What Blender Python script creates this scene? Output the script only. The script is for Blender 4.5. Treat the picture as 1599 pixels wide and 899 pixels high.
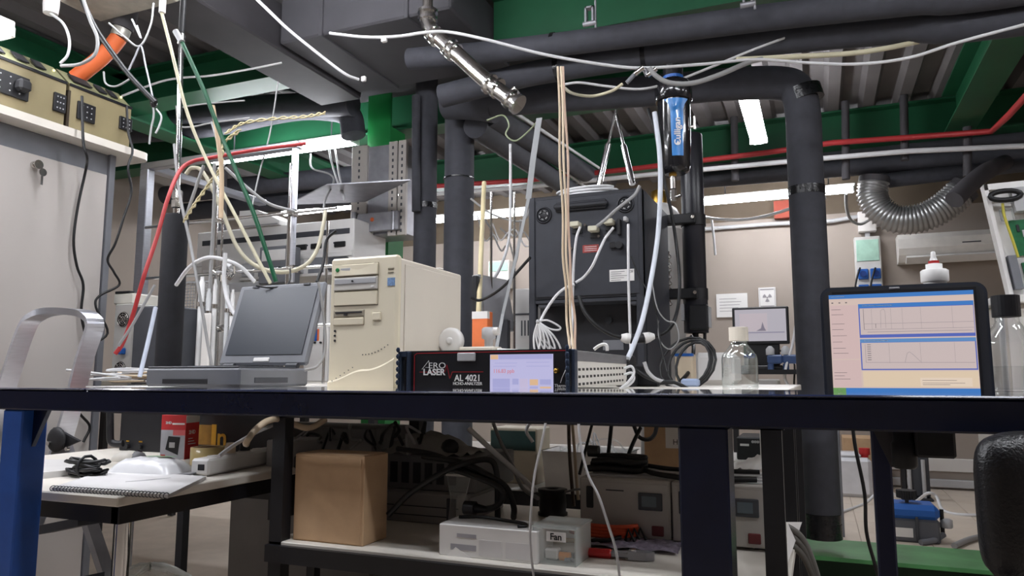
import bpy, bmesh, math, random
from mathutils import Vector, Matrix
random.seed(7)
for o in list(bpy.data.objects): bpy.data.objects.remove(o)
S = bpy.context.scene
COL = S.collection
# ---------------------------------------------------------------- camera
# room axes: X along the benches, Y into the room, Z up.  The camera is turned 22.4 deg left and tilted up.
F = 1155.0; PITCH = math.radians(6.84); YAW = math.radians(22.4); HC = 1.03
cd = bpy.data.cameras.new('camera'); cam = bpy.data.objects.new('camera', cd); COL.objects.link(cam)
cd.sensor_width = 36; cd.lens = 36*F/1599; cd.clip_start = .02
cam.location = (0, 0, HC); cam.rotation_euler = (math.pi/2+PITCH, 0, YAW)
S.camera = cam
# ---------------------------------------------------------------- world and exposure
W = bpy.data.worlds.new('World'); S.world = W; W.use_nodes = True
W.node_tree.nodes['Background'].inputs[0].default_value = (.8, .85, 1, 1)
W.node_tree.nodes['Background'].inputs[1].default_value = .05
S.view_settings.view_transform = 'Standard'; S.view_settings.look = 'None'
S.view_settings.gamma = 1; S.view_settings.use_curve_mapping = False
S.view_settings.exposure = 1.08
LAMP = 26.0          # radiance of the fluorescent diffusers
# ---------------------------------------------------------------- measuring helpers
ca, sa = math.cos(YAW), math.sin(YAW)
def _ray(px, py):
    dx = (px-799.5)/F; dy = (449.5-py)/F
    fw = math.cos(PITCH)-dy*math.sin(PITCH); up = math.sin(PITCH)+dy*math.cos(PITCH)
    x, z = dx/fw, up/fw
    return Vector((ca*x-sa, sa*x+ca, z))
O = Vector((0, 0, HC))
def pD(px, py, d): return O+_ray(px, py)*d                 # at a distance
def pV(px, py, V): r = _ray(px, py); return O+r*(V/r.y)     # on the plane Y = V
def pU(px, py, U): r = _ray(px, py); return O+r*(U/r.x)     # on the plane X = U
def pZ(px, py, Z): r = _ray(px, py); return O+r*((Z-HC)/r.z)
# ---------------------------------------------------------------- materials
_m = {}
def lin(c): return tuple(((v/255)/12.92 if v/255 <= .04045 else ((v/255+.055)/1.055)**2.4) for v in c)
def M(name, rgb=(128,128,128), rough=.5, metal=0, var=.08, scale=8, bump=.0, bscale=120, trans=0, alpha=1, emit=0, coat=0, ior=1.45, stretch=None):
    if name in _m: return _m[name]
    m = bpy.data.materials.new(name); m.use_nodes = True; nt = m.node_tree; b = nt.nodes['Principled BSDF']
    c = lin(rgb); b.inputs['Roughness'].default_value = rough; b.inputs['Metallic'].default_value = metal
    b.inputs['IOR'].default_value = ior
    if trans: b.inputs['Transmission Weight'].default_value = trans
    if alpha < 1: b.inputs['Alpha'].default_value = alpha
    if coat: b.inputs['Coat Weight'].default_value = coat
    if emit:
        b.inputs['Emission Color'].default_value = (*c, 1); b.inputs['Emission Strength'].default_value = emit
    tc = nt.nodes.new('ShaderNodeTexCoord'); src = tc.outputs['Object']
    if stretch:
        mp = nt.nodes.new('ShaderNodeMapping'); mp.inputs['Scale'].default_value = stretch
        nt.links.new(src, mp.inputs['Vector']); src = mp.outputs['Vector']
    n = nt.nodes.new('ShaderNodeTexNoise'); n.inputs['Scale'].default_value = scale; n.inputs['Detail'].default_value = 4
    nt.links.new(src, n.inputs['Vector'])
    r = nt.nodes.new('ShaderNodeValToRGB'); e = r.color_ramp.elements
    e[0].position = .3; e[1].position = .7
    e[0].color = (*[v*(1-var) for v in c], 1); e[1].color = (*[min(1, v*(1+var)) for v in c], 1)
    nt.links.new(n.outputs['Fac'], r.inputs['Fac']); nt.links.new(r.outputs['Color'], b.inputs['Base Color'])
    if bump:
        n2 = nt.nodes.new('ShaderNodeTexNoise'); n2.inputs['Scale'].default_value = bscale
        nt.links.new(src, n2.inputs['Vector'])
        bp = nt.nodes.new('ShaderNodeBump'); bp.inputs['Strength'].default_value = bump; bp.inputs['Distance'].default_value = .004
        nt.links.new(n2.outputs['Fac'], bp.inputs['Height']); nt.links.new(bp.outputs['Normal'], b.inputs['Normal'])
    _m[name] = m; return m
def glass(name, rgb=(235,242,240), rough=.03, a=.10, gloss=True):
    # thin clear ware: mostly see-through with glossy reflections
    if name in _m: return _m[name]
    m = bpy.data.materials.new(name); m.use_nodes = True; nt = m.node_tree; nt.nodes.clear()
    out = nt.nodes.new('ShaderNodeOutputMaterial'); t = nt.nodes.new('ShaderNodeBsdfTransparent'); g = nt.nodes.new('ShaderNodeBsdfGlossy' if gloss else 'ShaderNodeBsdfPrincipled')
    g.inputs[0 if gloss else 'Base Color'].default_value = (*lin(rgb), 1); g.inputs['Roughness'].default_value = rough
    fr = nt.nodes.new('ShaderNodeLayerWeight'); fr.inputs['Blend'].default_value = .35
    ad = nt.nodes.new('ShaderNodeMath'); ad.operation = 'MULTIPLY_ADD'; ad.inputs[1].default_value = .55; ad.inputs[2].default_value = a; ad.use_clamp = True
    mx = nt.nodes.new('ShaderNodeMixShader')
    nt.links.new(fr.outputs['Facing'], ad.inputs[0]); nt.links.new(ad.outputs[0], mx.inputs[0])
    nt.links.new(t.outputs[0], mx.inputs[1]); nt.links.new(g.outputs[0], mx.inputs[2]); nt.links.new(mx.outputs[0], out.inputs[0])
    _m[name] = m; return m
WALL = M('wall paint', (158,147,138), .8, var=.05, scale=2, bump=.05)
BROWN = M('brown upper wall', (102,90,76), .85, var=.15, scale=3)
FLOORM = M('grout', (186,172,158), .5)
TILE = M('floor tile', (212,198,182), .35, var=.06, scale=3)
DECK = M('ceiling deck', (100,96,96), .75, var=.15, scale=3, bump=.05)
GREENC = M('green column paint', (20,118,56), .45, var=.1, scale=4)
GREEN = M('green steel paint', (30,88,58), .45, var=.12, scale=4)
GREY = M('grey beam paint', (72,70,74), .7, var=.1, scale=4)
FOAM = M('black foam insulation', (64,65,72), .75, var=.12, scale=20, bump=.15, bscale=300)
FOAMD = M('dense black foam', (26,26,31), .85, var=.15, scale=30, bump=.2, bscale=400)
TAPE = M('glossy black tape', (30,30,33), .22, var=.2, scale=60, bump=.5, bscale=60)
NAVY = M('navy steel paint', (13,22,50), .25, var=.1, scale=20, bump=.03)
NAVYT = M('glossy navy top', (30,40,72), .12, var=.05, coat=1)
NAVY_LIT = M('lit navy paint', (40,84,164), .4, var=.1, scale=20)  # same bench paint, with the light on the left leg put into it
BLACK = M('black paint', (26,26,30), .45, var=.15, scale=20)
BLK = M('black plastic', (30,30,33), .5, var=.15, scale=30, bump=.05)
RUB = M('black rubber cable', (20,20,22), .45, var=.1, scale=50)
WHITE = M('white plastic', (228,226,224), .4, var=.03, scale=10)
WHM = M('white painted metal', (214,210,206), .45, var=.04, scale=6)
LAM = M('white laminate', (226,220,210), .35, var=.04, scale=5)
CREAM = M('cream computer plastic', (228,218,194), .5, var=.03, scale=6)
CREAM2 = M('cream steel', (224,216,203), .5, var=.03, scale=4)
GRAYP = M('grey plastic', (118,120,126), .5, var=.06, scale=12)
LGREY = M('light grey plastic', (178,178,180), .5, var=.05, scale=10)
DGREY = M('dark grey plastic', (66,68,74), .5, var=.08, scale=12)
ALU = M('brushed aluminium', (196,198,206), .28, .85, var=.06, scale=20, stretch=(1,1,8))
STEEL = M('stainless steel', (205,202,198), .18, 1, var=.05, scale=10)
CHROME = M('chrome', (222,222,222), .1, 1, var=.03, scale=10)
GALV = M('galvanised sheet', (158,158,164), .4, .6, var=.12, scale=14)
BRASS = M('brass', (190,150,70), .3, .9, var=.05)
CARD = M('cardboard', (192,160,126), .85, var=.07, scale=18, bump=.06)
RED = M('red plastic', (196,44,46), .45, var=.08)
REDC = M('red cable', (172,50,52), .5, var=.06)
ORANGE = M('orange hose', (228,112,62), .5, var=.06)
BLUEP = M('blue plastic', (40,96,176), .4, var=.05)
WCAB = M('white cable', (214,214,216), .5, var=.03)
GCAB = M('grey cable', (150,150,150), .5, var=.05)
BCAB = M('beige cable', (205,186,160), .5, var=.05)
GRCAB = M('green hose', (20,86,56), .4, var=.05)
CREAMC = M('cream cable', (214,208,180), .5, var=.04)
PAPER = M('paper', (226,224,222), .8, var=.02)
OLIVE = M('olive beige panel', (142,130,98), .6, var=.06, scale=10)
INK = M('dark print', (40,40,44), .7)
WINK = M('white print', (230,230,230), .6)
CLEAR = glass('clear glass'); FILM = glass('clear plastic', a=.1, rough=.25, gloss=False); WATER = glass('water', (215,225,225), a=.06)
PCB = M('circuit board', (24,104,62), .45, var=.2, scale=60)
def EM(name, rgb, s=1.0):
    return M('lit '+name, tuple(int(v*.35) for v in rgb), .5, emit=s*4.0, var=.0)
# ---------------------------------------------------------------- mesh building
class MB:
    def __init__(s): s.v = []; s.f = []; s.m = []; s.sm = []; s.mats = []
    def _mi(s, m):
        if m not in s.mats: s.mats.append(m)
        return s.mats.index(m)
    def add(s, vs, fs, mat=None, smooth=False):
        o = len(s.v); s.v += [Vector(v) for v in vs]
        k = s._mi(mat) if mat else -1
        for f in fs: s.f.append([i+o for i in f]); s.m.append(k); s.sm.append(smooth)
        return s
    def box(s, a, b, mat=None, bev=0):
        a, b = Vector(a), Vector(b)
        lo = [min(a[i], b[i]) for i in range(3)]; hi = [max(a[i], b[i]) for i in range(3)]
        bev = min(bev, *[(hi[i]-lo[i])*.49 for i in range(3)])
        if bev <= 0:
            vs = [(x, y, z) for x in (lo[0], hi[0]) for y in (lo[1], hi[1]) for z in (lo[2], hi[2])]
            return s.add(vs, [(0,1,3,2),(4,6,7,5),(0,4,5,1),(2,3,7,6),(0,2,6,4),(1,5,7,3)], mat)
        # chamfered box: 24 vertices
        vs = []; idx = {}
        for sx in (0,1):
            for sy in (0,1):
                for sz in (0,1):
                    c = [(lo, hi)[sx][0], (lo, hi)[sy][1], (lo, hi)[sz][2]]
                    dn = [(1,-1)[sx]*bev, (1,-1)[sy]*bev, (1,-1)[sz]*bev]
                    for ax in range(3):
                        p = list(c)
                        for k in range(3):
                            if k != ax: p[k] += dn[k]
                        idx[(sx,sy,sz,ax)] = len(vs); vs.append(p)
        fs = []
        for ax in range(3):
            for sd in (0,1):
                r = []
                for (i, j) in ((0,0),(1,0),(1,1),(0,1)):
                    k = [0,0,0]; k[ax] = sd; k[(ax+1)%3] = i; k[(ax+2)%3] = j; r.append(idx[(*k, ax)])
                fs.append(r if sd else r[::-1])
        for ax in range(3):
            a1, a2 = (ax+1)%3, (ax+2)%3
            for i in (0,1):
                for j in (0,1):
                    k0 = [0,0,0]; k0[a1] = i; k0[a2] = j; k1 = list(k0); k1[ax] = 1
                    fs.append([idx[(*k0,a1)], idx[(*k1,a1)], idx[(*k1,a2)], idx[(*k0,a2)]])
        for sx in (0,1):
            for sy in (0,1):
                for sz in (0,1): fs.append([idx[(sx,sy,sz,k)] for k in range(3)])
        return s.add(vs, fs, mat)
    def quad(s, a, b, c, d, mat=None): return s.add([a,b,c,d], [(0,1,2,3)], mat)
    def slab(s, pts, t, mat=None):
        # polygon (3D points) given the thickness vector t
        t = Vector(t); n = len(pts); pts = [Vector(p) for p in pts]
        vs = pts+[p+t for p in pts]
        fs = [list(range(n))[::-1], [i+n for i in range(n)]]+[(i, (i+1)%n, (i+1)%n+n, i+n) for i in range(n)]
        return s.add(vs, fs, mat)
    def tube(s, pts, r, n=8, mat=None, cap=True, closed=False):
        pts = [Vector(p) for p in pts]; N = len(pts)
        rs = r if isinstance(r, (list, tuple)) else [r]*N
        up = None; rings = []
        for i in range(N):
            if closed: t = pts[(i+1)%N]-pts[i-1]
            else: t = pts[min(i+1, N-1)]-pts[max(i-1, 0)]
            if t.length < 1e-9: t = Vector((0,0,1))
            t.normalize()
            if up is None:
                up = Vector((0,0,1)) if abs(t.z) < .9 else Vector((1,0,0))
            b = t.cross(up)
            if b.length < 1e-6: b = t.cross(Vector((.3,.7,.1)))
            b.normalize(); up = b.cross(t)
            rings.append([pts[i]+(b*math.cos(k*2*math.pi/n)+up*math.sin(k*2*math.pi/n))*rs[i] for k in range(n)])
        vs = [p for rg in rings for p in rg]; fs = []
        for i in range(N if closed else N-1):
            j = (i+1) % N
            for k in range(n): fs.append((i*n+k, i*n+(k+1)%n, j*n+(k+1)%n, j*n+k))
        s.add(vs, fs, mat, True)
        if cap and not closed:
            s.add(rings[0], [list(range(n))[::-1]], mat); s.add(rings[-1], [list(range(n))], mat)
        return s
    def cyl(s, a, b, r, n=16, mat=None, r2=None): return s.tube([a, b], [r, r if r2 is None else r2], n, mat)
    def lathe(s, prof, c=(0,0,0), n=24, mat=None, axis='z', smooth=True):
        # prof: (radius, height) pairs from bottom to top
        vs = []; c = Vector(c)
        for (r, h) in prof:
            for k in range(n):
                a = 2*math.pi*k/n; x, y = r*math.cos(a), r*math.sin(a)
                vs.append(c+Vector({'z': (x, y, h), 'x': (h, x, y), 'y': (y, h, x)}[axis]))
        fs = [(i*n+k, i*n+(k+1)%n, (i+1)*n+(k+1)%n, (i+1)*n+k) for i in range(len(prof)-1) for k in range(n)]
        s.add(vs, fs, mat, smooth)
        for i, fl in ((0, True), (len(prof)-1, False)):
            if prof[i][0] > 1e-5: s.add([vs[i*n+k] for k in range(n)], [list(range(n))[::-1] if fl else list(range(n))], mat)
        return s
    def ball(s, c, r, n=12, mat=None, sc=(1,1,1)):
        c = Vector(c); vs = []; m = n//2
        for i in range(m+1):
            th = math.pi*i/m
            for k in range(n):
                a = 2*math.pi*k/n
                vs.append(c+Vector((r*sc[0]*math.sin(th)*math.cos(a), r*sc[1]*math.sin(th)*math.sin(a), r*sc[2]*math.cos(th))))
        fs = [(i*n+k, (i+1)*n+k, (i+1)*n+(k+1)%n, i*n+(k+1)%n) for i in range(m) for k in range(n)]
        return s.add(vs, fs, mat, True)
    def xf(s, mtx):
        s.v = [mtx @ v for v in s.v]; return s
    def obj(s, name, mat=None, parent=None, world=False):
        me = bpy.data.meshes.new(name)
        vs = s.v
        off = Vector((0,0,0))
        if parent is None:
            lo = [min(v[i] for v in vs) for i in range(3)]; hi = [max(v[i] for v in vs) for i in range(3)]
            off = Vector(((lo[0]+hi[0])/2, (lo[1]+hi[1])/2, lo[2])); vs = [v-off for v in vs]
        elif world:
            root = parent
            while root.parent: root = root.parent
            im = (Matrix.Translation(root.location) @ root.rotation_euler.to_matrix().to_4x4()).inverted()
            vs = [im @ v for v in vs]
        me.from_pydata([tuple(v) for v in vs], [], s.f)
        mats = list(s.mats); base = 0
        if mat is not None or not mats:
            mats = [mat or WHITE]+mats; base = 1
        for q in mats: me.materials.append(q)
        me.polygons.foreach_set('material_index', [(k+base if k >= 0 else 0) for k in s.m])
        me.polygons.foreach_set('use_smooth', s.sm)
        me.update()
        bm = bmesh.new(); bm.from_mesh(me); bmesh.ops.recalc_face_normals(bm, faces=bm.faces); bm.to_mesh(me); bm.free()
        o = bpy.data.objects.new(name, me); COL.objects.link(o); o.location = off
        if parent: o.parent = parent
        return o
def box(a, b, mat=None, bev=0): return MB().box(a, b, mat, bev)
def spline(pts, k=6):
    pts = [Vector(p) for p in pts]
    if len(pts) < 3: return pts
    P = [2*pts[0]-pts[1]]+pts+[2*pts[-1]-pts[-2]]; out = []
    for i in range(1, len(P)-2):
        a, b, c, d = P[i-1], P[i], P[i+1], P[i+2]
        for j in range(k):
            t = j/k
            out.append(.5*((2*b)+(c-a)*t+(2*a-5*b+4*c-d)*t*t+(3*b-a-3*c+d)*t**3))
    return out+[pts[-1]]
def tag(o, label=None, cat=None, group=None, kind=None):
    if label: o['label'] = label
    if cat: o['category'] = cat
    if group: o['group'] = group
    if kind: o['kind'] = kind
    return o
def thing(name, label, cat, loc=(0,0,0), rz=0, group=None):
    o = bpy.data.objects.new(name, None); COL.objects.link(o); o.empty_display_size = .05
    o.location = loc; o.rotation_euler = (0, 0, rz)
    return tag(o, label, cat, group)
def dup(root, loc, rz=None, label=None):
    def cp(o, par):
        c = o.copy(); COL.objects.link(c); c.parent = par
        for ch in kids.get(o, []): cp(ch, c)
        return c
    kids = {}
    for o in list(COL.objects):
        if o.parent: kids.setdefault(o.parent, []).append(o)
    r = cp(root, None); r.location = loc
    if rz is not None: r.rotation_euler = (0,0,rz)
    if label: r['label'] = label
    return r
def text(s, size, mtx, mat, parent=None, name='lettering', bold=0.0, ax='CENTER', sx=1, depth=.0004):
    c = bpy.data.curves.new('t', 'FONT'); c.body = s; c.size = size; c.align_x = ax; c.align_y = 'CENTER'; c.extrude = depth; c.offset = bold
    c.resolution_u = 3
    t = bpy.data.objects.new('t', c); COL.objects.link(t)
    dg = bpy.context.evaluated_depsgraph_get()
    me = bpy.data.meshes.new_from_object(t.evaluated_get(dg)); bpy.data.objects.remove(t)
    me.transform(mtx @ Matrix.Diagonal((sx,1,1,1))); me.materials.clear(); me.materials.append(mat); me.name = name
    o = bpy.data.objects.new(name, me); COL.objects.link(o)
    if parent: o.parent = parent
    return o
def face(x, y, z): # text facing -Y
    return Matrix.Translation((x,y,z)) @ Matrix.Rotation(math.pi/2, 4, 'X')
def cable(label, pts, r, mat, name='cable', cat='cable', group=None, k=6, n=8):
    """hanging cable; pts are (px, py, distance) measurements or ready Vectors"""
    P = [p if isinstance(p, Vector) else pD(*p) for p in pts]
    C_ = spline(P, k)
    if not isinstance(pts[-1], Vector) and pts[-1][0] >= 1640: C_.append(Vector((3.19, P[-1].y-.25, min(P[-1].z+.45, 3.05))))   # run on to the side wall
    return tag(MB().tube(C_, r, n).obj(name, mat), label, cat, group)
# ================================================================ ROOM SHELL
U0, U1, V0, V1, ZC = -6.0, 3.2, -3.0, 8.0, 3.2
def struct(name, mb, mat, parent=None):
    o = mb.obj(name, mat, parent)
    if parent is None: o['kind'] = 'structure'
    return o
fl = struct('floor', box((U0,V0,-.1), (U1,V1,-.006)), FLOORM)
tm = None
for i in range(10):
    for j in range(14):
        cx, cy = -1.2+i*.4, 2.6+j*.4
        if tm is None:
            t = box((-.198,-.198,0), (.198,.198,.006), None, .002).obj('floor_tile', TILE, fl); tm = t.data
        else:
            t = bpy.data.objects.new('floor_tile', tm); COL.objects.link(t); t.parent = fl
        t.location = Vector((cx, cy, -.006))-fl.location
wb = struct('wall_back', box((U0,V1,0), (U1,V1+.1,2.66)), WALL)
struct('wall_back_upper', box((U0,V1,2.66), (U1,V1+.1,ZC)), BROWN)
struct('wall_left', box((U0-.1,V0,0), (U0,V1,ZC)), WALL)
struct('wall_right', box((U1,V0,0), (U1+.1,V1,ZC)), WALL)
struct('wall_front', box((U0,V0-.1,0), (U1,V0,ZC)), WALL)
ce = struct('ceiling', box((U0,V0,ZC), (U1,V1,ZC+.1)), DECK)
rib = MB().slab([(-.07,-5.4,0), (-.04,-5.4,-.06), (.04,-5.4,-.06), (.07,-5.4,0)], (0,10.8,0)).obj('deck_rib', DECK, ce)
x = U0+.2
first = True
while x < U1:
    r_ = rib if first else bpy.data.objects.new('deck_rib', rib.data)
    if not first: COL.objects.link(r_); r_.parent = ce
    r_.location = Vector((x, (V0+V1)/2, ZC))-ce.location; x += .25; first = False
struct('baseboard_back', box((U0,V1-.06,.02), (U1,V1,.09), None, .006).box((U0,V1-.025,.16), (U1,V1,.28), WHM, .006), LGREY)
# steel beams (I-sections): bottom flange, web, top flange
def ibeam_u(name, V, zb, w, mat, ua=U0, ub=U1):
    m = box((ua,V-w/2,zb), (ub,V+w/2,zb+.015)).box((ua,V-.008,zb+.015), (ub,V+.008,ZC-.075)).box((ua,V-w/2,ZC-.075), (ub,V+w/2,ZC-.06))
    return struct(name, m, mat)
def ibeam_v(name, U, zb, w, mat, va, vb):
    m = box((U-w/2,va,zb), (U+w/2,vb,zb+.015)).box((U-.008,va,zb+.015), (U+.008,vb,ZC-.075)).box((U-w/2,va,ZC-.075), (U+w/2,vb,ZC-.06))
    return struct(name, m, mat)
ibeam_u('trim_1', 6.35, pV(1400,216,6.25).z, .2, GREEN)
ibeam_u('trim_2', 4.62, 2.82, .2, GREEN, U0, -.3)
ibeam_u('trim_8', 3.62, 2.89, .2, GREEN, U0, -3.03)
ibeam_u('trim_3', 3.62, pV(1000,30,3.52).z, .2, GREEN, -1.6)
ibeam_v('trim_4', 1.05, 2.84, .2, GREEN, -2.5, 6.2)
ibeam_v('trim_5', -4.5, 2.84, .2, GREEN, -2.5, 7.9)
# heavy grey boxed beam running in from the camera to the column
gb = box((-3.02,-2.5,2.84), (-2.70,3.95,3.12), None, .01)
struct('trim_6', gb, GREY)
struct('trim_7', box((-3.4,4.25,3.06), (.9,4.5,3.13), None, .01), GREY)
# green steel column with its web and flanges
c0, c1 = pV(572,300,4.4), pV(608,300,4.4)
cm = box((c0.x,4.4,0), (c1.x,4.415,3.12)).box((c0.x,4.585,0), (c1.x,4.6,2.81)).box(((c0.x+c1.x)/2+.03,4.415,0), (c1.x,4.585,2.81))
struct('column', cm, GREENC)
COLX0, COLX1 = c0.x, c1.x
# ---------------------------------------------------------------- fluorescent lamps
LIT = M('fluorescent diffuser', (247,249,255), .5, emit=LAMP, var=0)
def lamp(a, b, label, w=.09, h=.05):
    a, b = Vector(a), Vector(b); c = (a+b)/2; L = (b-a).length
    t = thing('fluorescent_lamp', label, 'lamp', c, math.atan2(b.y-a.y, b.x-a.x), 'fluorescent ceiling lamps')
    box((-L/2-.03,-w*.28,h*.5), (L/2+.03,w*.28,h*.5+.035), None, .006).obj('housing', WHM, t)
    pr = [(-w/2*.9,h*.5), (-w/2*.8,-.3*h), (-w*.2,-.5*h), (w*.2,-.5*h), (w/2*.8,-.3*h), (w/2*.9,h*.5)]
    MB().slab([(-L/2,y,z) for y, z in pr], (L,0,0)).obj('diffuser', LIT, t)
    for s in (-1, 1): box((s*L/2,-w/2,-.4*h), (s*(L/2+.02),w/2,h*.5), None, .004).obj('end_cap', WHITE, t)
    for s in (-.35, .35): MB().cyl((s*L,0,h*.5+.035), (s*L,0,max(.05, ZC-.07-c.z)), .006, 6).obj('hanger_rod', GALV, t)
    return t
a = pV(1100,314,7.3); b = pV(1331,298,7.3); z = (a.z+b.z)/2; a.z = b.z = z
lamp(a, b, 'long lit tube lamp low on the right in front of the beige back wall', .10)
a = pZ(1166,146,2.78); b = pZ(1184,220,2.78); b.x = a.x = (a.x+b.x)/2
lamp(a, b, 'short bright lit lamp above the wall seen end on under the dark ceiling deck', .13)
a = pV(335,244,4.3); b = pV(552,229,4.3); z = (a.z+b.z)/2; a.z = b.z = z
lamp(a, b, 'lit tube lamp left of the green column above the rod lattice', .10)
a = pV(678,342,7.2); b = pV(822,334,7.2); z = (a.z+b.z)/2; a.z = b.z = z
lamp(a, b, 'lit tube lamp seen behind the two black vertical pipes', .10)
a = pD(6,52,2.9); b = a+Vector((0,-1.3,0))
lamp(a, b, 'lamp at the far left edge above the olive instrument case', .09)
# unseen lamps; all but the one over the gap are added fill light
for n_, (x, y, along) in enumerate(((-1.0,1.2,0), (.9,1.0,0), (-2.6,.3,0), (-2.2,2.15,0), (2.1,2.4,1), (-4.6,6.3,0))):
    d = Vector((0,.65,0)) if along else Vector((.65,0,0))
    c = Vector((x,y,2.78)); lamp(c-d, c+d, 'fluorescent lamp '+('above the gap between front bench and lab bench', 'added as fill above the right part of the front bench', 'added as fill above the floor before the cupboard', 'added as fill above the laptop on the lab bench', 'added as fill near the right wall', 'added as fill in the far left corner')[n_], .11)
# ================================================================ PIPES
def bands(t, pts, r, mat=TAPE):
    for p, q in pts: MB().cyl(p, q, r, 20).obj('tape_band', mat, t)
def pipe(label, pts, r, mat=FOAM, name='insulated_pipe', sm=8, n=20, tape=(), cat='pipe', group='insulated pipes'):
    P = [p if isinstance(p, Vector) else pV(*p) for p in pts]
    if not isinstance(pts[-1], Vector) and pts[-1][0] >= 1640: P.append(Vector((3.19, P[-1].y, P[-1].z)))   # run on to the side wall
    base = min(P, key=lambda q: q.z)
    t = thing(name, label, cat, base, 0, group)
    MB().tube(spline(P, sm) if sm else P, r, n).obj('foam_sleeve', mat, t, True)
    for (p, q, rr) in tape:
        MB().cyl(p if isinstance(p, Vector) else pV(*p), q if isinstance(q, Vector) else pV(*q), rr, n).obj('tape_band', TAPE, t, True)
    return t
# big pipe: comes along the ceiling, bends down beside the right hand screen
Vp = 3.67
A = pV(1259,205,Vp); B = pV(1281,838,Vp); cx = (A.x+B.x)/2
zt = pV(1200,130,Vp).z
pts = [pV(760,160,Vp), pV(900,150,Vp), pV(1050,139,Vp), pV(1150,131,Vp), pV(1215,130,Vp), pV(1243,140,Vp), Vector((cx,Vp,pV(1257,175,Vp).z)), Vector((cx,Vp,pV(1259,260,Vp).z)), Vector((cx,Vp,pV(1270,500,Vp).z)), Vector((cx,Vp,pV(1281,800,Vp).z))]
tp = [(Vector((cx,Vp,pV(1262,292,Vp).z)), Vector((cx,Vp,pV(1262,305,Vp).z)), .083), (Vector((cx,Vp,pV(1270,458,Vp).z)), Vector((cx,Vp,pV(1270,477,Vp).z)), .074),
      (Vector((cx,Vp,pV(1270,800,Vp).z)), Vector((cx,Vp,pV(1270,815,Vp).z)), .079), (pV(1252,143,Vp)+Vector((0,0,.01)), pV(1258,158,Vp), .087)]
dp = pipe('thick black insulated pipe bending down beside the right hand screen', pts, .08, FOAM, tape=tp)
MB().cyl(Vector((cx,Vp,pV(1270,815,Vp).z)), Vector((cx,Vp,pV(1281,839,Vp).z)), .081, 20).obj('lower_sleeve', TAPE, dp, True)
pipe('lower of two black pipes crossing under the ceiling at the top right', [(690,150,3.4), (800,122,3.4), (870,108,3.4), (1040,82,3.35), (1220,62,3.3), (1410,44,3.25), (1640,24,3.2)], .062, tape=[((868,109,3.4), (876,107,3.4), .064), ((1003,88,3.36), (1010,87,3.36), .064)])
pipe('upper of two black pipes running below the green beam at the top', [(640,92,3.25), (740,84,3.25), (850,72,3.25), (1000,53,3.2), (1200,27,3.15), (1420,2,3.1), (1640,-22,3.1)], .056, tape=[((862,70,3.25), (868,69,3.25), .058)])
t = thing('ceiling_duct', 'dark grey rectangular duct under the ceiling in front of the green column', 'duct', (-2.15,3.5,2.85))
box((-.53,-.38,.01), (.53,.4,.27), None, .01).obj('duct_body', M('duct grey', (78,77,82), .7, var=.08, scale=5), t)
for x in (-.25, .28): box((x-.012,-.39,0), (x+.012,.41,.28), None, .003).obj('duct_flange', M('duct grey', (78,77,82)), t)
# vertical pipes beside the column
def vpipe(label, px, y0, y1, V, r, tape=(), top=None):
    p0 = pV(px[0],y0,V); p1 = pV(px[1],y1,V); x = (p0.x+p1.x)/2
    P = [Vector((x,V,p1.z)), Vector((x,V,(p0.z+p1.z)/2)), Vector((x,V,p0.z))]
    if top: P += [pV(*q) for q in top]
    return pipe(label, P, r, tape=[(Vector((x,V,pV(px[0],a,V).z)), Vector((x,V,pV(px[0],b,V).z)), r*1.06) for a, b in tape])
vpipe('slimmer black vertical pipe next to the green column', (664,662), 100, 705, 4.1, .073, tape=[(318,326)])
vpipe('black vertical pipe with bulging elbow standing right of the slimmer pipe', (715,716), 200, 705, 3.9, .09, tape=[(279,281)], top=[(716,170,3.9), (725,150,3.9), (755,152,3.75)])
pipe('short foam covered tee lying across the elbow of the vertical pipe', [(698,158,3.70), (735,158,3.70), (776,163,3.70)], .105, FOAM)
pipe('thin foam strip pipe clinging to the left of the slim vertical pipe', [(650,150,4.0), (650,230,4.0), (650,330,4.0)], .028, FOAM)
# pipes receding into the room behind the black instrument
for k, (q0, q1) in enumerate((((742,196), (905,306)), ((760,178), (935,282)))):
    a = pD(q0[0],q0[1],4.2); b = pD(q1[0],q1[1],6.6)
    pipe(('nearer', 'farther')[k]+' of two slanting pipes receding above the black instrument', [a, (a+b)/2, b], .075, FOAM)
    m = MB().tube([a+Vector((.08,0,.06)), b+Vector((.08,0,.06))], .012, 6)
    tag(m.obj('conduit', WCAB), ('nearer', 'farther')[k]+' thin pale conduit clipped along a slanting pipe', 'conduit', 'pale conduits')
# left hand group
pipe('upper dark pipe behind the steel rod at the upper left', [(170,160,4.3), (300,140,4.3), (440,117,4.3), (520,106,4.3), (555,102,4.3)], .095, tape=[((360,131,4.3), (364,130,4.3), .087)])
pipe('middle dark pipe behind the steel rod at the upper left', [(190,183,4.1), (300,176,4.1), (430,166,4.1), (552,162,4.1)], .085)
pipe('lower dark pipe with a turned end left of the green column', [(200,208,4.2), (330,196,4.2), (450,172,4.2), (510,170,4.2), (545,180,4.2), (552,212,4.2)], .085)
pipe('wide duct end hanging left of the green column', [(428,115,4.15), (470,124,4.15), (515,136,4.15), (548,150,4.15)], .10, FOAM)
pipe('grey drop pipe in front of the left green beam', [Vector((pV(345,255,4.9).x,4.9,ZC-.04)), (345,300,4.9), (345,380,4.9)], .05, GREY, group=None)
for i, (y, V, r) in enumerate(((300,5.4,.09), (330,5.6,.09))):
    pipe(('upper','lower')[i]+' far dark pipe behind the aluminium rack post at left', [(150,y+18,V), (300,y,V), (430,y-14,V), (560,y-26,V)], r, FOAM)
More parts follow.
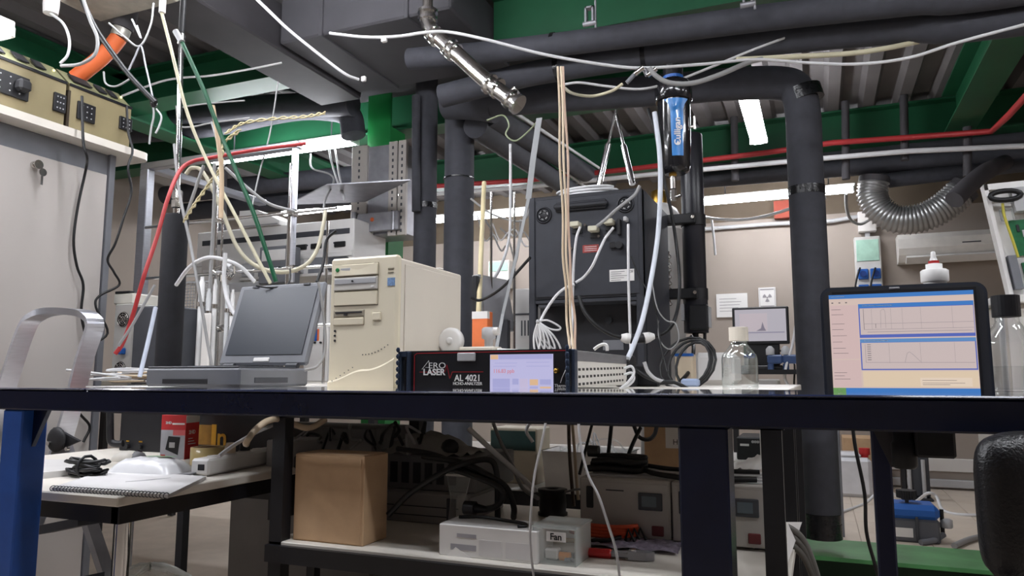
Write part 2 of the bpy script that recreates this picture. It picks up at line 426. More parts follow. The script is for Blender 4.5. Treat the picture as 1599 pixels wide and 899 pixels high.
# far right bundle
for i, (y0, y1, r) in enumerate(((263,216,.075), (281,238,.075), (300,262,.06))):
    if i == 2: P = [(1345,287,6.5), (1450,274,6.5), (1640,252,6.5)]
    else: P = [(1090,y0,6.5), (1330,(y0+y1)/2+1,6.5), (1640,y1-4,6.5)]
    pipe(('top', 'middle', 'bottom')[i]+' dark pipe in the far bundle below the red cables at right', P, r, FOAM)
for i, (x, y0, y1) in enumerate(((1148,225,282), (1321,178,280), (1413,175,250), (1511,150,275))):
    tag(MB().tube([Vector((pV(x,y0,6.1).x,6.1,ZC-.05)), pV(x,y1,6.1)], .03, 10).obj('drop_rod', GREY), ('leftmost', 'second', 'third', 'rightmost')[i]+' grey hanger strut carrying the far right pipe bundle', 'strut', 'pipe hanger struts')
pipe('grey slanting pipe stub left of the white open panel', [(1490,312,5.6), (1512,290,5.7), (1540,268,5.9), (1568,254,6.45)], .06, GREY, group=None)
# red cables along the far beam
def strip(label, pts, w, h, mat, name, cat):
    P = [p if isinstance(p, Vector) else pV(*p) for p in pts]
    if not isinstance(pts[-1], Vector) and pts[-1][0] >= 1640: P.append(Vector((3.19, P[-1].y, P[-1].z)))
    return tag(MB().tube(P, w, 6).obj(name, mat), label, cat)
strip('red cable bundle running along the far green beam and turning up at right', [(660,292,6.0), (830,281,6.0), (1000,262,6.0), (1200,238,6.0), (1300,223,6.0), (1400,216,6.0), (1548,205,6.0)]+[pU(1575,180,1.15), pU(1620,130,1.15), Vector((1.15,1.0,pU(1620,130,1.15).z))], .022, .03, REDC, 'red_cable_bundle', 'cable')
strip('pale conduit just under the red cable bundle on the far beam', [(560,312,6.0), (830,291,6.0), (1000,274,6.0), (1200,255,6.0), (1300,246,6.0), (1420,236,6.0), (1640,226,6.0)], .02, .02, WCAB, 'conduit', 'conduit')
strip('grey conduit fixed along the beige back wall', [(1095,358,7.95), (1200,350,7.95), (1300,345,7.95), (1352,336,7.95)], .022, .02, LGREY, 'conduit', 'conduit')
# corrugated duct
P = spline([pV(1364,286,6.4), pV(1362,306,6.4), pV(1372,326,6.4), pV(1395,341,6.4), pV(1425,343,6.4), pV(1455,334,6.4), pV(1480,318,6.4), pV(1500,300,6.4)], 14)
rs = [.105+(.012 if (i % 3 == 0) else -.004) for i in range(len(P))]
t = thing('flexible_duct', 'silver corrugated flexible duct looping under the pipes at right', 'duct', min(P, key=lambda q: q.z))
MB().tube(P, rs, 20).obj('corrugated_hose', M('duct foil', (165,165,165), .35, .7), t, True)
for q, w in ((0, 1), (-1, -2)): MB().cyl(P[q], P[q]+(P[q]-P[w]).normalized()*.05, .112, 20).obj('hose_clamp', GREY, t, True)
# stainless pipe at the top centre
Vs = 3.0
t = thing('stainless_pipe', 'stainless steel pipe with clamped joints slanting down at the top', 'pipe', pV(812,162,Vs))
MB().tube([pV(668,-30,Vs), pV(668,14,Vs)], .026, 14).obj('feed_tube', STEEL, t, True)
P = spline([pV(668,14,Vs), pV(668,34,Vs), pV(674,48,Vs), pV(688,62,Vs), pV(715,86,Vs), pV(760,127,Vs), pV(797,155,Vs), pV(810,164,Vs)], 6)
MB().tube(P, .038, 18).obj('pipe_body', STEEL, t, True)
for (x0, y0, x1, y1, r) in ((668,17,668,21,.042), (668,28,668,32,.040), (674,50,677,53,.038), (681,57,684,60,.040), (700,72,703,75,.041), (707,79,710,82,.041), (763,130,766,132,.042), (775,137,778,139,.042), (796,153,799,156,.042), (806,161,810,164,.041)):
    MB().cyl(pV(x0,y0,Vs), pV(x1,y1,Vs), r*1.2, 18).obj('clamp_ring', CHROME, t, True)
MB().cyl(pV(799,146,Vs), pV(806,138,Vs), .018, 10).obj('side_port', STEEL, t, True)
# pipe clamps under the beam
for i, (x, y) in enumerate(((921,35), (1168,5))):
    p = pV(x,y,3.0)
    t = thing('pipe_clamp', ('galvanised clamp left of the middle holding the upper pipe to the green beam', 'galvanised clamp above the water filter holding the upper pipe')[i], 'clamp', p, 0, 'pipe clamps')
    MB().box((-.02,-.015,0), (-.012,.015,.07)).box((.012,-.015,0), (.02,.015,.07)).box((-.02,-.015,.062), (.02,.015,.07)).obj('u_bracket', GALV, t)
    MB().cyl((.026,0,-.03), (.026,0,.30), .005, 8).obj('threaded_rod', GALV, t)
    MB().tube([(-.03,0,-.005), (.03,0,-.005)], .012, 8).obj('saddle', GALV, t)
# crossed stainless braces hanging above the black instrument
for i, (q0, q1) in enumerate((((962,172), (935,290)), ((962,178), (988,288)))):
    a = pV(*q0,3.3); b = pV(*q1,3.25)
    t = thing('brace_rod', ('left', 'right')[i]+' leg of the chrome brace hanging above the black instrument', 'rod', b, 0, 'chrome brace legs')
    MB().tube([a, a+(b-a)*.45], .007, 8).obj('thin_rod', CHROME, t, True); MB().tube([a+(b-a)*.45, b], .014, 10).obj('sleeve', CHROME, t, True)
# ================================================================ BENCHES
ZF = HC-.0245      # front bench top
ZT = HC-.032      # lab bench tops
# front bench: glossy navy top on square steel legs
t = thing('front_bench', 'dark navy steel bench with glossy top crossing the whole foreground', 'bench', (-.1,1.33,0))
def lb(p, q): # world box to local
    return p
MB().box((-1.43,1.11,ZF-.004), (.9,1.50,ZF), None, .002).obj('bench_top', NAVYT, t, True)
MB().box((-2.6,1.11,ZF-.004), (-1.432,1.175,ZF), None, .002).obj('rail_cap', NAVYT, t, True)
MB().box((-2.6,1.112,ZF-.048), (.9,1.172,ZF-.004), None, .003).obj('front_rail', NAVY, t, True)
MB().box((-1.43,1.46,ZF-.048), (.9,1.50,ZF-.004), None, .003).obj('rear_rail', NAVY, t, True)
for (x0, x1, y0, y1, m) in ((-.196,-.125,1.115,1.185,NAVY), (-1.69,-1.625,1.115,1.175,NAVY_LIT), (.080,.110,1.465,1.495,M('navy leg', (24,32,66), .35)), (.80,.86,1.115,1.175,NAVY)):
    MB().box((x0,y0,0), (x1,y1,ZF-.048), None, .003).obj('leg', m, t, True)
MB().slab([(.075,1.455,ZF-.048), (.108,1.455,ZF-.13), (.118,1.455,ZF-.13), (.118,1.455,ZF-.048)], (0,.006,0)).obj('gusset', GREY, t, True)
MB().slab([(-1.625,1.14,ZF-.048), (-1.58,1.14,ZF-.048), (-1.625,1.14,ZF-.13)], (0,.01,0)).obj('gusset', NAVY, t, True)
# lab bench behind it with a white shelf
LB0, LB1 = -1.98, -.07
t = thing('lab_bench', 'black framed lab bench with white lower shelf carrying computer and analyser', 'bench', (-1.0,1.97,0))
MB().box((LB0,1.585,ZT-.03), (LB1,2.36,ZT), None, .003).obj('bench_top', LAM, t, True)
MB().box((LB0,1.575,ZT-.03), (LB1,1.585,ZT)).obj('edge_band', BLACK, t, True)
MB().box((LB0,1.6,ZT-.075), (LB1,1.635,ZT-.03)).obj('front_rail', BLACK, t, True)
MB().box((LB0,2.31,ZT-.075), (LB1,2.345,ZT-.03)).obj('rear_rail', BLACK, t, True)
for x in (-1.345, -.115):
    for y in (1.6, 2.31): MB().box((x,y,0), (x+.04,y+.035,ZT-.03)).obj('leg', BLACK, t, True)
SH = pV(445,846,1.6).z
MB().box((-1.345,1.60,SH-.025), (-.075,2.345,SH), None, .002).obj('shelf', LAM, t, True)
MB().box((-1.345,1.585,SH-.05), (-.075,1.60,SH-.008)).obj('shelf_edge', BLACK, t, True)
# second bench back to back
t = thing('rear_bench', 'second lab bench behind holding the tall black instrument', 'bench', (-1.2,2.85,0))
MB().box((-2.6,2.42,ZT-.03), (-.07,3.3,ZT), None, .003).obj('bench_top', LAM, t, True)
for x in (-2.55, -.11):
    for y in (2.45, 3.24): MB().box((x,y,0), (x+.035,y+.035,ZT-.03)).obj('leg', BLACK, t, True)
MB().box((-2.55,3.25,ZT-.09), (-.08,3.275,ZT-.03)).obj('rear_rail', BLACK, t, True)
# low table at the left
ZN = pV(205,778,1.22).z
t = thing('low_table', 'cream topped low table with a chrome leg at the lower left', 'table', (-1.92,1.62,0))
MB().box((-2.45,1.22,ZN-.022), (-1.446,2.04,ZN), None, .003).obj('table_top', LAM, t, True)
MB().box((-2.44,1.235,ZN-.062), (-1.46,1.26,ZN-.022)).obj('front_apron', BLACK, t, True)
MB().box((-1.48,1.235,ZN-.062), (-1.455,2.03,ZN-.022)).obj('side_apron', BLACK, t, True)
MB().cyl((-1.487,1.275,0), (-1.487,1.275,ZN-.022), .017, 18).obj('chrome_leg', CHROME, t, True)
for (x, y) in ((-1.487,1.98), (-2.4,1.275), (-2.325,1.98)): MB().box((x-.015,y-.015,0), (x+.015,y+.015,ZN-.022)).obj('leg', BLACK, t, True)
MB().box((-2.4,1.97,ZN-.13), (-1.49,1.985,ZN-.11)).obj('rear_stretcher', BLACK, t, True)
# ================================================================ LEFT: CUPBOARD AND CASE
UC = -3.07
zd = pU(178,276,UC); vF = zd.y
t = thing('cupboard', 'tall beige cupboard with keys in its lock at the left edge', 'cupboard', (UC-.25,1.8,0))
dz = zd.z
MB().box((UC-.5,1.0,0), (UC-.012,vF,dz+.1), None, .004).obj('body', GRAYP, t, True)
pz = pU(90,430,UC)
dr = MB().box((UC-.02,1.05,.08), (UC,vF-.035,dz), None, .003).obj('door', M('cupboard door', (190,184,179), .55, var=.03, scale=2), t, True)
k = pU(53,258,UC)
MB().lathe([(.017,0), (.017,.010), (.013,.015)], k, 16, None, 'x').obj('lock', STEEL, dr, True)
kb = MB().box(k+Vector((.010,-.002,-.004)), k+Vector((.03,.002,.004))); kb.lathe([(.02,0), (.02,.003)], k+Vector((.03,0,0)), 14, None, 'x'); kb.obj('key', STEEL, dr, True)
MB().box(k+Vector((.03,.012,-.085)), k+Vector((.033,.022,-.012))).lathe([(.017,0), (.017,.003)], k+Vector((.034,.017,-.03)), 14, None, 'x').obj('spare_key', STEEL, dr, True)
MB().box((UC-.012,vF-.03,0), (UC+.006,vF,dz+.1)).obj('corner_post', GRAYP, t, True)
zb0 = dz+.1
e = pZ(232,250,zb0+.02)
# worktop on the cupboard with rounded outer corner
pts = [(UC-.5,1.0), (e.x-.02,1.0)]
R_ = .05
Ux, Vx = UC+.09, vF+.13
pts = [(UC-.5,1.0), (Ux,1.0)]+[(Ux-R_+R_*math.sin(a), Vx-R_+R_*math.cos(a)) for a in [math.pi/2-i*math.pi/12 for i in range(7)]]+[(UC-.5,Vx)]
MB().slab([(x,y,zb0) for x, y in pts], (0,0,.035)).obj('top_board', LAM, t, True)
zb = zb0+.035
# olive instrument case of two modules
UX = UC+.02
for i, (xa, xb) in enumerate(((-60,103), (108,207))):
    a = pU(xa,150,UX); b = pU(xb,150,UX); top = pU(207,168,UX).z
    t = thing('instrument_case', ('olive panelled instrument case with black fan outlet on the cupboard', 'olive panelled instrument case with two black sockets nearest the steel rod')[i], 'instrument', (UX-.2,(a.y+b.y)/2,zb), 0, 'olive instrument cases')
    MB().box((UX-.4,a.y,zb), (UX,b.y,top), None, .003).obj('case', OLIVE, t, True)
    MB().slab([(UX-.004,a.y,top), (UX-.004,b.y,top), (UX-.10,b.y,top+.085), (UX-.10,a.y,top+.085)], (-.012,0,-.01)).obj('sloping_panel', M('olive top panel', (132,132,100), .5, var=.06, scale=14), t, True)
    MB().box((UX-.002,a.y,top-.012), (UX+.004,b.y,top)).obj('edge_trim', BLACK, t, True)
    plates = [((82,101), (145,177))] if i == 0 else [((119,147), (160,192)), ((185,204), (182,206))]
    if i == 0: plates.append(((-20,44), (112,150)))
    for (x0, x1), (y0, y1) in plates:
        ym = (y0+y1)/2; p = pU(x0,ym,UX); q = pU(x1,ym,UX); hz = (y1-y0)/2*.0026
        s = MB().box((UX,p.y,p.z*.5+q.z*.5-hz), (UX+.012,q.y,p.z*.5+q.z*.5+hz), None, .002).obj('socket_plate', BLK, t, True)
        hb = MB()
        for yy in (.25,.5,.75):
            for zz in (-.6,0,.6): hb.cyl((UX+.012,p.y+(q.y-p.y)*yy,(p.z+q.z)/2+zz*hz), (UX+.014,p.y+(q.y-p.y)*yy,(p.z+q.z)/2+zz*hz), .003, 6)
        hb.obj('screws', LGREY, s, True)
    for k_, (fa, fb) in enumerate(((.1,.38), (.5,.62), (.7,.8))):
        y0 = a.y+(b.y-a.y)*fa; y1 = a.y+(b.y-a.y)*fb
        MB().slab([(UX-.02,y0,top+.022), (UX-.02,y1,top+.022), (UX-.07,y1,top+.066), (UX-.07,y0,top+.066)], (.004,0,.004)).obj('label_plate', INK, t, True)
    l = a+(b-a)*.93; MB().ball((UX-.05,l.y,top+.05), .006, 8).obj('indicator', EM('yellow indicator', (255,240,150), 3), t, True)
    if i == 0:
        MB().box((UX+.004,pU(20,130,UX).y,pU(20,130,UX).z-.03), (UX+.05,pU(40,130,UX).y,pU(20,130,UX).z+.02), None, .01).obj('plug', BLK, t, True)
a = pU(103,175,UX); b = pU(108,175,UX)
tag(MB().box((UX-.39,a.y+.001,zb), (UX+.004,b.y-.001,pU(105,140,UX).z)).obj('filler_strip', M('dark brown strip', (58,48,36), .6)), 'dark filler strip between the two olive instrument cases', 'strip')
p = pU(70,190,UX+.02)
tag(MB().box(p+Vector((-.01,-.02,-.012)), p+Vector((.01,.05,.008)), None, .004).cyl(p+Vector((0,.05,0)), p+Vector((0,.10,-.004)), .003, 6).cyl(p+Vector((0,-.02,0)), p+Vector((0,-.12,.0)), .003, 6).obj('cable_plug', M('dark green plastic', (32,70,46), .5)), 'small dark green plug lying on the cupboard top before the olive case', 'plug')
# orange exhaust hose rising from the case to a duct
Q = [pD(118,122,3.4), pD(138,106,3.4), pD(158,90,3.4), pD(175,72,3.4), pD(186,58,3.4), pD(191,45,3.4)]
t = thing('exhaust_hose', 'orange exhaust hose bending up from the olive case', 'hose', Q[0])
MB().tube(spline(Q[:5], 8), .038, 18).obj('hose', ORANGE, t, True)
MB().tube([Q[4], Q[5]], .041, 18).obj('foil_sleeve', M('crumpled foil', (190,188,180), .35, .6, bump=.6, bscale=60), t, True)
MB().tube([Q[5], pD(196,30,3.4), pD(200,10,3.4)], .05, 16).obj('duct_stub', GREY, t, True)
# translucent plastic-wrapped box at the top, hanging beneath the ceiling
p = pD(190,2,3.2)
tag(MB().box(p+Vector((-.28,-.12,0)), p+Vector((.25,.12,.22)), None, .02).obj('ceiling_box', M('dusty plastic box', (165,160,150), .5, var=.2, scale=12)), 'dusty pale box fixed to the ceiling above the orange hose', 'box')
p = pD(80,8,3.1)
tag(MB().lathe([(.03,-.04), (.033,.0), (.033,.16), (.02,.18)], p, 16).obj('smoke_sensor', WHITE), 'white cylindrical sensor hanging at the top left', 'sensor')
# ================================================================ LADDER
d = 2.72
t = thing('step_ladder', 'silver aluminium step ladder leaning at the cupboard on the left', 'ladder', (pD(80,740,d).x,pD(80,740,d).y,0))
H = spline([pD(-30,690,d), pD(5,575,d), pD(28,510,d), pD(45,492,d), pD(70,485,d), pD(110,487,d), pD(128,494,d), pD(134,510,d), pD(118,560,d), pD(98,640,d), pD(68,740,d)], 6)
depth = Vector((.02,.055,0)); m = MB()
for i in range(len(H)-1):
    a, b = H[i], H[i+1]; n = Vector((b-a)).cross(depth).normalized()*.012
    m.add([a-n, a+n, b+n, b-n, a-n+depth, a+n+depth, b+n+depth, b-n+depth], [(0,1,2,3), (4,7,6,5), (1,5,6,2), (0,3,7,4)])
m.obj('hand_rail', ALU, t, True)
ft = Vector((pD(50,790,d).x-.05, pD(50,790,d).y-.1, 0)); a = pD(68,740,d)
for s, top in ((0, pD(68,740,d)), (1, pD(-30,690,d))):
    bot = Vector((top.x-.13*(1 if s == 0 else 1.3), top.y-.15, .01)); n = Vector((.012,0,0))
    MB().add([top-n, top+n, bot+n, bot-n, top-n+depth, top+n+depth, bot+n+depth, bot-n+depth], [(0,1,2,3), (4,7,6,5), (1,5,6,2), (0,3,7,4), (2,3,7,6)]).obj('front_leg', ALU, t, True)
for (q0, q1) in (((88,690), (150,878)), ((-40,690), (-20,878))):
    a, b = pD(*q0,d+.06), pD(*q1,d+.12); n = Vector((.016,0,0))
    e_ = Vector((b.x+(b.x-a.x)/(b.z-a.z)*(0-b.z), b.y+(b.y-a.y)/(b.z-a.z)*(0-b.z), .01))
    MB().add([a-n, a+n, e_+n, e_-n, a-n+depth*.7, a+n+depth*.7, e_+n+depth*.7, e_-n+depth*.7], [(0,1,2,3), (4,7,6,5), (1,5,6,2), (0,3,7,4), (2,3,7,6)]).obj('rear_leg', GALV, t, True)
for (y, sx) in ((812,0), (905,.02)):
    a, b = pD(40,y+12,d-.08), pD(122,y-4,d)
    MB().slab([a, b, b+Vector((.02,.09,0)), a+Vector((.02,.09,0))], (0,0,-.03)).obj('step', DGREY, t, True)
c = pD(88,686,d-.03)
tag(MB().ball(c, .045, 16, None, (1,.35,1)).slab([c+Vector((-.02,0,.042)), c+Vector((.075,.03,-.005)), c+Vector((-.01,0,-.045))], (0,.012,0)).obj('pivot_cover', BLK, t, True))
MB().cyl(c+Vector((-.012,-.016,-.012)), c+Vector((-.012,-.024,-.012)), .008, 10).cyl(c+Vector((.065,.0,-.03)), c+Vector((.065,-.01,-.03)), .007, 10).obj('rivets', STEEL, t, True)
# ================================================================ STEEL ROD AND BLACK FOAM COLUMN
x_, V_ = 262, 2.1
b0 = pV(262,574,V_); b0.z = ZT; b1 = pV(262,337,V_)
t = thing('foam_column', 'tall black foam covered column with a steel rod standing behind the laptop', 'column', b0)
MB().lathe([(.044,0), (.047,.01), (.047,b1.z-ZT-.01), (.04,b1.z-ZT)], (0,0,0), 28).obj('foam_sleeve', FOAMD, t)
MB().cyl((0,0,b1.z-ZT-.01), (0,0,b1.z-ZT+.03), .012, 16).obj('neck', STEEL, t)
h = b1.z-ZT+.025
MB().lathe([(.013,0), (.02,.004), (.02,.032), (.016,.036), (.02,.04), (.02,.07), (.012,.075)], (0,0,h), 6, None, 'z', False).obj('compression_fitting', STEEL, t)
top = pV(266,62,V_)-b0
MB().cyl((0,0,h+.07), (top.x*.3,0,top.z), .0105, 14).obj('rod', CHROME, t)
MB().lathe([(.013,0), (.016,.01), (.016,.035), (.011,.045)], (top.x*.3,0,top.z-.03), 12).obj('top_clamp', STEEL, t)
tt = pV(268,-20,V_)-b0
MB().cyl((top.x*.3,0,top.z+.01), (top.x*.3,0,tt.z), .012, 12).obj('black_tube', RUB, t)
# ================================================================ ALUMINIUM RACK, ROD LATTICE AND LEFT BACKGROUND
VL = 2.75
t = thing('rack_frame', 'bare aluminium rack frame with a post at left and top bar', 'rack', (pV(222,560,VL).x,VL,0))
xp = pV(225,264,VL).x; zt_ = pV(225,264,VL).z
MB().box((xp-.03,VL,0), (xp+.03,VL+.045,zt_), None, .004).obj('post', ALU, t, True)
xe = pV(463,246,VL).x
MB().box((xp-.03,VL,zt_-.001), (xe,VL+.045,zt_+.035), None, .004).obj('top_bar', ALU, t, True)
MB().box((xp-.03,VL+.045,zt_-.001), (xp+.03,VL+.9,zt_+.035), None, .004).obj('side_bar', ALU, t, True)
MB().box((xe-.03,VL,pV(460,440,VL).z), (xe,VL+.02,zt_-.001), None, .003).obj('post', ALU, t, True)
VR = 2.68
t = thing('rod_lattice', 'lattice of chrome lab rods with clamps behind the laptop', 'stand', (pV(345,500,VR).x,VR,ZT))
for (x, y0, y1, r) in ((342,262,590,.009), (348,345,590,.006), (455,255,598,.009), (512,345,598,.006), (310,440,590,.012)):
    a, b = pV(x,y0,VR), pV(x,y1,VR); MB().cyl((a.x,VR,ZT), (a.x,VR,a.z), r, 10).obj('vertical_rod', CHROME, t, True)
for y in (345, 428, 513):
    a, b = pV(228,y,VR-.02), pV(525,y,VR-.02); z = pV(345,y,VR).z
    MB().cyl((a.x,VR-.02,z), (b.x,VR-.02,z), .0075, 10).obj('cross_rod', CHROME, t, True)
    for x in (345, 455):
        p = pV(x,y,VR-.02); MB().box((p.x-.016,VR-.03,z-.016), (p.x+.016,VR+.012,z+.016), None, .004).cyl((p.x,VR-.05,z), (p.x,VR-.03,z), .006, 8).obj('boss_head', STEEL, t, True)
# ================================================================ COMPUTER TOWER
VP = 1.65
a = pV(511,500,VP); b = pV(617,500,VP); w = b.x-a.x; hh = pV(617,396,VP).z-ZT
dp_ = pU(722,470,b.x).y-VP
t = thing('computer_tower', 'old cream computer tower standing between laptop and analyser', 'computer', ((a.x+b.x)/2,VP+dp_/2,ZT))
hw = w/2; yf = -dp_/2
MB().box((-hw+.004,yf+.03,.0), (hw-.004,-yf,hh-.006), None, .004).obj('steel_case', CREAM2, t)
# front bezel with swoosh: lower part bulges under a wave line
bz = MB(); n = 24
bz.box((-hw,yf+.008,0), (hw,yf+.032,hh), None, .006)
bz.obj('front_bezel', CREAM, t)
wave = [( -hw+.004+(w-.008)*i/n) for i in range(n+1)]
def wz(f): return .022+.030*(.5-.5*math.cos(math.pi*min(1, f*1.8)))+.030*max(0, (f-.6)/.4)**1.6
m = MB(); vs = []
for i, x in enumerate(wave):
    f = i/n; z = wz(f); vs += [(x,yf+.008,z), (x,yf+.003,z-.005), (x,yf+.003,.002), (x,yf+.008,.002)]
m.add(vs, [(i*4+k, (i+1)*4+k, (i+1)*4+k+1, i*4+k+1) for i in range(n) for k in range(3)], None, False)
m.obj('wave_panel', CREAM, t)
def fx(f): return -hw+w*f
def rect(name, f0, f1, z0, z1, mat, out=.004, par=None, bev=.002):
    return MB().box((fx(f0),yf+.008-out,hh*z0), (fx(f1),yf+.012,hh*z1), None, bev).obj(name, mat, par or t)
SEAM = M('cream shadow seam', (150,142,122), .7)
rect('bay_frame', .06, .735, .62, .955, SEAM, .0005)
bz_ = rect('bay_cover', .075, .72, .855, .945, CREAM, .004)
m = MB(); n2 = 14; vs = []
for i in range(n2+1):
    f = i/n2; z = hh*(.945-.045*(.5-.5*math.cos(2*math.pi*max(0, min(1, (f-.1)/.9))))); x = fx(.075+.645*f)
    vs += [(x,yf+.003,z), (x,yf+.001,hh*.86)]
m.add(vs, [(2*i, 2*i+2, 2*i+3, 2*i+1) for i in range(n2)]).obj('bay_cover_curve', CREAM, bz_)
MB().lathe([(.006,0), (.005,-.003)], (fx(.13),yf+.002,hh*.905), 12, None, 'y').obj('green_badge', M('green badge', (40,130,70), .4), bz_)
rect('brand_plate', .17, .32, .895, .918, LGREY, .006, bz_, .001)
od = rect('optical_drive', .075, .72, .745, .845, M('drive plastic', (206,202,194), .45), .006)
rect('drive_tray', .09, .71, .79, .835, LGREY, .008, od)
rect('eject_button', .64, .68, .757, .772, WHITE, .009, od, .001)
MB().lathe([(.003,0), (.003,-.002)], (fx(.37),yf-.001,hh*.812), 8, None, 'y').obj('drive_mark', INK, od)
rect('bay_cover', .075, .72, .63, .735, CREAM, .004)
fr = rect('floppy_frame', .06, .54, .475, .60, SEAM, .0005)
fd = rect('floppy_drive', .075, .525, .545, .595, M('drive grey', (168,160,142), .5), .002)
rect('floppy_slot', .10, .50, .572, .582, INK, .004, fd, 0)
rect('floppy_button', .24, .28, .555, .567, INK, .006, fd, 0)
rect('bay_cover', .075, .525, .48, .535, CREAM, .004)
rect('reset_frame', .65, .78, .505, .58, SEAM, .001); rect('power_button', .655, .775, .51, .57, CREAM, .005)
pb = rect('vent_slot', .86, .95, .885, .905, SEAM, .002); rect('vent_slot', .86, .95, .862, .87, SEAM, .002)
st = rect('sticker', .86, .965, .765, .825, M('blue sticker', (120,150,190), .5, var=.3, scale=200), .0015, None, 0)
for z in (.438, .402, .365): MB().lathe([(.003,0), (.003,-.003)], (fx(.1),yf+.008,hh*z), 8, None, 'y').obj('status_light', INK, t)
hb = MB()
for i in range(9):
    f = .52+.045*i; hb.lathe([(.0015,0), (.0015,-.001)], (fx(f),yf+.008,hh*(.255+.07*((i/8)**2))), 6, None, 'y')
for i in range(6):
    f = .1+.06*i; hb.lathe([(.0015,0), (.0015,-.001)], (fx(f),yf+.0005,hh*(.06+.02*i)), 6, None, 'y')
o = hb.obj('speaker_holes', INK, t); o['kind'] = 'stuff'
sp = MB().box((hw-.004,yf+.05,.012), (hw,-yf-.01,hh-.02), None, .002).obj('side_panel', CREAM2, t)
MB().box((hw,-yf-.035,hh*.28), (hw+.004,-yf-.028,hh*.48), None, .001).obj('panel_latch', CREAM, sp)
# ================================================================ LAPTOP
A = pD(340,566,2.28); B = pD(474,553,2.15)
ang = math.atan2(B.y-A.y, B.x-A.x); L = .335
c = (A+B)/2
t = thing('laptop', 'open grey laptop with dark screen at the left of the lab bench', 'laptop', (c.x,c.y,ZT), ang)
# spacer/dock so that the hinge sits as high as seen
hz_ = .060
MB().box((-L/2,-.255,.006), (L/2,.02,hz_-.004), None, .006).obj('base', GRAYP, t)
MB().box((-L/2+.004,-.252,hz_-.004), (L/2-.004,-.03,hz_), None, .003).obj('palm_rest', DGREY, t)
kb = MB()
for r in range(5):
    for q in range(13): kb.box((-L/2+.025+q*.022,-.16+r*.021,hz_), (-L/2+.044+q*.022,-.143+r*.021,hz_+.003))
o = kb.obj('keyboard', BLK, t); o['kind'] = 'stuff'
MB().box((-.035,-.235,hz_), (.035,-.19,hz_+.001)).obj('touchpad', GRAYP, t)
MB().box((L/2-.002,-.20,.016), (L/2+.002,-.07,.030), None, .001).obj('drive_door', DGREY, t)
MB().box((-.10,-.257,.014), (.06,-.253,.026)).obj('front_grille', INK, t)
for x in (-.12, .12): MB().cyl((x-.02,.005,hz_+.004), (x+.02,.005,hz_+.004), .008, 12).obj('hinge', DGREY, t)
lid = MB().box((-L/2,-.008,0), (L/2,.010,.265), None, .006)
tilt = Matrix.Translation((0,.012,hz_+.006)) @ Matrix.Rotation(math.radians(-18), 4, 'X')
lo = lid.xf(tilt).obj('lid', GRAYP, t)
SCR = M('dark laptop screen', (44,50,60), .36, var=.08, scale=3)
MB().box((-L/2+.022,-.0105,.03), (L/2-.022,-.007,.25)).xf(tilt).obj('screen', SCR, lo)
MB().box((-.03,-.0115,.008), (.03,-.007,.021), None, .002).xf(tilt).obj('maker_badge', WHITE, lo)
for x in (-.1, .1): MB().box((x-.012,-.012,.255), (x+.012,-.006,.261)).xf(tilt).obj('lid_latch', DGREY, lo)
for i, x in enumerate((-.14,-.13)): pass
tag(MB().slab([(-2.03+.01,1.57,ZT+.001), (-1.30,1.565,ZT+.001), (-1.31,1.95,ZT+.001), (-1.97,1.98,ZT+.001)], (0,0,.003)).slab([(-1.5,1.566,ZT+.004), (-1.31,1.566,ZT+.004), (-1.33,1.53,ZT-.012), (-1.42,1.535,ZT-.010)], (0,0,.002)).obj('paper_sheet', PAPER), 'large white paper sheet spread under the laptop with a curling edge', 'paper')
# ================================================================ ANALYSER
VA = 1.605
a = pV(622,560,VA); b = pV(898,560,VA); w = b.x-a.x; H_ = pV(760,546,VA).z-ZT; D_ = pU(985,575,b.x).y-VA
t = thing('gas_analyser', 'black fronted rack analyser with lit touch screen and silver handles', 'analyser', ((a.x+b.x)/2,VA+D_/2,ZT))
hw = w/2; yf = -D_/2
CASE = M('pale analyser case', (226,223,216), .45, 0, var=.03)
MB().box((-hw+.012,yf+.012,.008), (hw-.012,-yf,H_-.002), None, .003).obj('case', CASE, t)
FP = MB().box((-hw+.016,yf+.006,.004), (hw-.012,yf+.014,H_)).obj('front_panel', M('black anodised panel', (22,22,27), .4, var=.1, scale=40), t)
def fx(px): return -hw+w*(px-622)/(898-622)
def fz(py): return max(.004, 0) if py > 607 else H_*(1-(py-546)/ (H_/(pV(760,546,VA).z-pV(760,600,VA).z)*54))
hd = M('blue grey handle', (58,70,90), .35, .5)
for s in (-1, 1):
    x0, x1 = (-hw, -hw+.034) if s < 0 else (hw-.022, hw)
    hnd = MB().box((x0,yf-.004,.002), (x0+.010,yf+.02,H_-.001), None, .002).box((x1-.009,yf-.004,.002), (x1,yf+.02,H_-.001), None, .002).box((x0+.01,yf-.004,H_-.014), (x1-.009,yf+.012,H_-.001)).obj('handle_bracket', hd, t)
    g = MB()
    for k in range(6): g.lathe([(.003,0), (.0055,.006), (.003,.012)], (x0+.004 if s < 0 else x1-.016,yf-.008,.012+k*.016), 10)
    o = g.obj('ribbed_grip', hd, t)
    o['kind'] = 'stuff'
redm = M('red print line', (170,30,40), .5)
def ln(pts, w_, mat, name, par, y=None):
    m = MB(); yy = yf+.0048 if y is None else y
    for p, q in zip(pts[:-1], pts[1:]):
        p = Vector((p[0],yy,p[1])); q = Vector((q[0],yy,q[1])); d_ = (q-p).normalized(); n_ = Vector((-d_.z,0,d_.x))*w_/2
        m.quad(p-n_-d_*w_*.3, q-n_+d_*w_*.3, q+n_+d_*w_*.3, p+n_-d_*w_*.3)
    return m.obj(name, mat, par)
ln([(fx(887),fz(548.5)), (fx(652),fz(550)), (fx(648),fz(553)), (fx(648),fz(640))], .0016, redm, 'red_border', FP)
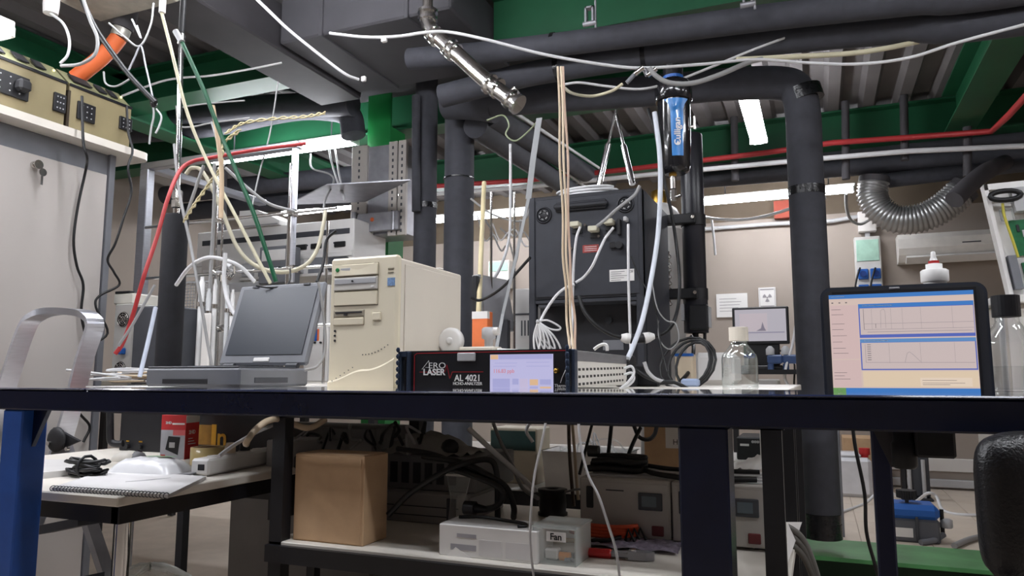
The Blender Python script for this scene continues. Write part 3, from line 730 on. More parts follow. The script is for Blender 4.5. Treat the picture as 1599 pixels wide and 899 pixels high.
ln([(fx(657),fz(580.5)), (fx(699),fz(580.5)), (fx(702),fz(569)), (fx(707),fz(591)), (fx(711),fz(580.5)), (fx(760),fz(580.5))], .0013, redm, 'red_pulse_line', FP)
def T(s, px, py, size, mat=WINK, par=FP, bold=0, sx=1, ax='CENTER', y=None):
    return text(s, size, face(fx(px),yf+.0045 if y is None else y,fz(py)), mat, par, 'lettering', bold, ax, sx)
kk = H_/ (fz(546)-fz(600)) if False else (fz(546)-fz(600))/54   # metres per pixel of height
T('ERO', 686, 570.5, 10*kk*1.35, bold=-.0001, sx=1.25)
ln([(fx(661),fz(576)), (fx(672),fz(562)), (fx(674),fz(575))], .0012, WINK, 'logo_letter', FP)
ln([(fx(667),fz(573)), (fx(674),fz(573))], .001, WINK, 'logo_bar', FP)
T('LASER', 681, 581, 10*kk*1.4, bold=.0006, sx=1.05)
T('AL 4021', 735.5, 590.5, 10*kk*1.42, bold=.0004, sx=.95)
T('HCHO-ANALYZER', 735.5, 599, 5*kk*1.35, bold=.0001, sx=.92)
MB().box((fx(719),yf+.002,fz(563.5)), (fx(748),yf+.007,fz(550)), None, .002).obj('blank_label', LGREY, FP)
T('Thermal unit'.split()[0], 877, 601.5, 4.5*kk*1.4); T('Unit', 877, 606, 4.5*kk*1.4)
sc = MB().box((fx(771.5),yf+.002,fz(609)), (fx(865.5),yf+.008,fz(553.5))).obj('touch_screen', EM('lilac screen', (205,200,248), .85), FP)
def S_(x0, y0, x1, y1, c, nm):
    MB().box((fx(x0),yf+.001,fz(y1)), (fx(x1),yf+.003,fz(y0))).obj(nm, c, sc)
OR = EM('orange tile', (240,196,150), .85); LB = EM('lilac tile', (180,178,232), .85); LB2 = EM('pale tile', (214,200,236), .85)
S_(772.5,554,784,561, OR, 'tab'); S_(785,554,865,561, LB, 'menu_bar')
S_(776,591,802,605, LB, 'tile'); S_(806,591,815,600, LB, 'tile'); S_(817,591,829,605, LB2, 'tile'); S_(832,592,844,601, OR, 'tile'); S_(847,592,863,600, LB, 'tile'); S_(847,603,863,608, OR, 'tile'); S_(832,603,844,608, LB, 'tile')
T('116.83 ppb', 793, 579.5, 6*kk*1.4, EM('red digits', (228,150,170), .8), sc, .0002, .95, 'CENTER', yf+.0005)
for (x, y, s_) in ((797,567,'Current reading'), (845,566,'Serial status'), (795,572,'Mean of last hour'), (845,572,'Flow')):
    ln([(fx(x-18),fz(y)), (fx(x+16),fz(y))], .0012, LB, 'text_line', sc, yf+.0015)
MB().lathe([(.006,0), (.006,-.008), (.004,-.014), (.0,-.014)], (fx(871),yf+.006,fz(579)), 14, None, 'y').obj('port', BRASS, FP)
ln([(fx(876),fz(597)), (fx(878),fz(590)), (fx(889),fz(565))], .0018, WINK, 'tube_symbol', FP)
m = MB()
for z in (.50,.34,.18):
    for i in range(15): MB
vm = M('vent slot dark', (60,58,56), .7)
for r, z in enumerate((.52,.34,.16)):
    g = MB()
    for i in range(15):
        y0 = yf+.03+i*(D_-.06)/15; zz = H_*z+ (i-7)*.0006
        g.box((hw-.0125,y0,zz), (hw-.0113,y0+(D_-.06)/15*.55,zz+.006))
    g.obj('vent_slots', vm, t)['kind'] = 'stuff'
MB().box((hw-.0122,yf+.03,H_*.72), (hw-.0105,-yf-.008,H_*.97)).obj('side_rail', ALU, t)
for z in (.2,.5,.8): MB().cyl((hw-.012,-yf-.004,H_*z), (hw-.004,-yf-.004,H_*z), .006, 8).obj('rear_foot', BLK, t)
# ---- small things standing on the analyser
def on(px, V, x=None): p = pV(px,540,V); return Vector((p.x,V,ZT+H_))
p = on(705,1.95); p.z = ZT
q0 = pV(704,545,1.9)
t = thing('white_funnel', 'round white filter housing lying against the analyser top', 'filter', (q0.x,1.9,ZT+H_))
MB().lathe([(.001,-.010), (.030,-.010), (.037,-.008), (.039,-.003), (.039,.008), (.001,.010)], (0,0,.038), 28, None, 'y').obj('disc', WHITE, t)
MB().lathe([(.004,-.0125), (.010,-.0125), (.011,-.010)], (0,0,.038), 16, None, 'y').obj('hub', WHITE, t)
q = pV(748,530,1.9)
t = thing('valve_block', 'pale valve assembly with white fittings on the analyser', 'valve', (q.x,1.9,ZT+H_-.002))
MB().box((-.05,-.03,0), (.06,.03,.022), None, .004).obj('block', M('pale plastic', (206,200,188), .5), t)
MB().lathe([(.012,0), (.012,.02), (.02,.024), (.02,.05), (.012,.055)], (.03,0,.022), 12).obj('valve_body', LGREY, t)
MB().cyl((.015,0,.065), (.06,0,.065), .012, 10).obj('coupling', WHM, t)
MB().cyl((.06,-.005,.01), (.12,-.005,.006), .008, 10).obj('hose_barb', WHITE, t)
t = thing('grey_lever', 'small white bent tube stub on top of the analyser near its right end', 'tube', (pV(940,543,1.75).x,1.75,ZT+H_-.001))
MB().tube(spline([(-.02,0,.004), (-.008,0,.012), (.004,0,.016), (.012,0,.012), (.013,0,.0)], 5), .004, 8).obj('stub', WHITE, t)
# ================================================================ RIGHT HAND SCREEN
VS = 1.36
a = pV(1287,600,VS); b = pV(1553,600,VS); w = b.x-a.x; zt = pV(1420,444,VS).z; H_ = zt-ZF
t = thing('tablet_computer', 'dark framed computer screen showing measurement graphs at the right', 'screen', ((a.x+b.x)/2,VS,ZF))
FRM = M('slate bezel', (62,68,80), .42, var=.06)
r_ = .018; hw = w/2
prof = [(-hw,0), (hw,0)]+[(hw-r_+r_*math.cos(i*math.pi/12), H_-r_+r_*math.sin(i*math.pi/12)) for i in range(7)]+[(-hw+r_-r_*math.sin(i*math.pi/12), H_-r_+r_*math.cos(i*math.pi/12)) for i in range(7)]
MB().slab([(x,0,z) for x, z in prof], (0,.022,0)).obj('shell', FRM, t)
pr2 = [(x*.965,z*.975) for x, z in prof]
MB().slab([(x,-.003,z) for x, z in pr2], (0,.004,0)).obj('bezel', DGREY, t)
MB().box((-.035,.022,0), (.035,.09,.012), None, .003).box((-.03,.02,.0), (.03,.03,.07)).obj('stand', BLK, t)
def sx_(px): return -hw+w*(px-1287)/(1553-1287)
def sz_(py): return H_*(1-(py-444)/168.0)
MB().box((sx_(1287)+.019,-.0042,sz_(617)), (sx_(1536),-.003,sz_(452))).obj('inner_bezel', INK, t)
SC0, SC1, SZ1, SZ0 = 1302, 1531, 457, 612
s = MB().box((sx_(SC0),-.0056,sz_(SZ0)), (sx_(SC1),-.004,sz_(SZ1))).obj('display', EM('cream display', (238,212,200), .82), t)
XPB = EM('title blue', (58,128,212), .85); XPB2 = EM('title pale blue', (96,150,214), .85); GL = EM('graph paper', (228,208,204), .82); GR = EM('graph grey', (180,168,172), .7); DK = EM('graph ink', (110,104,112), .6); GN = EM('start green', (110,170,90), .8); PK = EM('pink panel', (236,205,202), .82); CRM = EM('cream panel', (246,220,190), .85); BL2 = EM('frame blue', (90,110,206), .8)
def R_(x0, y0, x1, y1, mt, nm, lay=1):
    return MB().box((sx_(x0),-.0056-.0004*lay,sz_(y1)), (sx_(x1),-.005,sz_(y0))).obj(nm, mt, s)
R_(SC0,457,SC1,463.5, XPB, 'title_bar'); R_(SC0,606,SC1,612, XPB, 'task_bar'); R_(SC0,606,1323,612, GN, 'start_button', 2)
R_(1303,474,1349,560, PK, 'side_panel'); R_(1303,562,1349,605, PK, 'side_panel')
R_(1350,473,1530,527, BL2, 'graph_window'); R_(1352,480,1529,522, GL, 'plot_area', 2); R_(1350,473,1530,479, XPB, 'title_bar', 2)
R_(1350,529,1530,578, BL2, 'graph_window'); R_(1352,535,1528,576, GL, 'plot_area', 2); R_(1350,529,1530,534.5, XPB2, 'title_bar', 2)
R_(1352,580,1530,604, CRM, 'message_panel'); R_(1442,590,1520,603, EM('note', (250,226,204), .88), 'note_box', 2)
def L_(pts, mt, nm, w_=.0006, lay=4):
    m = MB(); yy = -.0056-.0004*lay
    for p, q in zip(pts[:-1], pts[1:]):
        p = Vector((sx_(p[0]),yy,sz_(p[1]))); q = Vector((sx_(q[0]),yy,sz_(q[1]))); d_ = (q-p).normalized(); n_ = Vector((-d_.z,0,d_.x))*w_/2
        m.quad(p-n_, q-n_, q+n_, p+n_)
    return m.obj(nm, mt, s)
L_([(1358,481), (1358,514)], DK, 'axis'); L_([(1358,505), (1528,505)], GR, 'zero_line'); L_([(1358,514), (1528,514)], GR, 'axis')
for x in (1371,1402,1420,1449,1497): L_([(x,481), (x,514)], GR, 'grid_line', .0004)
L_([(1385,512), (1386,484), (1391,482), (1393,486), (1393,512)], GR, 'trace', .0005); L_([(1377,505), (1377,512)], DK, 'trace')
L_([(1358,537), (1358,566), (1526,567)], GR, 'axis')
for x in (1396,1445,1497): L_([(x,536), (x,567)], GR, 'grid_line', .0004)
L_([(1420,566), (1424,552), (1428,550), (1434,555), (1444,565)], GR, 'trace')
for k in range(8): L_([(1361,538+k*3.4), (1367,538+k*3.4)], DK, 'scale_text', .0009)
for y in (481,489,504,513,523,533,543,551,582,587,592): L_([(1305,y), (1305+16+(y*7) % 13,y)], DK, 'text_line', .0006)
for k, x in enumerate((1306,1318,1329)): L_([(x,470), (x+3,470)], DK, 'tool_icon', .0018)
for y in (594,598,600.5): L_([(1445,y), (1445+40+(y*3) % 30,y)], DK, 'text_line', .0006)
L_([(1363,518), (1525,518)], GR, 'tick_text', .0008)
L_([(1305,460), (1328,460)], WINK, 'title_text', .0008); L_([(1356,476), (1405,476)], WINK, 'title_text', .0008); L_([(1356,532), (1395,532)], WINK, 'title_text', .0008)
text('start', 4.2*w/266, face(sx_(1313),-.0072,sz_(609)), WINK, s)
MB().box((sx_(1402),-.0045,sz_(450.5)), (sx_(1419),-.002,sz_(447.5)), None, .0008).obj('latch', LGREY, t)
# ---- bottles
def bottle(label, px, V, d, h, z0, cap, liquid=.45, capr=.45, name='glass_bottle', caph=.036):
    p = pV(px,600,V); r = d/2
    t = thing(name, label, 'bottle', (p.x,V,z0), 0, 'clear lab bottles')
    MB().lathe([(r*.96,0), (r,.004), (r,h*.55), (r*.95,h*.63), (r*.6,h*.78), (r*.46,h*.84), (r*.44,h*.97)], (0,0,0), 28).obj('bottle_body', CLEAR, t)
    MB().lathe([(r*.93,.004), (r*.96,.008), (r*.96,h*liquid)], (0,0,0), 24).obj('liquid', WATER, t)
    g = MB().lathe([(r*capr*1.15,h*.9), (r*capr*1.2,h*.905), (r*capr*1.2,h*.9+caph), (r*capr*1.1,h*.905+caph)], (0,0,0), 24, None, 'z', False)
    g.obj('screw_cap', cap, t)
    return t
bt = bottle('clear glass bottle with white screw cap in front of the far monitor', 1156, 2.05, .093, pV(1156,524,2.05).z-ZT, ZT, M('ivory cap', (226,218,204), .5), .6)
MB().box((-.016,-.048,.04), (.026,-.0455,.078)).obj('paper_label', FILM, bt); text('H₂O', .014, face(.03,-.047,.085), M('blue pen', (70,90,150), .6), bt)
bottle('clear bottle with black cap beside the right screen', 1580, 1.47, .078, pV(1580,482,1.47).z-ZF, ZF, BLK, .3)
p = pV(1460,440,1.49)
t = thing('wash_bottle', 'white plastic dropper bottle with red ring behind the right screen', 'bottle', (p.x,1.49,ZF))
zz = pV(1460,440,1.49).z-ZF; u = 1.4/1155
MB().lathe([(.028,0), (.03,.004), (.03,zz*.8), (.02,zz*.95), (.018,zz)], (0,0,0), 24).obj('bottle_body', M('milky plastic', (228,228,226), .4), t)
g = MB(); n = 28
MB().lathe([(18*u,zz), (18.5*u,zz+.002), (18.5*u,zz+16*u), (16*u,zz+18*u), (11*u,zz+19*u), (11*u,zz+26*u), (7*u,zz+27*u), (3.5*u,zz+37*u), (3*u,zz+44*u), (1.5*u,zz+45*u)], (0,0,0), 28).obj('nozzle_cap', WHITE, t)
MB().lathe([(7.2*u,zz+27*u), (7.2*u,zz+31*u)], (0,0,0), 20).obj('red_ring', RED, t)
p = pV(1562,480,1.53)
t = thing('red_tipped_tube', 'thin white tube with a red tip behind the black capped bottle', 'tube', (p.x,1.53,ZF))
MB().cyl((0,0,0), (0,0,p.z-ZF), .005, 10).obj('tube', WHITE, t); MB().lathe([(.0075,0), (.0075,.006)], (0,0,p.z-ZF), 12).obj('tip', RED, t)
# ================================================================ LEFT BACKGROUND (behind the rod lattice)
V_ = 3.9
def wbox(label, cat, name, x0, y0, x1, y1, V, dep, mat, group=None, z0=None, bev=.006):
    p = pV(x0,(y0+y1)/2,V); q = pV(x1,(y0+y1)/2,V); zt = pV((x0+x1)/2,y0,V).z; zb = pV((x0+x1)/2,y1,V).z if z0 is None else z0
    t = thing(name, label, cat, ((p.x+q.x)/2,V+dep/2,zb), 0, group)
    hw, hh = (q.x-p.x)/2, zt-zb
    MB().box((-hw,-dep/2,0), (hw,dep/2,hh), None, bev).obj('body', mat, t)
    t['_hw'] = hw
    return t, hw, hh, -dep/2
# support bench for the far instruments
t = thing('far_bench', 'far white bench carrying the white instruments behind the lattice', 'bench', (-3.2,4.0,0))
MB().box((-4.6,3.62,.97), (-2.3,4.35,1.0), None, .004).obj('bench_top', LAM, t, True)
for x in (-4.55,-2.4):
    for y in (3.66,4.28): MB().box((x,y,0), (x+.04,y+.04,.97)).obj('leg', BLACK, t, True)
# tall open shelf holding the chromatograph
t = thing('instrument_stand', 'grey stand shelf under the long white instrument', 'shelf', (-3.2,3.98,1.0))
zs = pV(430,432,V_).z
for x in (pV(318,430,V_).x, pV(540,430,V_).x): MB().box((x-.02,4.02,1.0), (x+.02,4.25,zs-.02)).obj('side_support', LGREY, t, True)
MB().box((pV(300,430,V_).x,3.85,zs-.02), (pV(560,430,V_).x,4.3,zs), None, .003).obj('shelf_board', WHM, t, True)
tt, hw, hh, yf = wbox('long white laboratory instrument with dark slot behind the lattice', 'instrument', 'white_instrument', 307, 352, 552, 432, V_, .38, WHITE, z0=zs)
MB().box((-hw*.92,yf-.004,hh*.72), (hw*.95,yf+.002,hh*.82)).obj('dark_slot', DGREY, tt)
MB().box((-hw*.99,yf-.01,hh*.30), (hw*.99,yf+.002,hh*.40), None, .002).obj('lower_rail', WHITE, tt)
for i in range(9):
    x = -hw*.1+i*hw*.11
    MB().lathe([(.006,0), (.006,-.01)], (x,yf,hh*(.5+.03*(i % 3))), 8, None, 'y').obj('knob', DGREY, tt)
for x in (.32,.5,.78): MB().box((hw*x,yf-.012,hh*.48), (hw*(x+.13),yf,hh*.58), None, .004).obj('connector', BLK, tt)
for x0, x1, z0, z1, m in ((-.85,-.5,.03,.26,GRAYP), (-.42,-.2,.02,.28,LGREY), (-.12,.12,.0,.28,GRAYP), (.2,.42,.02,.3,LGREY), (.5,.66,.0,.3,GRAYP), (.72,.95,.05,.28,DGREY)):
    MB().box((hw*x0,yf-.03,hh*z0), (hw*x1,yf,hh*z1), None, .004).obj('plug_in_module', m, tt)
a = pV(362,345,V_-.02); b = pV(448,345,V_-.02)
t = thing('wedge_box', 'white wedge shaped cover lying on the long instrument', 'cover', ((a.x+b.x)/2,V_+.1,zs+hh))
MB().slab([(-.17,-.12,0), (.17,-.12,0), (.17,-.12,.03), (-.02,-.12,.115), (-.17,-.12,.12)], (0,.26,0)).obj('wedge', WHITE, t)
MB().box((-.16,-.125,.004), (.16,-.12,.012)).obj('seam', LGREY, t)
# units standing on the far bench below
for i, (x0, y0, x1, y1, V, dep, m, lab) in enumerate((
    (310,402,345,588,3.7,.2,WHM,'narrow white unit left of the glass columns'),
    (352,440,408,588,3.72,.25,LGREY,'grey unit partly hidden behind the open laptop'),
    (475,445,512,590,3.72,.25,WHITE,'white unit with blue label between laptop and tower'),
    (404,384,450,442,3.70,.12,GRAYP,'grey panel unit hung below the long white instrument'))):
    z0 = 1.0 if i < 3 else None
    tt, hw, hh, yf = wbox(lab, 'instrument', 'bench_unit', x0, y0, x1, y1, V, dep, m, 'units on the far bench', z0)
    MB().box((-hw*.8,yf-.004,hh*.6), (hw*.8,yf,hh*.9), None, .002).obj('front_plate', WHITE if i != 2 else LGREY, tt)
    for k in range(3): MB().lathe([(.006,0), (.006,-.012)], ((k-1)*hw*.5,yf-.003,hh*.4), 8, None, 'y').obj('knob', BLK, tt)
    if i == 2:
        MB().box((-.02,yf-.006,hh*.42), (.012,yf,hh*.54)).obj('blue_label', BLUEP, tt); MB().box((.014,yf-.006,hh*.42), (.024,yf,hh*.54)).obj('orange_label', ORANGE, tt)
# perforated plates and glass columns on the lattice
grid = M('perforated grey', (168,166,164), .5)
for i, (x0, y0, x1, y1) in enumerate(((281,442,333,486), (281,549,333,572))):
    p, q = pV(x0,y0,2.9), pV(x1,y1,2.9); m = MB(); nx, nz = 12, max(3, int((y1-y0)/4.2))
    for k in range(nx+1): x = p.x+(q.x-p.x)*k/nx; m.box((x-.0022,2.9,q.z), (x+.0022,2.904,p.z))
    for k in range(nz+1): z = q.z+(p.z-q.z)*k/nz; m.box((p.x,2.9,z-.0022), (q.x,2.904,z+.0022))
    t = thing('perforated_plate', ('upper', 'lower')[i]+' perforated grey plate clamped behind the black foam column', 'plate', ((p.x+q.x)/2,2.9,q.z), 0, 'perforated plates')
    m.obj('mesh', grid, t, True)['kind'] = 'stuff'
    MB().box((p.x-.004,2.896,q.z-.004), (p.x+.004,2.908,p.z+.004)).box((q.x-.004,2.896,q.z-.004), (q.x+.004,2.908,p.z+.004)).box((p.x,2.896,p.z-.004), (q.x,2.908,p.z+.004)).box((p.x,2.896,q.z-.004), (q.x,2.908,q.z+.004)).obj('frame', LGREY, t, True)
GL2 = M('frosted tube', (214,214,214), .2, var=.03, coat=.5)
for i, (x, y0, y1, r) in enumerate(((316,432,590,.014), (327,450,590,.012), (337,436,590,.010), (356,445,590,.009), (364,452,590,.010))):
    a = pV(x,y0,2.62)
    t = thing('glass_column', ('first', 'second', 'third', 'fourth', 'fifth')[i]+' pale glass column from the left behind the laptop', 'tube', (a.x,2.62,ZT), 0, 'pale glass columns')
    MB().lathe([(r,0), (r,a.z-ZT-.03), (r*.6,a.z-ZT-.015), (r*.6,a.z-ZT)], (0,0,0), 14).obj('tube', GL2 if i % 2 == 0 else M('clear tube', (190,192,194), .15, coat=.6), t)
    MB().lathe([(r*1.25,(a.z-ZT)*.72), (r*1.25,(a.z-ZT)*.76)], (0,0,0), 12).obj('collar', STEEL, t)
p = pV(332,480,2.6)
tag(MB().box((p.x-.05,2.59,ZT+.02), (p.x-.0,2.6,pV(300,490,2.6).z), None, .004).obj('white_block', WHM), 'slim white block clamped behind the black foam column', 'block')
# clutter heads on the lattice crossing
p = pV(358,420,2.6)
t = thing('valve_cluster', 'tangle of steel valves and fittings on the lattice crossing', 'valve', p)
for i in range(9):
    d_ = Vector((random.uniform(-.06,.06), random.uniform(-.03,.03), random.uniform(-.03,.04)))
    MB().cyl(d_, d_+Vector((random.uniform(-.05,.05), random.uniform(-.03,.03), random.uniform(-.04,.04))), random.choice((.006,.008,.010)), 8).obj('fitting', random.choice((STEEL, STEEL, LGREY, BLK)), t)
# fan power supply and dark box at left, on the rear bench
tt, hw, hh, yf = wbox('pale power supply with two fan grilles left of the dark box', 'power supply', 'power_supply', 176, 474, 206, 585, 2.5, .3, M('pale metal', (196,194,190), .5, .2), z0=ZT)
for z in (.80,.18):
    f = MB().lathe([(.001,-.002), (.036,-.002)], (0,yf,hh*z), 24, None, 'y').obj('fan_grille', BLK, tt)
    for r in (.033,.024,.014): MB().tube([(r*math.cos(a_),yf-.005,hh*z+r*math.sin(a_)) for a_ in [i*math.pi/10 for i in range(20)]], .0018, 5, None, False, True).obj('grille_ring', STEEL, f)
    for k in range(4):
        a_ = k*math.pi/4; MB().cyl((.034*math.cos(a_),yf-.005,hh*z+.034*math.sin(a_)), (-.034*math.cos(a_),yf-.005,hh*z-.034*math.sin(a_)), .0015, 5).obj('grille_spoke', STEEL, f)
MB().box((.0,yf-.03,hh*.36), (.03,yf,hh*.44), None, .004).obj('blue_plug', BLUEP, tt)
tt2, hw2, hh2, yf2 = wbox('dark box beside the fan power supply', 'box', 'dark_box', 206, 478, 258, 590, 2.45, .3, DGREY, z0=ZT)
t3, hw3, hh3, yf3 = wbox('small cream unit resting on the fan power supply', 'instrument', 'cream_unit', 177, 458, 208, 473, 2.52, .2, M('pale cream', (214,210,200), .5), z0=ZT+hh)
MB().box((-hw3*.9,yf3-.0,hh3), (hw3*.6,yf3+.03,hh3+.012), None, .003).obj('dark_knob_bar', BLK, t3)
for i in range(7):
    a = pD(182+random.uniform(0,50),585+random.uniform(-14,8),2.9+random.uniform(-.1,.1)); a.z = ZT+.01+i*.006
    pts = [a+Vector((random.uniform(-.12,.12)*k, random.uniform(-.05,.05), random.uniform(-.002,.01)*k)) for k in range(1,5)]
    tag(MB().tube(spline(pts,5), .005, 6).obj('loose_cable', BCAB if i % 2 else WCAB), ('lowest','second','third','fourth','fifth','sixth','topmost')[i]+' pale loose cable in the heap left of the foam column', 'cable', 'cable heap left of the foam column')
# ================================================================ BOX ON THE COLUMN AND PLATE SHELF
Vb = 4.1
a, b = pV(548,225,Vb), pV(634,225,Vb); zt = pV(590,226,Vb).z; zb_ = pV(590,365,Vb).z
t = thing('galvanised_duct_box', 'galvanised sheet box with perforated angle rails on the green column', 'duct', ((a.x+b.x)/2,Vb+.12,zb_))
MB().box((a.x+.04,Vb+.02,zb_), (b.x-.03,4.39,zt), None, .003).obj('sheet_box', GALV, t, True)
ANG = M('angle rail', (184,178,172), .45, .4, var=.05)
for (x0, x1) in ((548,572), (606,619), (621,633)):
    p, q = pV(x0,300,Vb), pV(x1,300,Vb); rl = MB().box((p.x,Vb,zb_-.02), (q.x,Vb+.03,zt+.01), None, .003).obj('angle_rail', ANG, t, True)
    hb = MB()
    for k in range(14): hb.box(((p.x+q.x)/2-.006,Vb-.002,zb_+k*(zt-zb_)/14), ((p.x+q.x)/2+.006,Vb+.001,zb_+(k+.45)*(zt-zb_)/14))
    hb.obj('slots', DGREY, rl, True)['kind'] = 'stuff'
MB().box((pV(562,340,Vb).x,Vb-.03,pV(590,362,Vb).z), (pV(625,340,Vb).x,Vb,pV(590,333,Vb).z), None, .003).obj('lower_bracket', GALV, t, True)
MB().lathe([(.012,-.034), (.016,-.03)], (pV(585,344,Vb).x,Vb,pV(585,344,Vb).z), 6, None, 'y').obj('orange_knob', ORANGE, t, True)
for i in (555, 617):
    p = pV(i,360,Vb); MB().cyl((p.x,Vb-.02,p.z), (p.x,Vb-.02,p.z+.12), .018, 12).obj('bracket_leg', GALV, t, True)
zs = pV(540,318,Vb).z
P = [pZ(449,318,zs), pZ(636,326,zs)]
x0, x1 = pV(449,318,3.8).x, pV(636,326,3.7).x
t = thing('plate_shelf', 'thin steel plate shelf bolted to the column box', 'shelf', ((x0+x1)/2,3.95,zs-.012))
MB().slab([(pV(449,318,3.95).x,3.95,zs), (pV(510,330,3.62).x,3.62,zs), (pV(640,326,3.72).x,3.72,zs), (pV(570,308,4.08).x,4.08,zs)], (0,0,-.008)).obj('plate', GALV, t, True)
for x in (553, 622): p = pV(x,322,4.05); MB().cyl((p.x,4.05,zs), (p.x,4.05,zs+.012), .008, 6).obj('bolt', STEEL, t, True)
# white board strips behind the right edge of the column box
# ================================================================ CENTRE BACKGROUND
V_ = 3.35
a = pV(745,520,3.0); tl = math.radians(0)
t = thing('grey_monitor', 'tilted grey flat monitor seen between pipe and black instrument', 'monitor', (pV(775,540,3.0).x,3.0,ZT))
c0, c1, c2, c3 = pD(747,428,3.1), pD(792,437,3.35), pD(805,517,3.35), pD(757,515,3.1)
n_ = (c1-c0).cross(c3-c0).normalized()*.03
if n_.y < 0: n_ = -n_
MB().slab([c0, c1, c2, c3], n_).obj('panel', LGREY, t, True)
i0 = [p+(pD(775,475,3.2)-p)*.1-n_*.06 for p in (c0, c1, c2, c3)]
MB().slab(i0, n_*.06).obj('screen', M('dull screen', (170,170,176), .35), t, True)
m_ = (c2+c3)/2
MB().box(m_+Vector((-.03,.01,-.12)), m_+Vector((.03,.04,.05)), None, .004).box((m_.x-.12,m_.y-.08,ZT), (m_.x+.12,m_.y+.1,ZT+.015), None, .004).obj('stand', DGREY, t, True)
c4, c5 = pD(741,430,3.08), pD(754,520,3.08)
MB().box((c4.x-.012,c4.y,c5.z), (c4.x+.012,c4.y+.03,c4.z), None, .004).obj('side_frame', BLK, t, True)
tt, hw, hh, yf = wbox('orange and white carton standing upright behind the analyser', 'carton', 'small_carton', 737, 486, 761, 540, 2.55, .05, M('orange print', (224,120,70), .6, var=.15, scale=10), z0=ZT, bev=.002)
MB().box((-hw-.0004,yf-.001,0), (hw+.0004,yf+.02,hh*.42)).obj('white_band', PAPER, tt); MB().box((-hw-.0004,yf-.001,hh*.9), (hw+.0004,yf+.02,hh)).obj('white_band', PAPER, tt)
tt, hw, hh, yf = wbox('pale cabinet with vent slots left of the black instrument', 'cabinet', 'pale_cabinet', 801, 450, 838, 598, 3.15, .12, M('pale cabinet', (196,194,192), .5), z0=ZT)
for i in range(4): MB().box((-hw*.3+i*.016,yf-.002,hh*.50), (-hw*.3+i*.016+.006,yf,hh*.66)).obj('vent_slot', DGREY, tt)
MB().box((-hw,yf-.004,hh*.72), (hw,yf,hh*.735)).obj('seam', DGREY, tt)
MB().box((-hw*.8,yf-.02,hh*.1), (hw*.4,yf,hh*.3), None, .006).obj('dark_foot', BLK, tt)
p = pV(800,535,2.7)
tag(MB().box((p.x-.09,2.68,ZT), (p.x+.03,2.78,ZT+.05), None, .015).box((p.x-.05,2.66,ZT+.05), (p.x+.01,2.74,ZT+.075), None, .01).obj('black_adapter', BLK), 'black adapter lying left of the black instrument', 'adapter')
# far electrical box (greenish window) and wall goods behind the centre
def wallbox(label, x0, y0, x1, y1, blue):
    a = pV(x0,y0,7.9); b = pV(x1,y1,7.9)
    t = thing('electrical_box', label, 'electrical box', ((a.x+b.x)/2,7.94,b.z), 0, 'wall electrical boxes')
    hw, hh = (b.x-a.x)/2, a.z-b.z
    MB().box((-hw,-.06,0), (hw,.055,hh), None, .008).obj('box', M('pale grey box', (200,198,194), .5), t)
    MB().box((-hw*.86,-.068,hh*.62), (hw*.86,-.058,hh*.95), None, .003).obj('green_window', M('green window', (168,204,186), .15, var=.15, scale=10, coat=.5), t)
    if blue:
        for i in range(2):
            for j in range(2):
                x = -hw*.45+i*hw*.95; z = hh*(.42-.24*j)
                s = MB().box((x-.045,-.085,z-.05), (x+.045,-.058,z+.05), None, .006).obj('blue_socket', BLUEP, t)
                MB().cyl((x,-.086,z), (x,-.10,z), .03, 14).obj('socket_lid', M('dark blue', (26,60,130), .4), s)
    return t
eb = wallbox('grey electrical box with green window and blue sockets on the back wall', 1333, 371, 1380, 470, True)
wallbox('electrical box with green window seen behind the grey monitor', 763, 408, 796, 450, False)
p = pV(1354,347,7.9)
t = thing('junction_box', 'small white junction box above the blue sockets', 'box', (p.x,7.93,p.z-.09))
MB().box((-.08,-.04,0), (.08,.065,.2), None, .006).obj('box', WHM, t); MB().box((-.02,0,-.14), (.02,.06,0)).obj('downpipe', LGREY, t)
tag(MB().box(pV(1208,314,7.9), pV(1242,341,7.99)).obj('red_notice', M('red brown panel', (150,66,50), .7)), 'red brown sign on the upper wall behind the thick pipe', 'sign')
tag(MB().box((pV(575,420,7.5).x,7.3,pV(575,430,7.5).z), (pV(700,350,7.5).x,7.6,pV(640,425,7.5).z)).obj('wall_shelf', WHM), 'far white wall shelf behind the black pipes', 'shelf')
# ================================================================ AIR CONDITIONER
a, b = pV(1402,368,7.75), pV(1600,405,7.75)
t = thing('air_conditioner', 'white split air conditioner on the beige back wall', 'air conditioner', ((a.x+b.x)/2,7.87,pV(1410,408,7.75).z))
hw = (b.x-a.x)/2; hh = pV(1402,366,7.75).z-pV(1410,408,7.75).z
prof = [(-.02,.12), (-.10,.04), (-.13,.10), (-.13,hh-.04), (-.08,hh), (.12,hh), (.12,.0), (.0,.0)]
MB().slab([(-hw,y,z) for y, z in [(.12,0), (-.02,0), (-.10,.06), (-.13,.12), (-.13,hh-.05), (-.09,hh), (.12,hh)]], (2*hw,0,0)).obj('casing', M('air conditioner casing', (234,230,224), .4), t)
MB().slab([(-hw+.06,-.115,.05), (-hw+.06,-.145,.03), (-hw+.06,-.06,-.02), (-hw+.06,-.03,-.005)], (2*hw-.12,0,0)).obj('louvre', WHITE, t)
MB().box((hw*.05,-.133,hh*.55), (hw*.35,-.128,hh*.59)).obj('display_strip', DGREY, t)
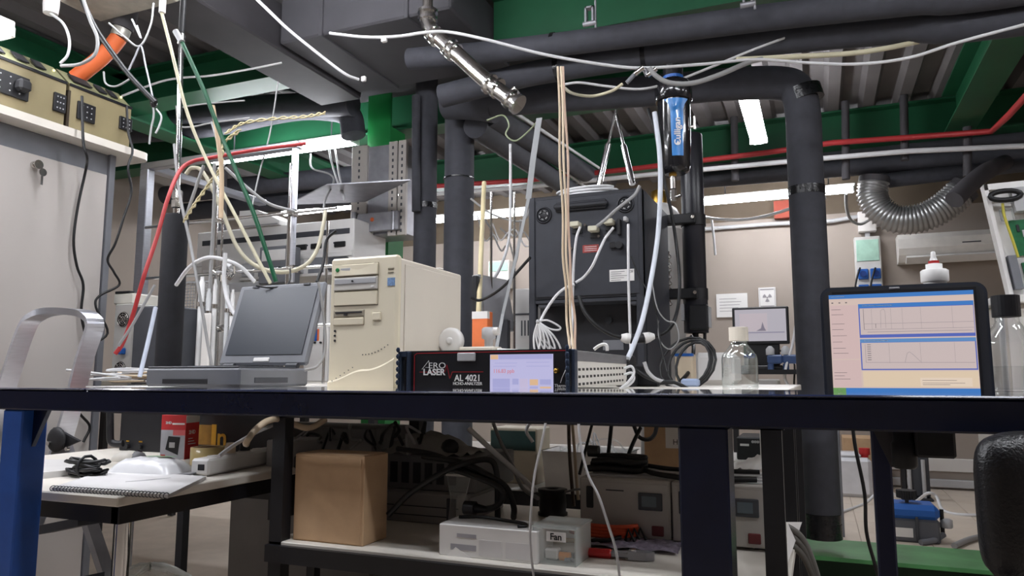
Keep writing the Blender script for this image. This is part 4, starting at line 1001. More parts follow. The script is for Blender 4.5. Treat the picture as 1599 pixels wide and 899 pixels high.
# papers on the wall
for i, (x0, y0, x1, y1) in enumerate(((1118,459,1168,494), (1184,449,1212,480))):
    a, b = pV(x0,y0,7.97), pV(x1,y1,7.97)
    t = thing('wall_notice', ('white printed sheet taped on the wall left of the radiation sign', 'paper with radiation trefoil sign above the far monitor')[i], 'notice', ((a.x+b.x)/2,7.985,b.z), 0, 'notices on the back wall')
    hw, hh = (b.x-a.x)/2, a.z-b.z
    MB().box((-hw,-.004,0), (hw,.012,hh)).obj('sheet', PAPER, t)
    GI = M('grey print', (150,146,150), .7)
    if i == 0:
        for k in range(5): MB().box((-hw*.8,-.006,hh*(.25+.13*k)), (hw*(.3+.1*(k % 4)),-.004,hh*(.27+.13*k))).obj('text_line', GI, t)
    else:
        c = Vector((0,-.006,hh*.5)); r = hw*.55
        for k in range(3):
            a0 = math.radians(30+120*k)
            pts = [c+Vector((rr*math.cos(aa),0,rr*math.sin(aa))) for rr, aa in [(r*.3,a0-.5), (r,a0-.5), (r,a0), (r,a0+.5), (r*.3,a0+.5)]]
            MB().slab(pts, (0,.002,0)).obj('trefoil_blade', GI, t)
        MB().lathe([(r*.2,0), (r*.2,-.002)], c, 12, None, 'y').obj('trefoil_hub', GI, t)
        MB().box((-hw*.8,-.006,hh*.88), (hw*.8,-.004,hh*.93)).obj('text_line', GI, t); MB().box((-hw*.8,-.006,hh*.07), (hw*.8,-.004,hh*.11)).obj('text_line', GI, t)
        for (x0_, z0_, x1_, z1_) in ((-.9,.03,-.86,.97), (.86,.03,.9,.97)): MB().box((hw*x0_,-.006,hh*z0_), (hw*x1_,-.004,hh*z1_)).obj('border_line', GI, t)
# ================================================================ FAR MONITOR ON A SHELF DESK
Vm = 5.4
zk = pV(1215,577,Vm).z
t = thing('far_desk', 'far raised desk board with black edge under the far monitor', 'desk', (.35,5.6,0))
x0, x1 = pV(1120,577,Vm-.15).x, pV(1262,577,Vm-.15).x
MB().box((x0,Vm-.15,zk-.03), (x1,Vm+.5,zk), None, .003).obj('desk_board', LAM, t, True); MB().box((x0,Vm-.16,zk-.032), (x1,Vm-.15,zk)).obj('edge_band', BLACK, t, True)
for x in (x0+.03, x1-.07):
    for y in (Vm-.12, Vm+.42): MB().box((x,y,0), (x+.04,y+.04,zk-.03)).obj('leg', BLACK, t, True)
a, b = pV(1142,480,Vm), pV(1233,534,Vm); hw = (b.x-a.x)/2; hh = a.z-b.z
t = thing('desktop_monitor', 'black framed monitor showing a peak plot on the far desk', 'monitor', ((a.x+b.x)/2,Vm+.03,zk))
zo = b.z-zk
MB().box((-hw,0,zo-.01), (hw,.04,zo+hh), None, .006).obj('frame', BLK, t)
s = MB().box((-hw+.018,-.003,zo+.012), (hw-.018,.002,zo+hh-.016)).obj('display', EM('far display', (208,200,214), .7), t)
MB().box((-hw+.05,-.005,zo+hh*.32), (hw*.25,-.002,zo+hh*.82)).obj('plot_area', EM('far plot', (222,208,216), .7), s)
MB().slab([(-hw*.15,-.0055,zo+hh*.33), (hw*.02,-.0055,zo+hh*.40), (hw*.08,-.0055,zo+hh*.58), (hw*.14,-.0055,zo+hh*.42), (hw*.2,-.0055,zo+hh*.33)], (0,.001,0)).obj('peak', EM('far peak', (150,142,160), .6), s)
MB().box((-hw+.03,-.005,zo+hh*.27), (hw-.03,-.002,zo+hh*.30)).obj('tool_strip', EM('far strip', (170,165,190), .6), s)
MB().box((-.12,.02,.03), (.12,.06,zo), None, .006).obj('neck', BLK, t); MB().box((-.14,-.06,0), (.14,.12,.03), None, .008).obj('foot', BLK, t)
for i, x in enumerate((1208, 1232)):
    p = pV(x,562,Vm-.05)
    t = thing('blue_clamp', ('left', 'right')[i]+' blue clamp fitting on the far desk beside the monitor', 'clamp', (p.x,Vm-.05,zk), 0, 'blue clamps')
    MB().box((-.04,-.03,.04), (.06,.03,.10), None, .01).obj('clamp_body', M('slate blue', (56,78,120), .5), t); MB().cyl((-.02,0,0), (-.02,0,.04), .02, 12).obj('post', M('slate blue', (56,78,120), .5), t)
    MB().lathe([(.028,.10), (.028,.14), (.01,.16)], (-.02,0,0), 14).obj('top_knob', LGREY, t)
tt, hw, hh, yf = wbox('white instrument low behind the clear bottle', 'instrument', 'white_unit', 1183, 592, 1215, 615, 3.9, .25, WHM, z0=0)
# table goods right of the analyser: beige cartons and pale blue pad on the rear bench
tt, hw, hh, yf = wbox('beige and white carton right of the black instrument stand', 'carton', 'beige_carton', 1054, 552, 1082, 598, 2.6, .08, M('beige carton', (206,190,166), .7), z0=ZT)
MB().box((-hw-.0004,yf-.001,hh*.92), (hw+.0004,yf+.03,hh+.001)).obj('blue_band', BLUEP, tt)
tt, hw, hh, yf = wbox('small pale blue box in front of the beige carton', 'box', 'pale_blue_box', 1063, 591, 1090, 606, 2.45, .05, M('pale blue', (160,176,206), .5), z0=ZT)
tt, hw, hh, yf = wbox('white rounded box behind the loop of black cable', 'box', 'white_box', 1082, 550, 1146, 604, 2.95, .3, WHITE, z0=ZT, bev=.02)
# ================================================================ BLACK RACK INSTRUMENT
VB = 2.7
a, b = pV(826,440,VB), pV(1005,440,VB); zt = pV(1003,292,VB).z; hh = zt-ZT; hw = (b.x-a.x)/2
t = thing('black_instrument', 'tall black rack instrument with two fan grilles and cables on its rear', 'instrument', ((a.x+b.x)/2,VB+.25,ZT))
yf = -.25
BM = M('black powder coat', (34,35,41), .5, var=.12, scale=20, bump=.05); BM2 = M('black panel', (46,48,55), .55, var=.1, scale=20, bump=.05)
zmid = pV(915,466,VB).z-ZT
MB().box((-hw,yf,zmid), (hw,.25,hh), None, .004).obj('upper_case', BM, t)
MB().box((-hw+.002,yf+.12,0), (hw-.002,.25,zmid-.012), None, .003).obj('lower_case', BM, t)
for s in (-1, 1):
    MB().box((s*hw,yf-.004,0 if s > 0 else 0), (s*(hw-.028),yf+.03,hh), None, .004).obj('side_rail', BM2, t)
MB().box((-hw,yf,zmid-.014), (hw,.25,zmid), None, .002).obj('divider', BM2, t)
MB().box((hw-.01,yf+.03,.002), (hw+.003,.248,hh-.004)).obj('side_panel', BM2, t)
def X(px): return -hw+2*hw*(px-826)/(1005-826)
def Z(py): return pV(915,py,VB).z-ZT
rp = MB().box((X(838),yf-.006,Z(462)), (X(1000)-.0,yf,Z(306)), None, .003).obj('rear_panel', BM2, t)
MB().box((X(870),yf-.03,Z(325)), (X(955),yf-.006,Z(317)), None, .006).box((X(872),yf-.018,Z(328)), (X(952),yf-.006,Z(314)), None, .003).obj('lift_handle', BM, rp)
for (px, py) in ((852,331), (981,325)):
    g = MB().lathe([(.001,-.002), (.034,-.002), (.034,0)], (X(px),yf-.006,Z(py)), 24, None, 'y').obj('fan_grille', BLK, rp)
    for r in (.030, .022): MB().tube([(X(px)+r*math.cos(i*math.pi/8),yf-.010,Z(py)+r*math.sin(i*math.pi/8)) for i in range(16)], .002, 5, None, False, True).obj('grille_ring', BM2, g)
    for k in range(6):
        if True:
            a0 = k*math.pi/3; MB().tube([(X(px)+.017*math.cos(a0+i*.13),yf-.011,Z(py)+.017*math.sin(a0+i*.13)) for i in range(5)], .0018, 5).obj('grille_slot', LGREY, g)
conn = M('ivory connector', (200,196,176), .5)
for (px, py) in ((906,352), (958,352), (934,361)):
    s = MB().box((X(px)-.018,yf-.05,Z(py)-.010), (X(px)+.018,yf-.006,Z(py)+.010), None, .003).obj('serial_connector', conn, rp)
    MB().box((X(px)-.02,yf-.014,Z(py)-.03), (X(px)+.02,yf-.006,Z(py)-.012), None, .002).obj('port', BLK, s)
for (px, py) in ((920,353), (946,350), (952,372), (898,388), (941,372)): MB().lathe([(.005,-.02), (.005,0)], (X(px),yf-.006,Z(py)), 10, None, 'y').obj('terminal', STEEL, rp)
MB().box((X(972)-.006,yf-.03,Z(372)), (X(972)+.006,yf-.006,Z(348)), None, .002).obj('black_plug', BLK, rp)
MB().box((X(983)-.008,yf-.04,Z(353)), (X(983)+.006,yf-.006,Z(346)), None, .003).obj('grey_plug', LGREY, rp)
rl = MB().box((X(914),yf-.0075,Z(395)), (X(939),yf-.006,Z(383))).obj('red_warning_label', M('red label', (150,62,58), .6, var=.3, scale=150), rp)
for z_ in (386,389,392): MB().box((X(917),yf-.0082,Z(z_)-.0008), (X(936),yf-.0074,Z(z_)+.0008)).obj('print_line', WINK, rl)
MB().box((X(957),yf-.02,Z(391)), (X(966),yf-.006,Z(382)), None, .002).obj('switch', BLK, rp); MB().lathe([(.014,-.028), (.014,0)], (X(972),yf-.006,Z(388)), 14, None, 'y').obj('power_inlet', BLK, rp)
wl = MB().box((X(955),yf-.0075,Z(442)), (X(992),yf-.006,Z(424))).obj('white_rating_label', PAPER, rp)
for k in range(5): MB().box((X(957),yf-.0082,Z(440-k*3.2)-.0007), (X(972+(k*5) % 14),yf-.0074,Z(440-k*3.2)+.0007)).obj('print_line', INK, wl)
text('CE', .012, face(X(987.5),yf-.008,Z(428)), INK, wl)
MB().lathe([(.010,-.02), (.010,0)], (X(898),yf-.006,Z(442)), 10, None, 'y').obj('gas_port', STEEL, rp)
for px in (848, 992): MB().box((X(px)-.018,yf+.005,zmid-.03), (X(px)+.018,yf+.04,zmid-.014), None, .003).obj('foot', DGREY, t)
MB().lathe([(.014,-.01), (.014,0)], (X(940),yf+.12,Z(497)), 16, None, 'y').obj('round_port', BM2, t)
MB().box((X(930),yf+.117,Z(545)), (X(962),yf+.121,Z(529))).obj('grey_label', GRAYP, t)
# coiled tube lying on top
m = MB(); P = []
for i in range(60):
    a0 = i*math.pi/10; P.append((-.02+.12*math.cos(a0)+.01*math.sin(i*.7),-.12+.07*math.sin(a0),hh+.006+i*.0006))
tw = tag(MB().tube([Vector(p)+t.location for p in P], .006, 8).obj('coiled_tube', WCAB), 'pale tubing coiled on top of the black instrument', 'tube')
# ================================================================ GAS CYLINDER, FILTER, BLACK PIPE
p = pV(1035,560,3.62); zc = pV(1035,318,3.62).z
t = thing('gas_cylinder', 'grey white gas cylinder chained behind the black instrument', 'gas cylinder', (p.x,3.62,0))
CYL = M('cylinder paint', (186,184,182), .4, var=.06, scale=6)
MB().lathe([(.10,0), (.114,.03), (.114,zc-.14)], (0,0,0), 32).obj('body', CYL, t)
MB().lathe([(.114,zc-.14), (.11,zc-.08), (.085,zc-.03), (.04,zc)], (0,0,0), 32).obj('shoulder', WHITE, t)
MB().lathe([(.04,zc), (.04,zc+.06), (.025,zc+.07)], (0,0,0), 16).obj('valve_neck', BRASS, t)
# hanging chain
c = pV(1043,392,3.44)
t = thing('hanging_chain', 'steel chain hanging in front of the gas cylinder', 'chain', (c.x,3.46,pV(1043,476,3.44).z))
zt_, z0_ = c.z, pV(1043,476,3.44).z; nlk = 16; st = (zt_-z0_)/nlk
for i in range(nlk):
    pts = [(.009*math.cos(k*math.pi/5), 0, st*(i+.5)+st*.62*math.sin(k*math.pi/5)) if i % 2 == 0 else (0, .009*math.cos(k*math.pi/5), st*(i+.5)+st*.62*math.sin(k*math.pi/5)) for k in range(10)]
    MB().tube(pts, .0026, 5, None, False, True).obj('link', STEEL, t)
# black pipe with clamps
Vq = 3.3
a, b = pV(1083,210,Vq), pV(1083,520,Vq); x = b.x
t = thing('sampling_pipe', 'smooth black vertical pipe with clamps right of the gas cylinder', 'pipe', (pV(1084,400,Vq).x,Vq,b.z))
r = .050; H_ = a.z-b.z; GB = M('satin black pipe', (38,38,44), .32, var=.08)
MB().lathe([(r*.9,0), (r,.004), (r,H_-.006), (r*.93,H_)], (0,0,0), 32).obj('pipe_body', GB, t)
MB().lathe([(r*1.06,H_*.0), (r*1.06,H_*.19)], (0,0,0), 32).obj('lower_sleeve', GB, t)
MB().box((-.02,-r*1.35,.01), (.058,-.02,.12), None, .006).obj('terminal_box', BLK, t)
MB().box((.058,-.05,.02), (.068,-.01,.11), None, .002).obj('side_plate', LGREY, t)
for z in (pV(1083,345,Vq).z-b.z, pV(1083,460,Vq).z-b.z):
    c = MB().lathe([(r*1.1,z-.025), (r*1.1,z+.025)], (0,0,0), 28).obj('pipe_clamp', BLK, t)
    MB().box((-.17,-.075,z-.022), (.02,-.03,z+.022), None, .004).obj('clamp_arm', BLK, c)
    MB().cyl((.012,-.08,z), (.012,-.095,z), .008, 8).obj('clamp_bolt', STEEL, c)
    for zz in (.014,-.014): MB().cyl((-.17,-.05,z+zz), (-.2,-.05,z+zz), .005, 8).obj('clamp_bolt', STEEL, c)
MB().cyl((-.005,0,-.04), (-.005,0,0), .014, 12).obj('outlet', BLK, t); MB().cyl((.035,0,-.03), (.035,0,0), .007, 10).obj('drain', BLK, t)
MB().box((-r*1.06-.004,-.05,H_*.06), (-r*1.06+.01,-.02,H_*.14)).obj('white_tag', LGREY, t)
# water filter
Vf = 2.95
a, b = pV(1053,122,Vf), pV(1053,272,Vf); u = (a.z-b.z)/150
t = thing('water_filter', 'black water filter cartridge with a blue label hanging under the pipes', 'filter', (pV(1053,200,Vf).x,Vf,b.z))
FB = M('gloss black filter', (26,26,30), .18, var=.08, coat=.5)
MB().lathe([(15*u,0), (20*u,3*u), (22.5*u,12*u), (24*u,60*u), (24.5*u,112*u)], (0,0,0), 36).obj('housing', FB, t)
MB().lathe([(27*u,112*u), (28*u,114*u), (28*u,136*u), (25*u,142*u), (16*u,144*u), (15*u,150*u), (15*u,168*u)], (0,0,0), 36).obj('head', FB, t)
for k in range(24):
    a0 = k*math.pi/12; MB
MB().lathe([(15.5*u,145*u), (15.5*u,152*u)], (0,0,0), 24).obj('blue_collar', BLUEP, t)
lab = M('bright blue label', (58,132,205), .28, var=.05, coat=.5); m = MB(); vs = []; fs = []
# curved label facing the viewer: straight strip that flares at the top
rows = [(22,.36), (60,.385), (92,.40), (101,.50), (110,.78)]; nseg = 8; face_a = math.radians(-90-YAW*57.3+38)
for z, wd in rows:
    for k in range(nseg+1):
        a0 = math.radians(-90+20)+(-wd+2*wd*k/nseg); rr = (22.5+2*min(1, z/112))*u+.002
        vs.append((rr*math.cos(a0), rr*math.sin(a0), z*u))
for i in range(len(rows)-1):
    for k in range(nseg): fs.append((i*(nseg+1)+k, i*(nseg+1)+k+1, (i+1)*(nseg+1)+k+1, (i+1)*(nseg+1)+k))
lb_ = m.add(vs, fs, None, True).obj('label', lab, t)
a0 = math.radians(-70); rr = 24.8*u+.0025
mt = Matrix.Translation((rr*math.cos(a0), rr*math.sin(a0), 58*u)) @ Matrix.Rotation(math.radians(20), 4, 'Z') @ Matrix.Rotation(math.pi/2, 4, 'X') @ Matrix.Rotation(math.pi/2, 4, 'Z')
text('Culligan', .036, mt, WINK, lb_, bold=.0006)
mt2 = Matrix.Translation((rr*math.cos(a0), rr*math.sin(a0), 38*u)) @ Matrix.Rotation(math.radians(20), 4, 'Z')
MB().slab([(-.009,0,0), (.009,0,0), (0,0,.016)], (0,-.001,0)).xf(mt2).obj('drop_logo', WINK, lb_)
MB().lathe([(5*u,-3*u), (6*u,-2*u), (6*u,2*u)], (-4*u,0,0), 10).obj('brass_nipple', BRASS, t)
MB().lathe([(4*u,-22*u), (4*u,-3*u)], (-4*u,0,0), 10).lathe([(5*u,-40*u), (5*u,-24*u)], (-4*u,0,0), 6, None, 'z', False).obj('hose_fitting', STEEL, t)
MB().cyl((-4*u,0,-36*u), (8*u,-.01,-34*u), .006, 8).obj('tap_handle', STEEL, t)
MB().cyl((24*u,0,70*u), (30*u,0,70*u), .008, 8).cyl((30*u,0,66*u), (30*u,0,86*u), .006, 8).obj('side_fitting', STEEL, t)
# ================================================================ WHITE OPEN PANEL AT THE RIGHT EDGE
Vw = 3.3
t = thing('open_panel_device', 'white opened panel with circuit boards leaning at the right edge', 'instrument', (pV(1590,560,Vw).x,Vw,pV(1590,478,Vw).z))
q = [pV(1533,291,Vw), pV(1640,280,Vw), pV(1700,455,Vw), pV(1576,472,Vw)]
MB().slab(q, (0,.03,0)).obj('panel', WHITE, t, True)
inn = lambda f, g: q[0]+(q[1]-q[0])*f+(q[3]-q[0])*g
def patch(nm, f0, g0, f1, g1, mt, th, par=t): return MB().slab([inn(f0,g0), inn(f1,g0), inn(f1,g1), inn(f0,g1)], (0,-th,0)).obj(nm, mt, par, True)
for (f0, g0, f1, g1) in ((0,0,1,.05), (0,0,.06,1), (0,.95,1,1)): patch('rim', f0, g0, f1, g1, WHITE, .03)
bd = patch('circuit_board', .26, .32, .95, .62, PCB, .012); bd2 = patch('circuit_board', .30, .68, .95, .93, PCB, .012)
for i in range(8): patch('chip', .34+.07*i, .36+.05*(i % 3), .38+.07*i, .42+.05*(i % 3), random.choice((BLK, LGREY, GRAYP)), .018, bd)
patch('power_module', .36, .06, .8, .26, LGREY, .05); patch('ferrite', .10, .62, .22, .9, GRAYP, .04)
patch('plastic_bag', .16, .22, .34, .32, FILM, .03)
cc = inn(.26,.12); MB().tube([cc+Vector((.05*math.cos(a0),-.05,.018*math.sin(a0))) for a0 in [i*math.pi/8 for i in range(16)]], .010, 8, None, False, True).obj('black_coil', RUB, t, True)
MB().tube(spline([inn(.2,.18)+Vector((0,-.04,0)), inn(.18,.3)+Vector((0,-.045,0)), inn(.22,.5)+Vector((0,-.04,0)), inn(.24,.64)+Vector((0,-.04,0))], 6), .005, 6).obj('yellow_wire', M('yellow wire', (190,180,70), .5), t, True)
z1 = pV(1566,478,Vw).z
t = thing('white_cabinet', 'white cabinet under the open circuit panel at the right edge', 'cabinet', (pV(1600,560,Vw).x+.2,Vw+.15,0))
xl = pV(1566,540,Vw-.1).x
MB().box((xl,Vw-.1,.0), (xl+.7,Vw+.5,z1), None, .004).obj('carcass', M('white cabinet', (200,194,186), .5), t, True); MB().box((xl-.02,Vw-.13,z1), (xl+.72,Vw+.5,z1+.03), None, .004).obj('top_board', WHITE, t, True)
MB().box((xl+.02,Vw-.106,.05), (xl+.33,Vw-.1,z1-.05)).obj('door', WHM, t, True)
# ================================================================ ON THE BENCH SHELF
Vc = 1.63
a, b = pV(459,780,Vc), pV(568,780,Vc); zt = pV(568,713,Vc).z; dep = pU(605,780,b.x).y-Vc
t = thing('cardboard_box', 'closed brown cardboard box on the shelf under the laptop', 'box', ((a.x+b.x)/2,Vc+dep/2,SH), math.radians(0))
hw, hh = (b.x-a.x)/2, zt-SH
MB().box((-hw,-dep/2,0), (hw,dep/2,hh), None, .002).obj('carton', CARD, t)
MB().box((-hw+.004,-dep/2-.002,.004), (hw-.008,-dep/2,hh-.006), None, .001).obj('front_flap', CARD, t)
MB().box((-hw+.004,-dep/2+.004,hh), (hw-.004,dep/2-.004,hh+.002), None, .001).obj('lid', CARD, t)
# white printed carton
V1_ = 1.625
a, b = pV(684,845,V1_), pV(838,850,V1_); zt = pV(760,824,V1_).z
t = thing('white_carton', 'long white printed carton at the shelf edge', 'carton', ((a.x+b.x)/2,V1_+.06,SH))
hw, hh = (b.x-a.x)/2, zt-SH
MB().box((-hw,-.055,0), (hw,.055,hh), None, .002).obj('carton', M('white carton', (222,220,218), .55, var=.02), t)
GP = M('grey carton print', (158,156,162), .7)
MB().box((-hw*.62,-.0558,hh*.62), (-hw*.22,-.055,hh*.74)).obj('printed_bar', GP, t); MB().box((-hw*.75,-.0558,hh*.22), (-hw*.22,-.055,hh*.40)).obj('printed_bar', GP, t)
for i, (x0, x1) in enumerate(((-.16,.3), (.38,.9))):
    MB().box((hw*x0,-.0558,hh*.1), (hw*x1,-.055,hh*.6)).obj('printed_panel', M('pale print', (206,204,204), .7), t)
MB().slab([(-hw+.02,-.056,0), (-hw+.045,-.056,hh*.3), (-hw+.085,-.056,.0)], (0,.001,0)).obj('torn_tape', WHITE, t)
MB().slab([(-hw,-.05,hh), (-hw,.05,hh), (-hw-.004,.045,hh*.6), (-hw-.004,-.045,hh*.6)], (.003,0,.001)).obj('end_flap', M('white carton', (222,220,218)), t)
t2 = thing('short_cable', 'short black cable lying on the white carton', 'cable', ((a.x+b.x)/2,V1_+.06,SH+hh+.004))
MB().tube(spline([(-.11,.02,0), (-.05,.03,.002), (.02,.02,.0), (.07,.0,.001), (.085,-.02,0), (.07,-.035,0)], 6), .004, 8).obj('cord', RUB, t2)
# clear box with label
a, b = pV(832,850,1.64), pV(899,850,1.64); zt = pV(865,826,1.64).z
t = thing('clear_box', 'clear plastic box with a paper label beside the white carton', 'box', ((a.x+b.x)/2,1.70,SH))
hw, hh = (b.x-a.x)/2, zt-SH
m = MB()
for (p, q) in (((-hw,-.06,0),(hw,-.057,hh)), ((-hw,.057,0),(hw,.06,hh)), ((-hw,-.06,0),(-hw+.003,.06,hh)), ((hw-.003,-.06,0),(hw,.06,hh)), ((-hw,-.06,0),(hw,.06,.003))): m.box(p, q)
m.obj('tub', FILM, t); MB().box((-hw-.003,-.063,hh), (hw+.003,.063,hh+.006), None, .002).obj('lid', FILM, t)
MB().box((-hw*.35,-.0615,hh*.66), (hw*.55,-.06,hh*.93)).obj('paper_label', PAPER, t); text('Fan', hh*.26, face(hw*.1,-.0622,hh*.79), INK, t, bold=.0004)
MB().lathe([(.010,0), (.010,.025)], (.0,-.02,.012), 12, None, 'x').obj('orange_part', M('orange part', (220,140,60), .5), t); MB().box((-.035,-.03,.004), (-.002,-.0,.028), None, .004).obj('white_part', WHITE, t)
o = MB()
for i in range(12): o.cyl((random.uniform(-hw*.8,hw*.8),random.uniform(-.045,.045),.006), (random.uniform(-hw*.8,hw*.8),random.uniform(-.045,.045),.009), .004, 6)
o.obj('small_parts', GRAYP, t)['kind'] = 'stuff'
# cable spool
p = pZ(858,806,SH)
t = thing('cable_spool', 'black spool of cable on the shelf behind the clear box', 'spool', (p.x,p.y+.03,SH))
MB().lathe([(.046,0), (.046,.008), (.041,.01), (.043,.03), (.041,.068), (.046,.07), (.046,.078), (.02,.079), (.018,.07)], (0,0,0), 28).obj('spool', BLK, t)
MB().tube(spline([(.04,-.01,.072), (.1,-.02,.085), (.16,-.02,.07), (.2,.0,.08)], 6), .004, 6).obj('loose_end', GCAB, t)
# two grey power units
pu = pZ(908,838,SH); Vg = pu.y
gxa, gxb, gxc = pV(906,800,Vg).x, pV(1047,800,Vg).x, pV(1198,800,Vg).x
Vg = min(Vg, 2.02)
GU = M('grey instrument', (172,167,162), .5, var=.05)
for i, (x0, x1) in enumerate(((gxa,gxb), (gxb+.004,gxc))):
    zt = pV(960,747,Vg).z; hh = zt-SH; hw = (x1-x0)/2
    t = thing('power_unit', ('grey power unit with black cables piled on it on the shelf', 'grey power unit right of the thick bench leg')[i], 'power unit', ((x0+x1)/2,Vg+.15,SH), 0, 'grey power units')
    MB().box((-hw,-.15,.008), (hw,.12,hh), None, .003).obj('case', GU, t)
    f = MB().box((-hw+.004,-.153,.012), (hw-.004,-.15,hh-.01)).obj('front_panel', GU, t)
    for (u0, w0, u1, w1, mt, nm) in ((.66,.52,.92,.80,DGREY,'display'), (.80,.12,.93,.28,M('dark red switch', (96,34,38), .4),'red_switch'), (.08,.5,.16,.86,BLK,'black_handle')):
        MB().box((-hw+2*hw*u0,-.158,hh*w0), (-hw+2*hw*u1,-.153,hh*w1), None, .002).obj(nm, mt, f)
    MB().box((-hw+2*hw*.70,-.1595,hh*.58), (-hw+2*hw*.86,-.158,hh*.75)).obj('display_glass', M('lcd', (92,104,112), .2), f)
    MB().box((-hw+2*hw*.30,-.1535,hh*.80), (-hw+2*hw*.5,-.153,hh*.82)).obj('print_line', INK, f)
    for k in range(4): MB().box((-hw+.01,-.12+.06*k,hh), (hw-.01,-.09+.06*k,hh+.004), None, .001).obj('top_rib', LGREY, t)
    for sx in (-1, 1): MB().box((sx*hw*.8-.012,-.12,0), (sx*hw*.8+.012,-.09,.008)).box((sx*hw*.8-.012,.09,0), (sx*hw*.8+.012,.12,.008)).obj('feet', BLK, t)
    if i == 0: PUZ = SH+hh+.004
# orange cable coil, pliers, bubble wrap
p = pZ(945,838,SH)
t = thing('orange_cable_coil', 'coiled orange cable with black ties in front of the power unit', 'cable', (p.x,p.y-.02,SH+.008))
P = []
for i in range(64):
    a0 = i*math.pi/8; P.append(((.085+.006*math.sin(i*.9))*math.cos(a0)+.001*i*.3,(.06+.005*math.cos(i*.8))*math.sin(a0),.004+i*.0005))
MB().tube(P, .0055, 8).obj('coil', M('orange cable', (206,80,46), .5), t)
MB().tube(spline([(.06,-.05,.01), (.03,-.085,.006), (-.03,-.105,.004), (-.075,-.115,.002)], 5), .005, 8).obj('black_connector', BLK, t)
MB().cyl((-.04,-.107,.004), (-.075,-.115,.004), .006, 8).obj('brass_tip', BRASS, t)
for k in range(3): MB().tube([(.07+.012*k,-.045+.014*k,.0), (.08+.012*k,-.05+.014*k,.03), (.095+.012*k,-.045+.014*k,.0)], .004, 6).obj('tie', RUB, t)
p = pZ(905,868,SH); q = pZ(1022,876,SH)
t = thing('locking_pliers', 'pliers with red grip lying at the shelf edge', 'pliers', (p.x,p.y,SH), math.atan2(q.y-p.y, q.x-p.x)); L = (q-p).length
MB().box((-.01,-.012,.0), (L*.46,.012,.020), None, .007).obj('red_grip', RED, t)
MB().box((L*.42,-.010,.003), (L*.72,.010,.018), None, .004).obj('lever', GALV, t)
MB().slab([(L*.66,-.014,.002), (L*.9,-.014,.002), (L,-.004,.002), (L,.004,.002), (L*.9,.014,.002), (L*.66,.014,.002)], (0,0,.018)).obj('jaw', GALV, t); MB().cyl((L*.72,0,.019), (L*.72,0,.024), .008, 10).obj('pivot', STEEL, t)
p0, p1 = pZ(905,855,SH), pZ(1058,860,SH); m = MB(); nx, ny = 30, 10; vs = []
for j in range(ny+1):
    for i in range(nx+1): vs.append((p0.x+.01+(p1.x-p0.x)*i/nx, p0.y+.01+(Vg-.01-p0.y)*j/ny, SH+.003+.006*abs(math.sin(i*1.3)*math.sin(j*1.7))+.006*abs(math.sin(i*.31+j*.4))))
m.add(vs, [(j*(nx+1)+i, j*(nx+1)+i+1, (j+1)*(nx+1)+i+1, (j+1)*(nx+1)+i) for j in range(ny) for i in range(nx)], None, True)
tag(m.obj('bubble_wrap', M('lilac plastic wrap', (150,142,160), .25, var=.35, scale=60)), 'lilac tinted bubble wrap sheet on the shelf before the power unit', 'bubble wrap')
# black cable bundle on the unit
t = thing('cable_bundle', 'folded bundle of thick black cable on the grey power unit', 'cable', ((gxa+gxb)/2-.05,Vg+.1,PUZ))
for k in range(8):
    z = .010+.010*(k//2); x0 = -.075+.005*k; P = [(x0,-.03+.012*(k % 4),z), (x0+.06,-.035+.012*(k % 4),z+.004), (.06,-.03+.01*(k % 4),z), (.085,.0,z+.002), (.06,.03,z), (-.02,.03,z), (x0,.02,z)]
    MB().tube(spline(P, 5), .009, 8).obj('cable_loop', RUB, t)
MB().lathe([(.016,-.015), (.016,.015)], (-.06,0,.055), 12, None, 'x').obj('plug', BLK, t)
MB().tube(spline([(.08,0,.012), (.12,-.06,.01), (.2,-.09,.006), (.3,-.08,.006), (.38,-.06,.006)], 6), .007, 8).obj('loose_run', RUB, t); MB().tube(spline([(.08,.02,.02), (.16,.03,.012), (.26,.04,.012), (.38,.05,.012)], 6), .006, 8).obj('loose_run', RUB, t)
# grey stacked units left part of the shelf
Vk = 1.95
def shelfunit(label, x0, x1, y0, V, dep, z0, mat):
    a, b = pV(x0,780,V), pV(x1,780,V); zt = pV((x0+x1)/2,y0,V).z
    t = thing('grey_unit', label, 'instrument', ((a.x+b.x)/2,V+dep/2,z0), 0, 'grey units on the shelf'); hw, hh = (b.x-a.x)/2, zt-z0
    MB().box((-hw,-dep/2,0), (hw,dep/2,hh), None, .004).obj('case', mat, t)
    return t, hw, hh
tu, hw, hh = shelfunit('low grey unit at the bottom of the dark stack behind the cardboard box', 596, 716, 770, Vk, .33, SH, M('unit grey', (150,147,146), .5))
for z in (.25,.55): MB().box((-hw,-.167,hh*z), (hw,-.165,hh*(z+.03))).obj('seam', INK, tu)
MB().box((hw*.72,-.172,hh*.1), (hw*.95,-.165,hh*.9), None, .002).obj('corner_post', DGREY, tu); MB().box((hw-.001,-.1,hh*.2), (hw+.004,.1,hh*.8)).obj('side_plate', LGREY, tu)
zz = SH+hh
tu, hw, hh = shelfunit('dark flat unit topping the stack behind the cardboard box', 600, 742, 712, 2.0, .30, zz, M('unit grey 2', (112,111,113), .5))
for k in range(6): MB().box((-hw+.02+k*.04,-.152,hh*.2), (-hw+.045+k*.04,-.15,hh*.8)).obj('vent_slot', INK, tu)
zz2 = zz+hh
p = pV(660,700,2.05)
t = thing('plastic_bag', 'grey crumpled plastic bag on the dark unit stack', 'bag', (p.x,2.1,zz2)); m = MB(); vs = []; nx, ny = 14, 8
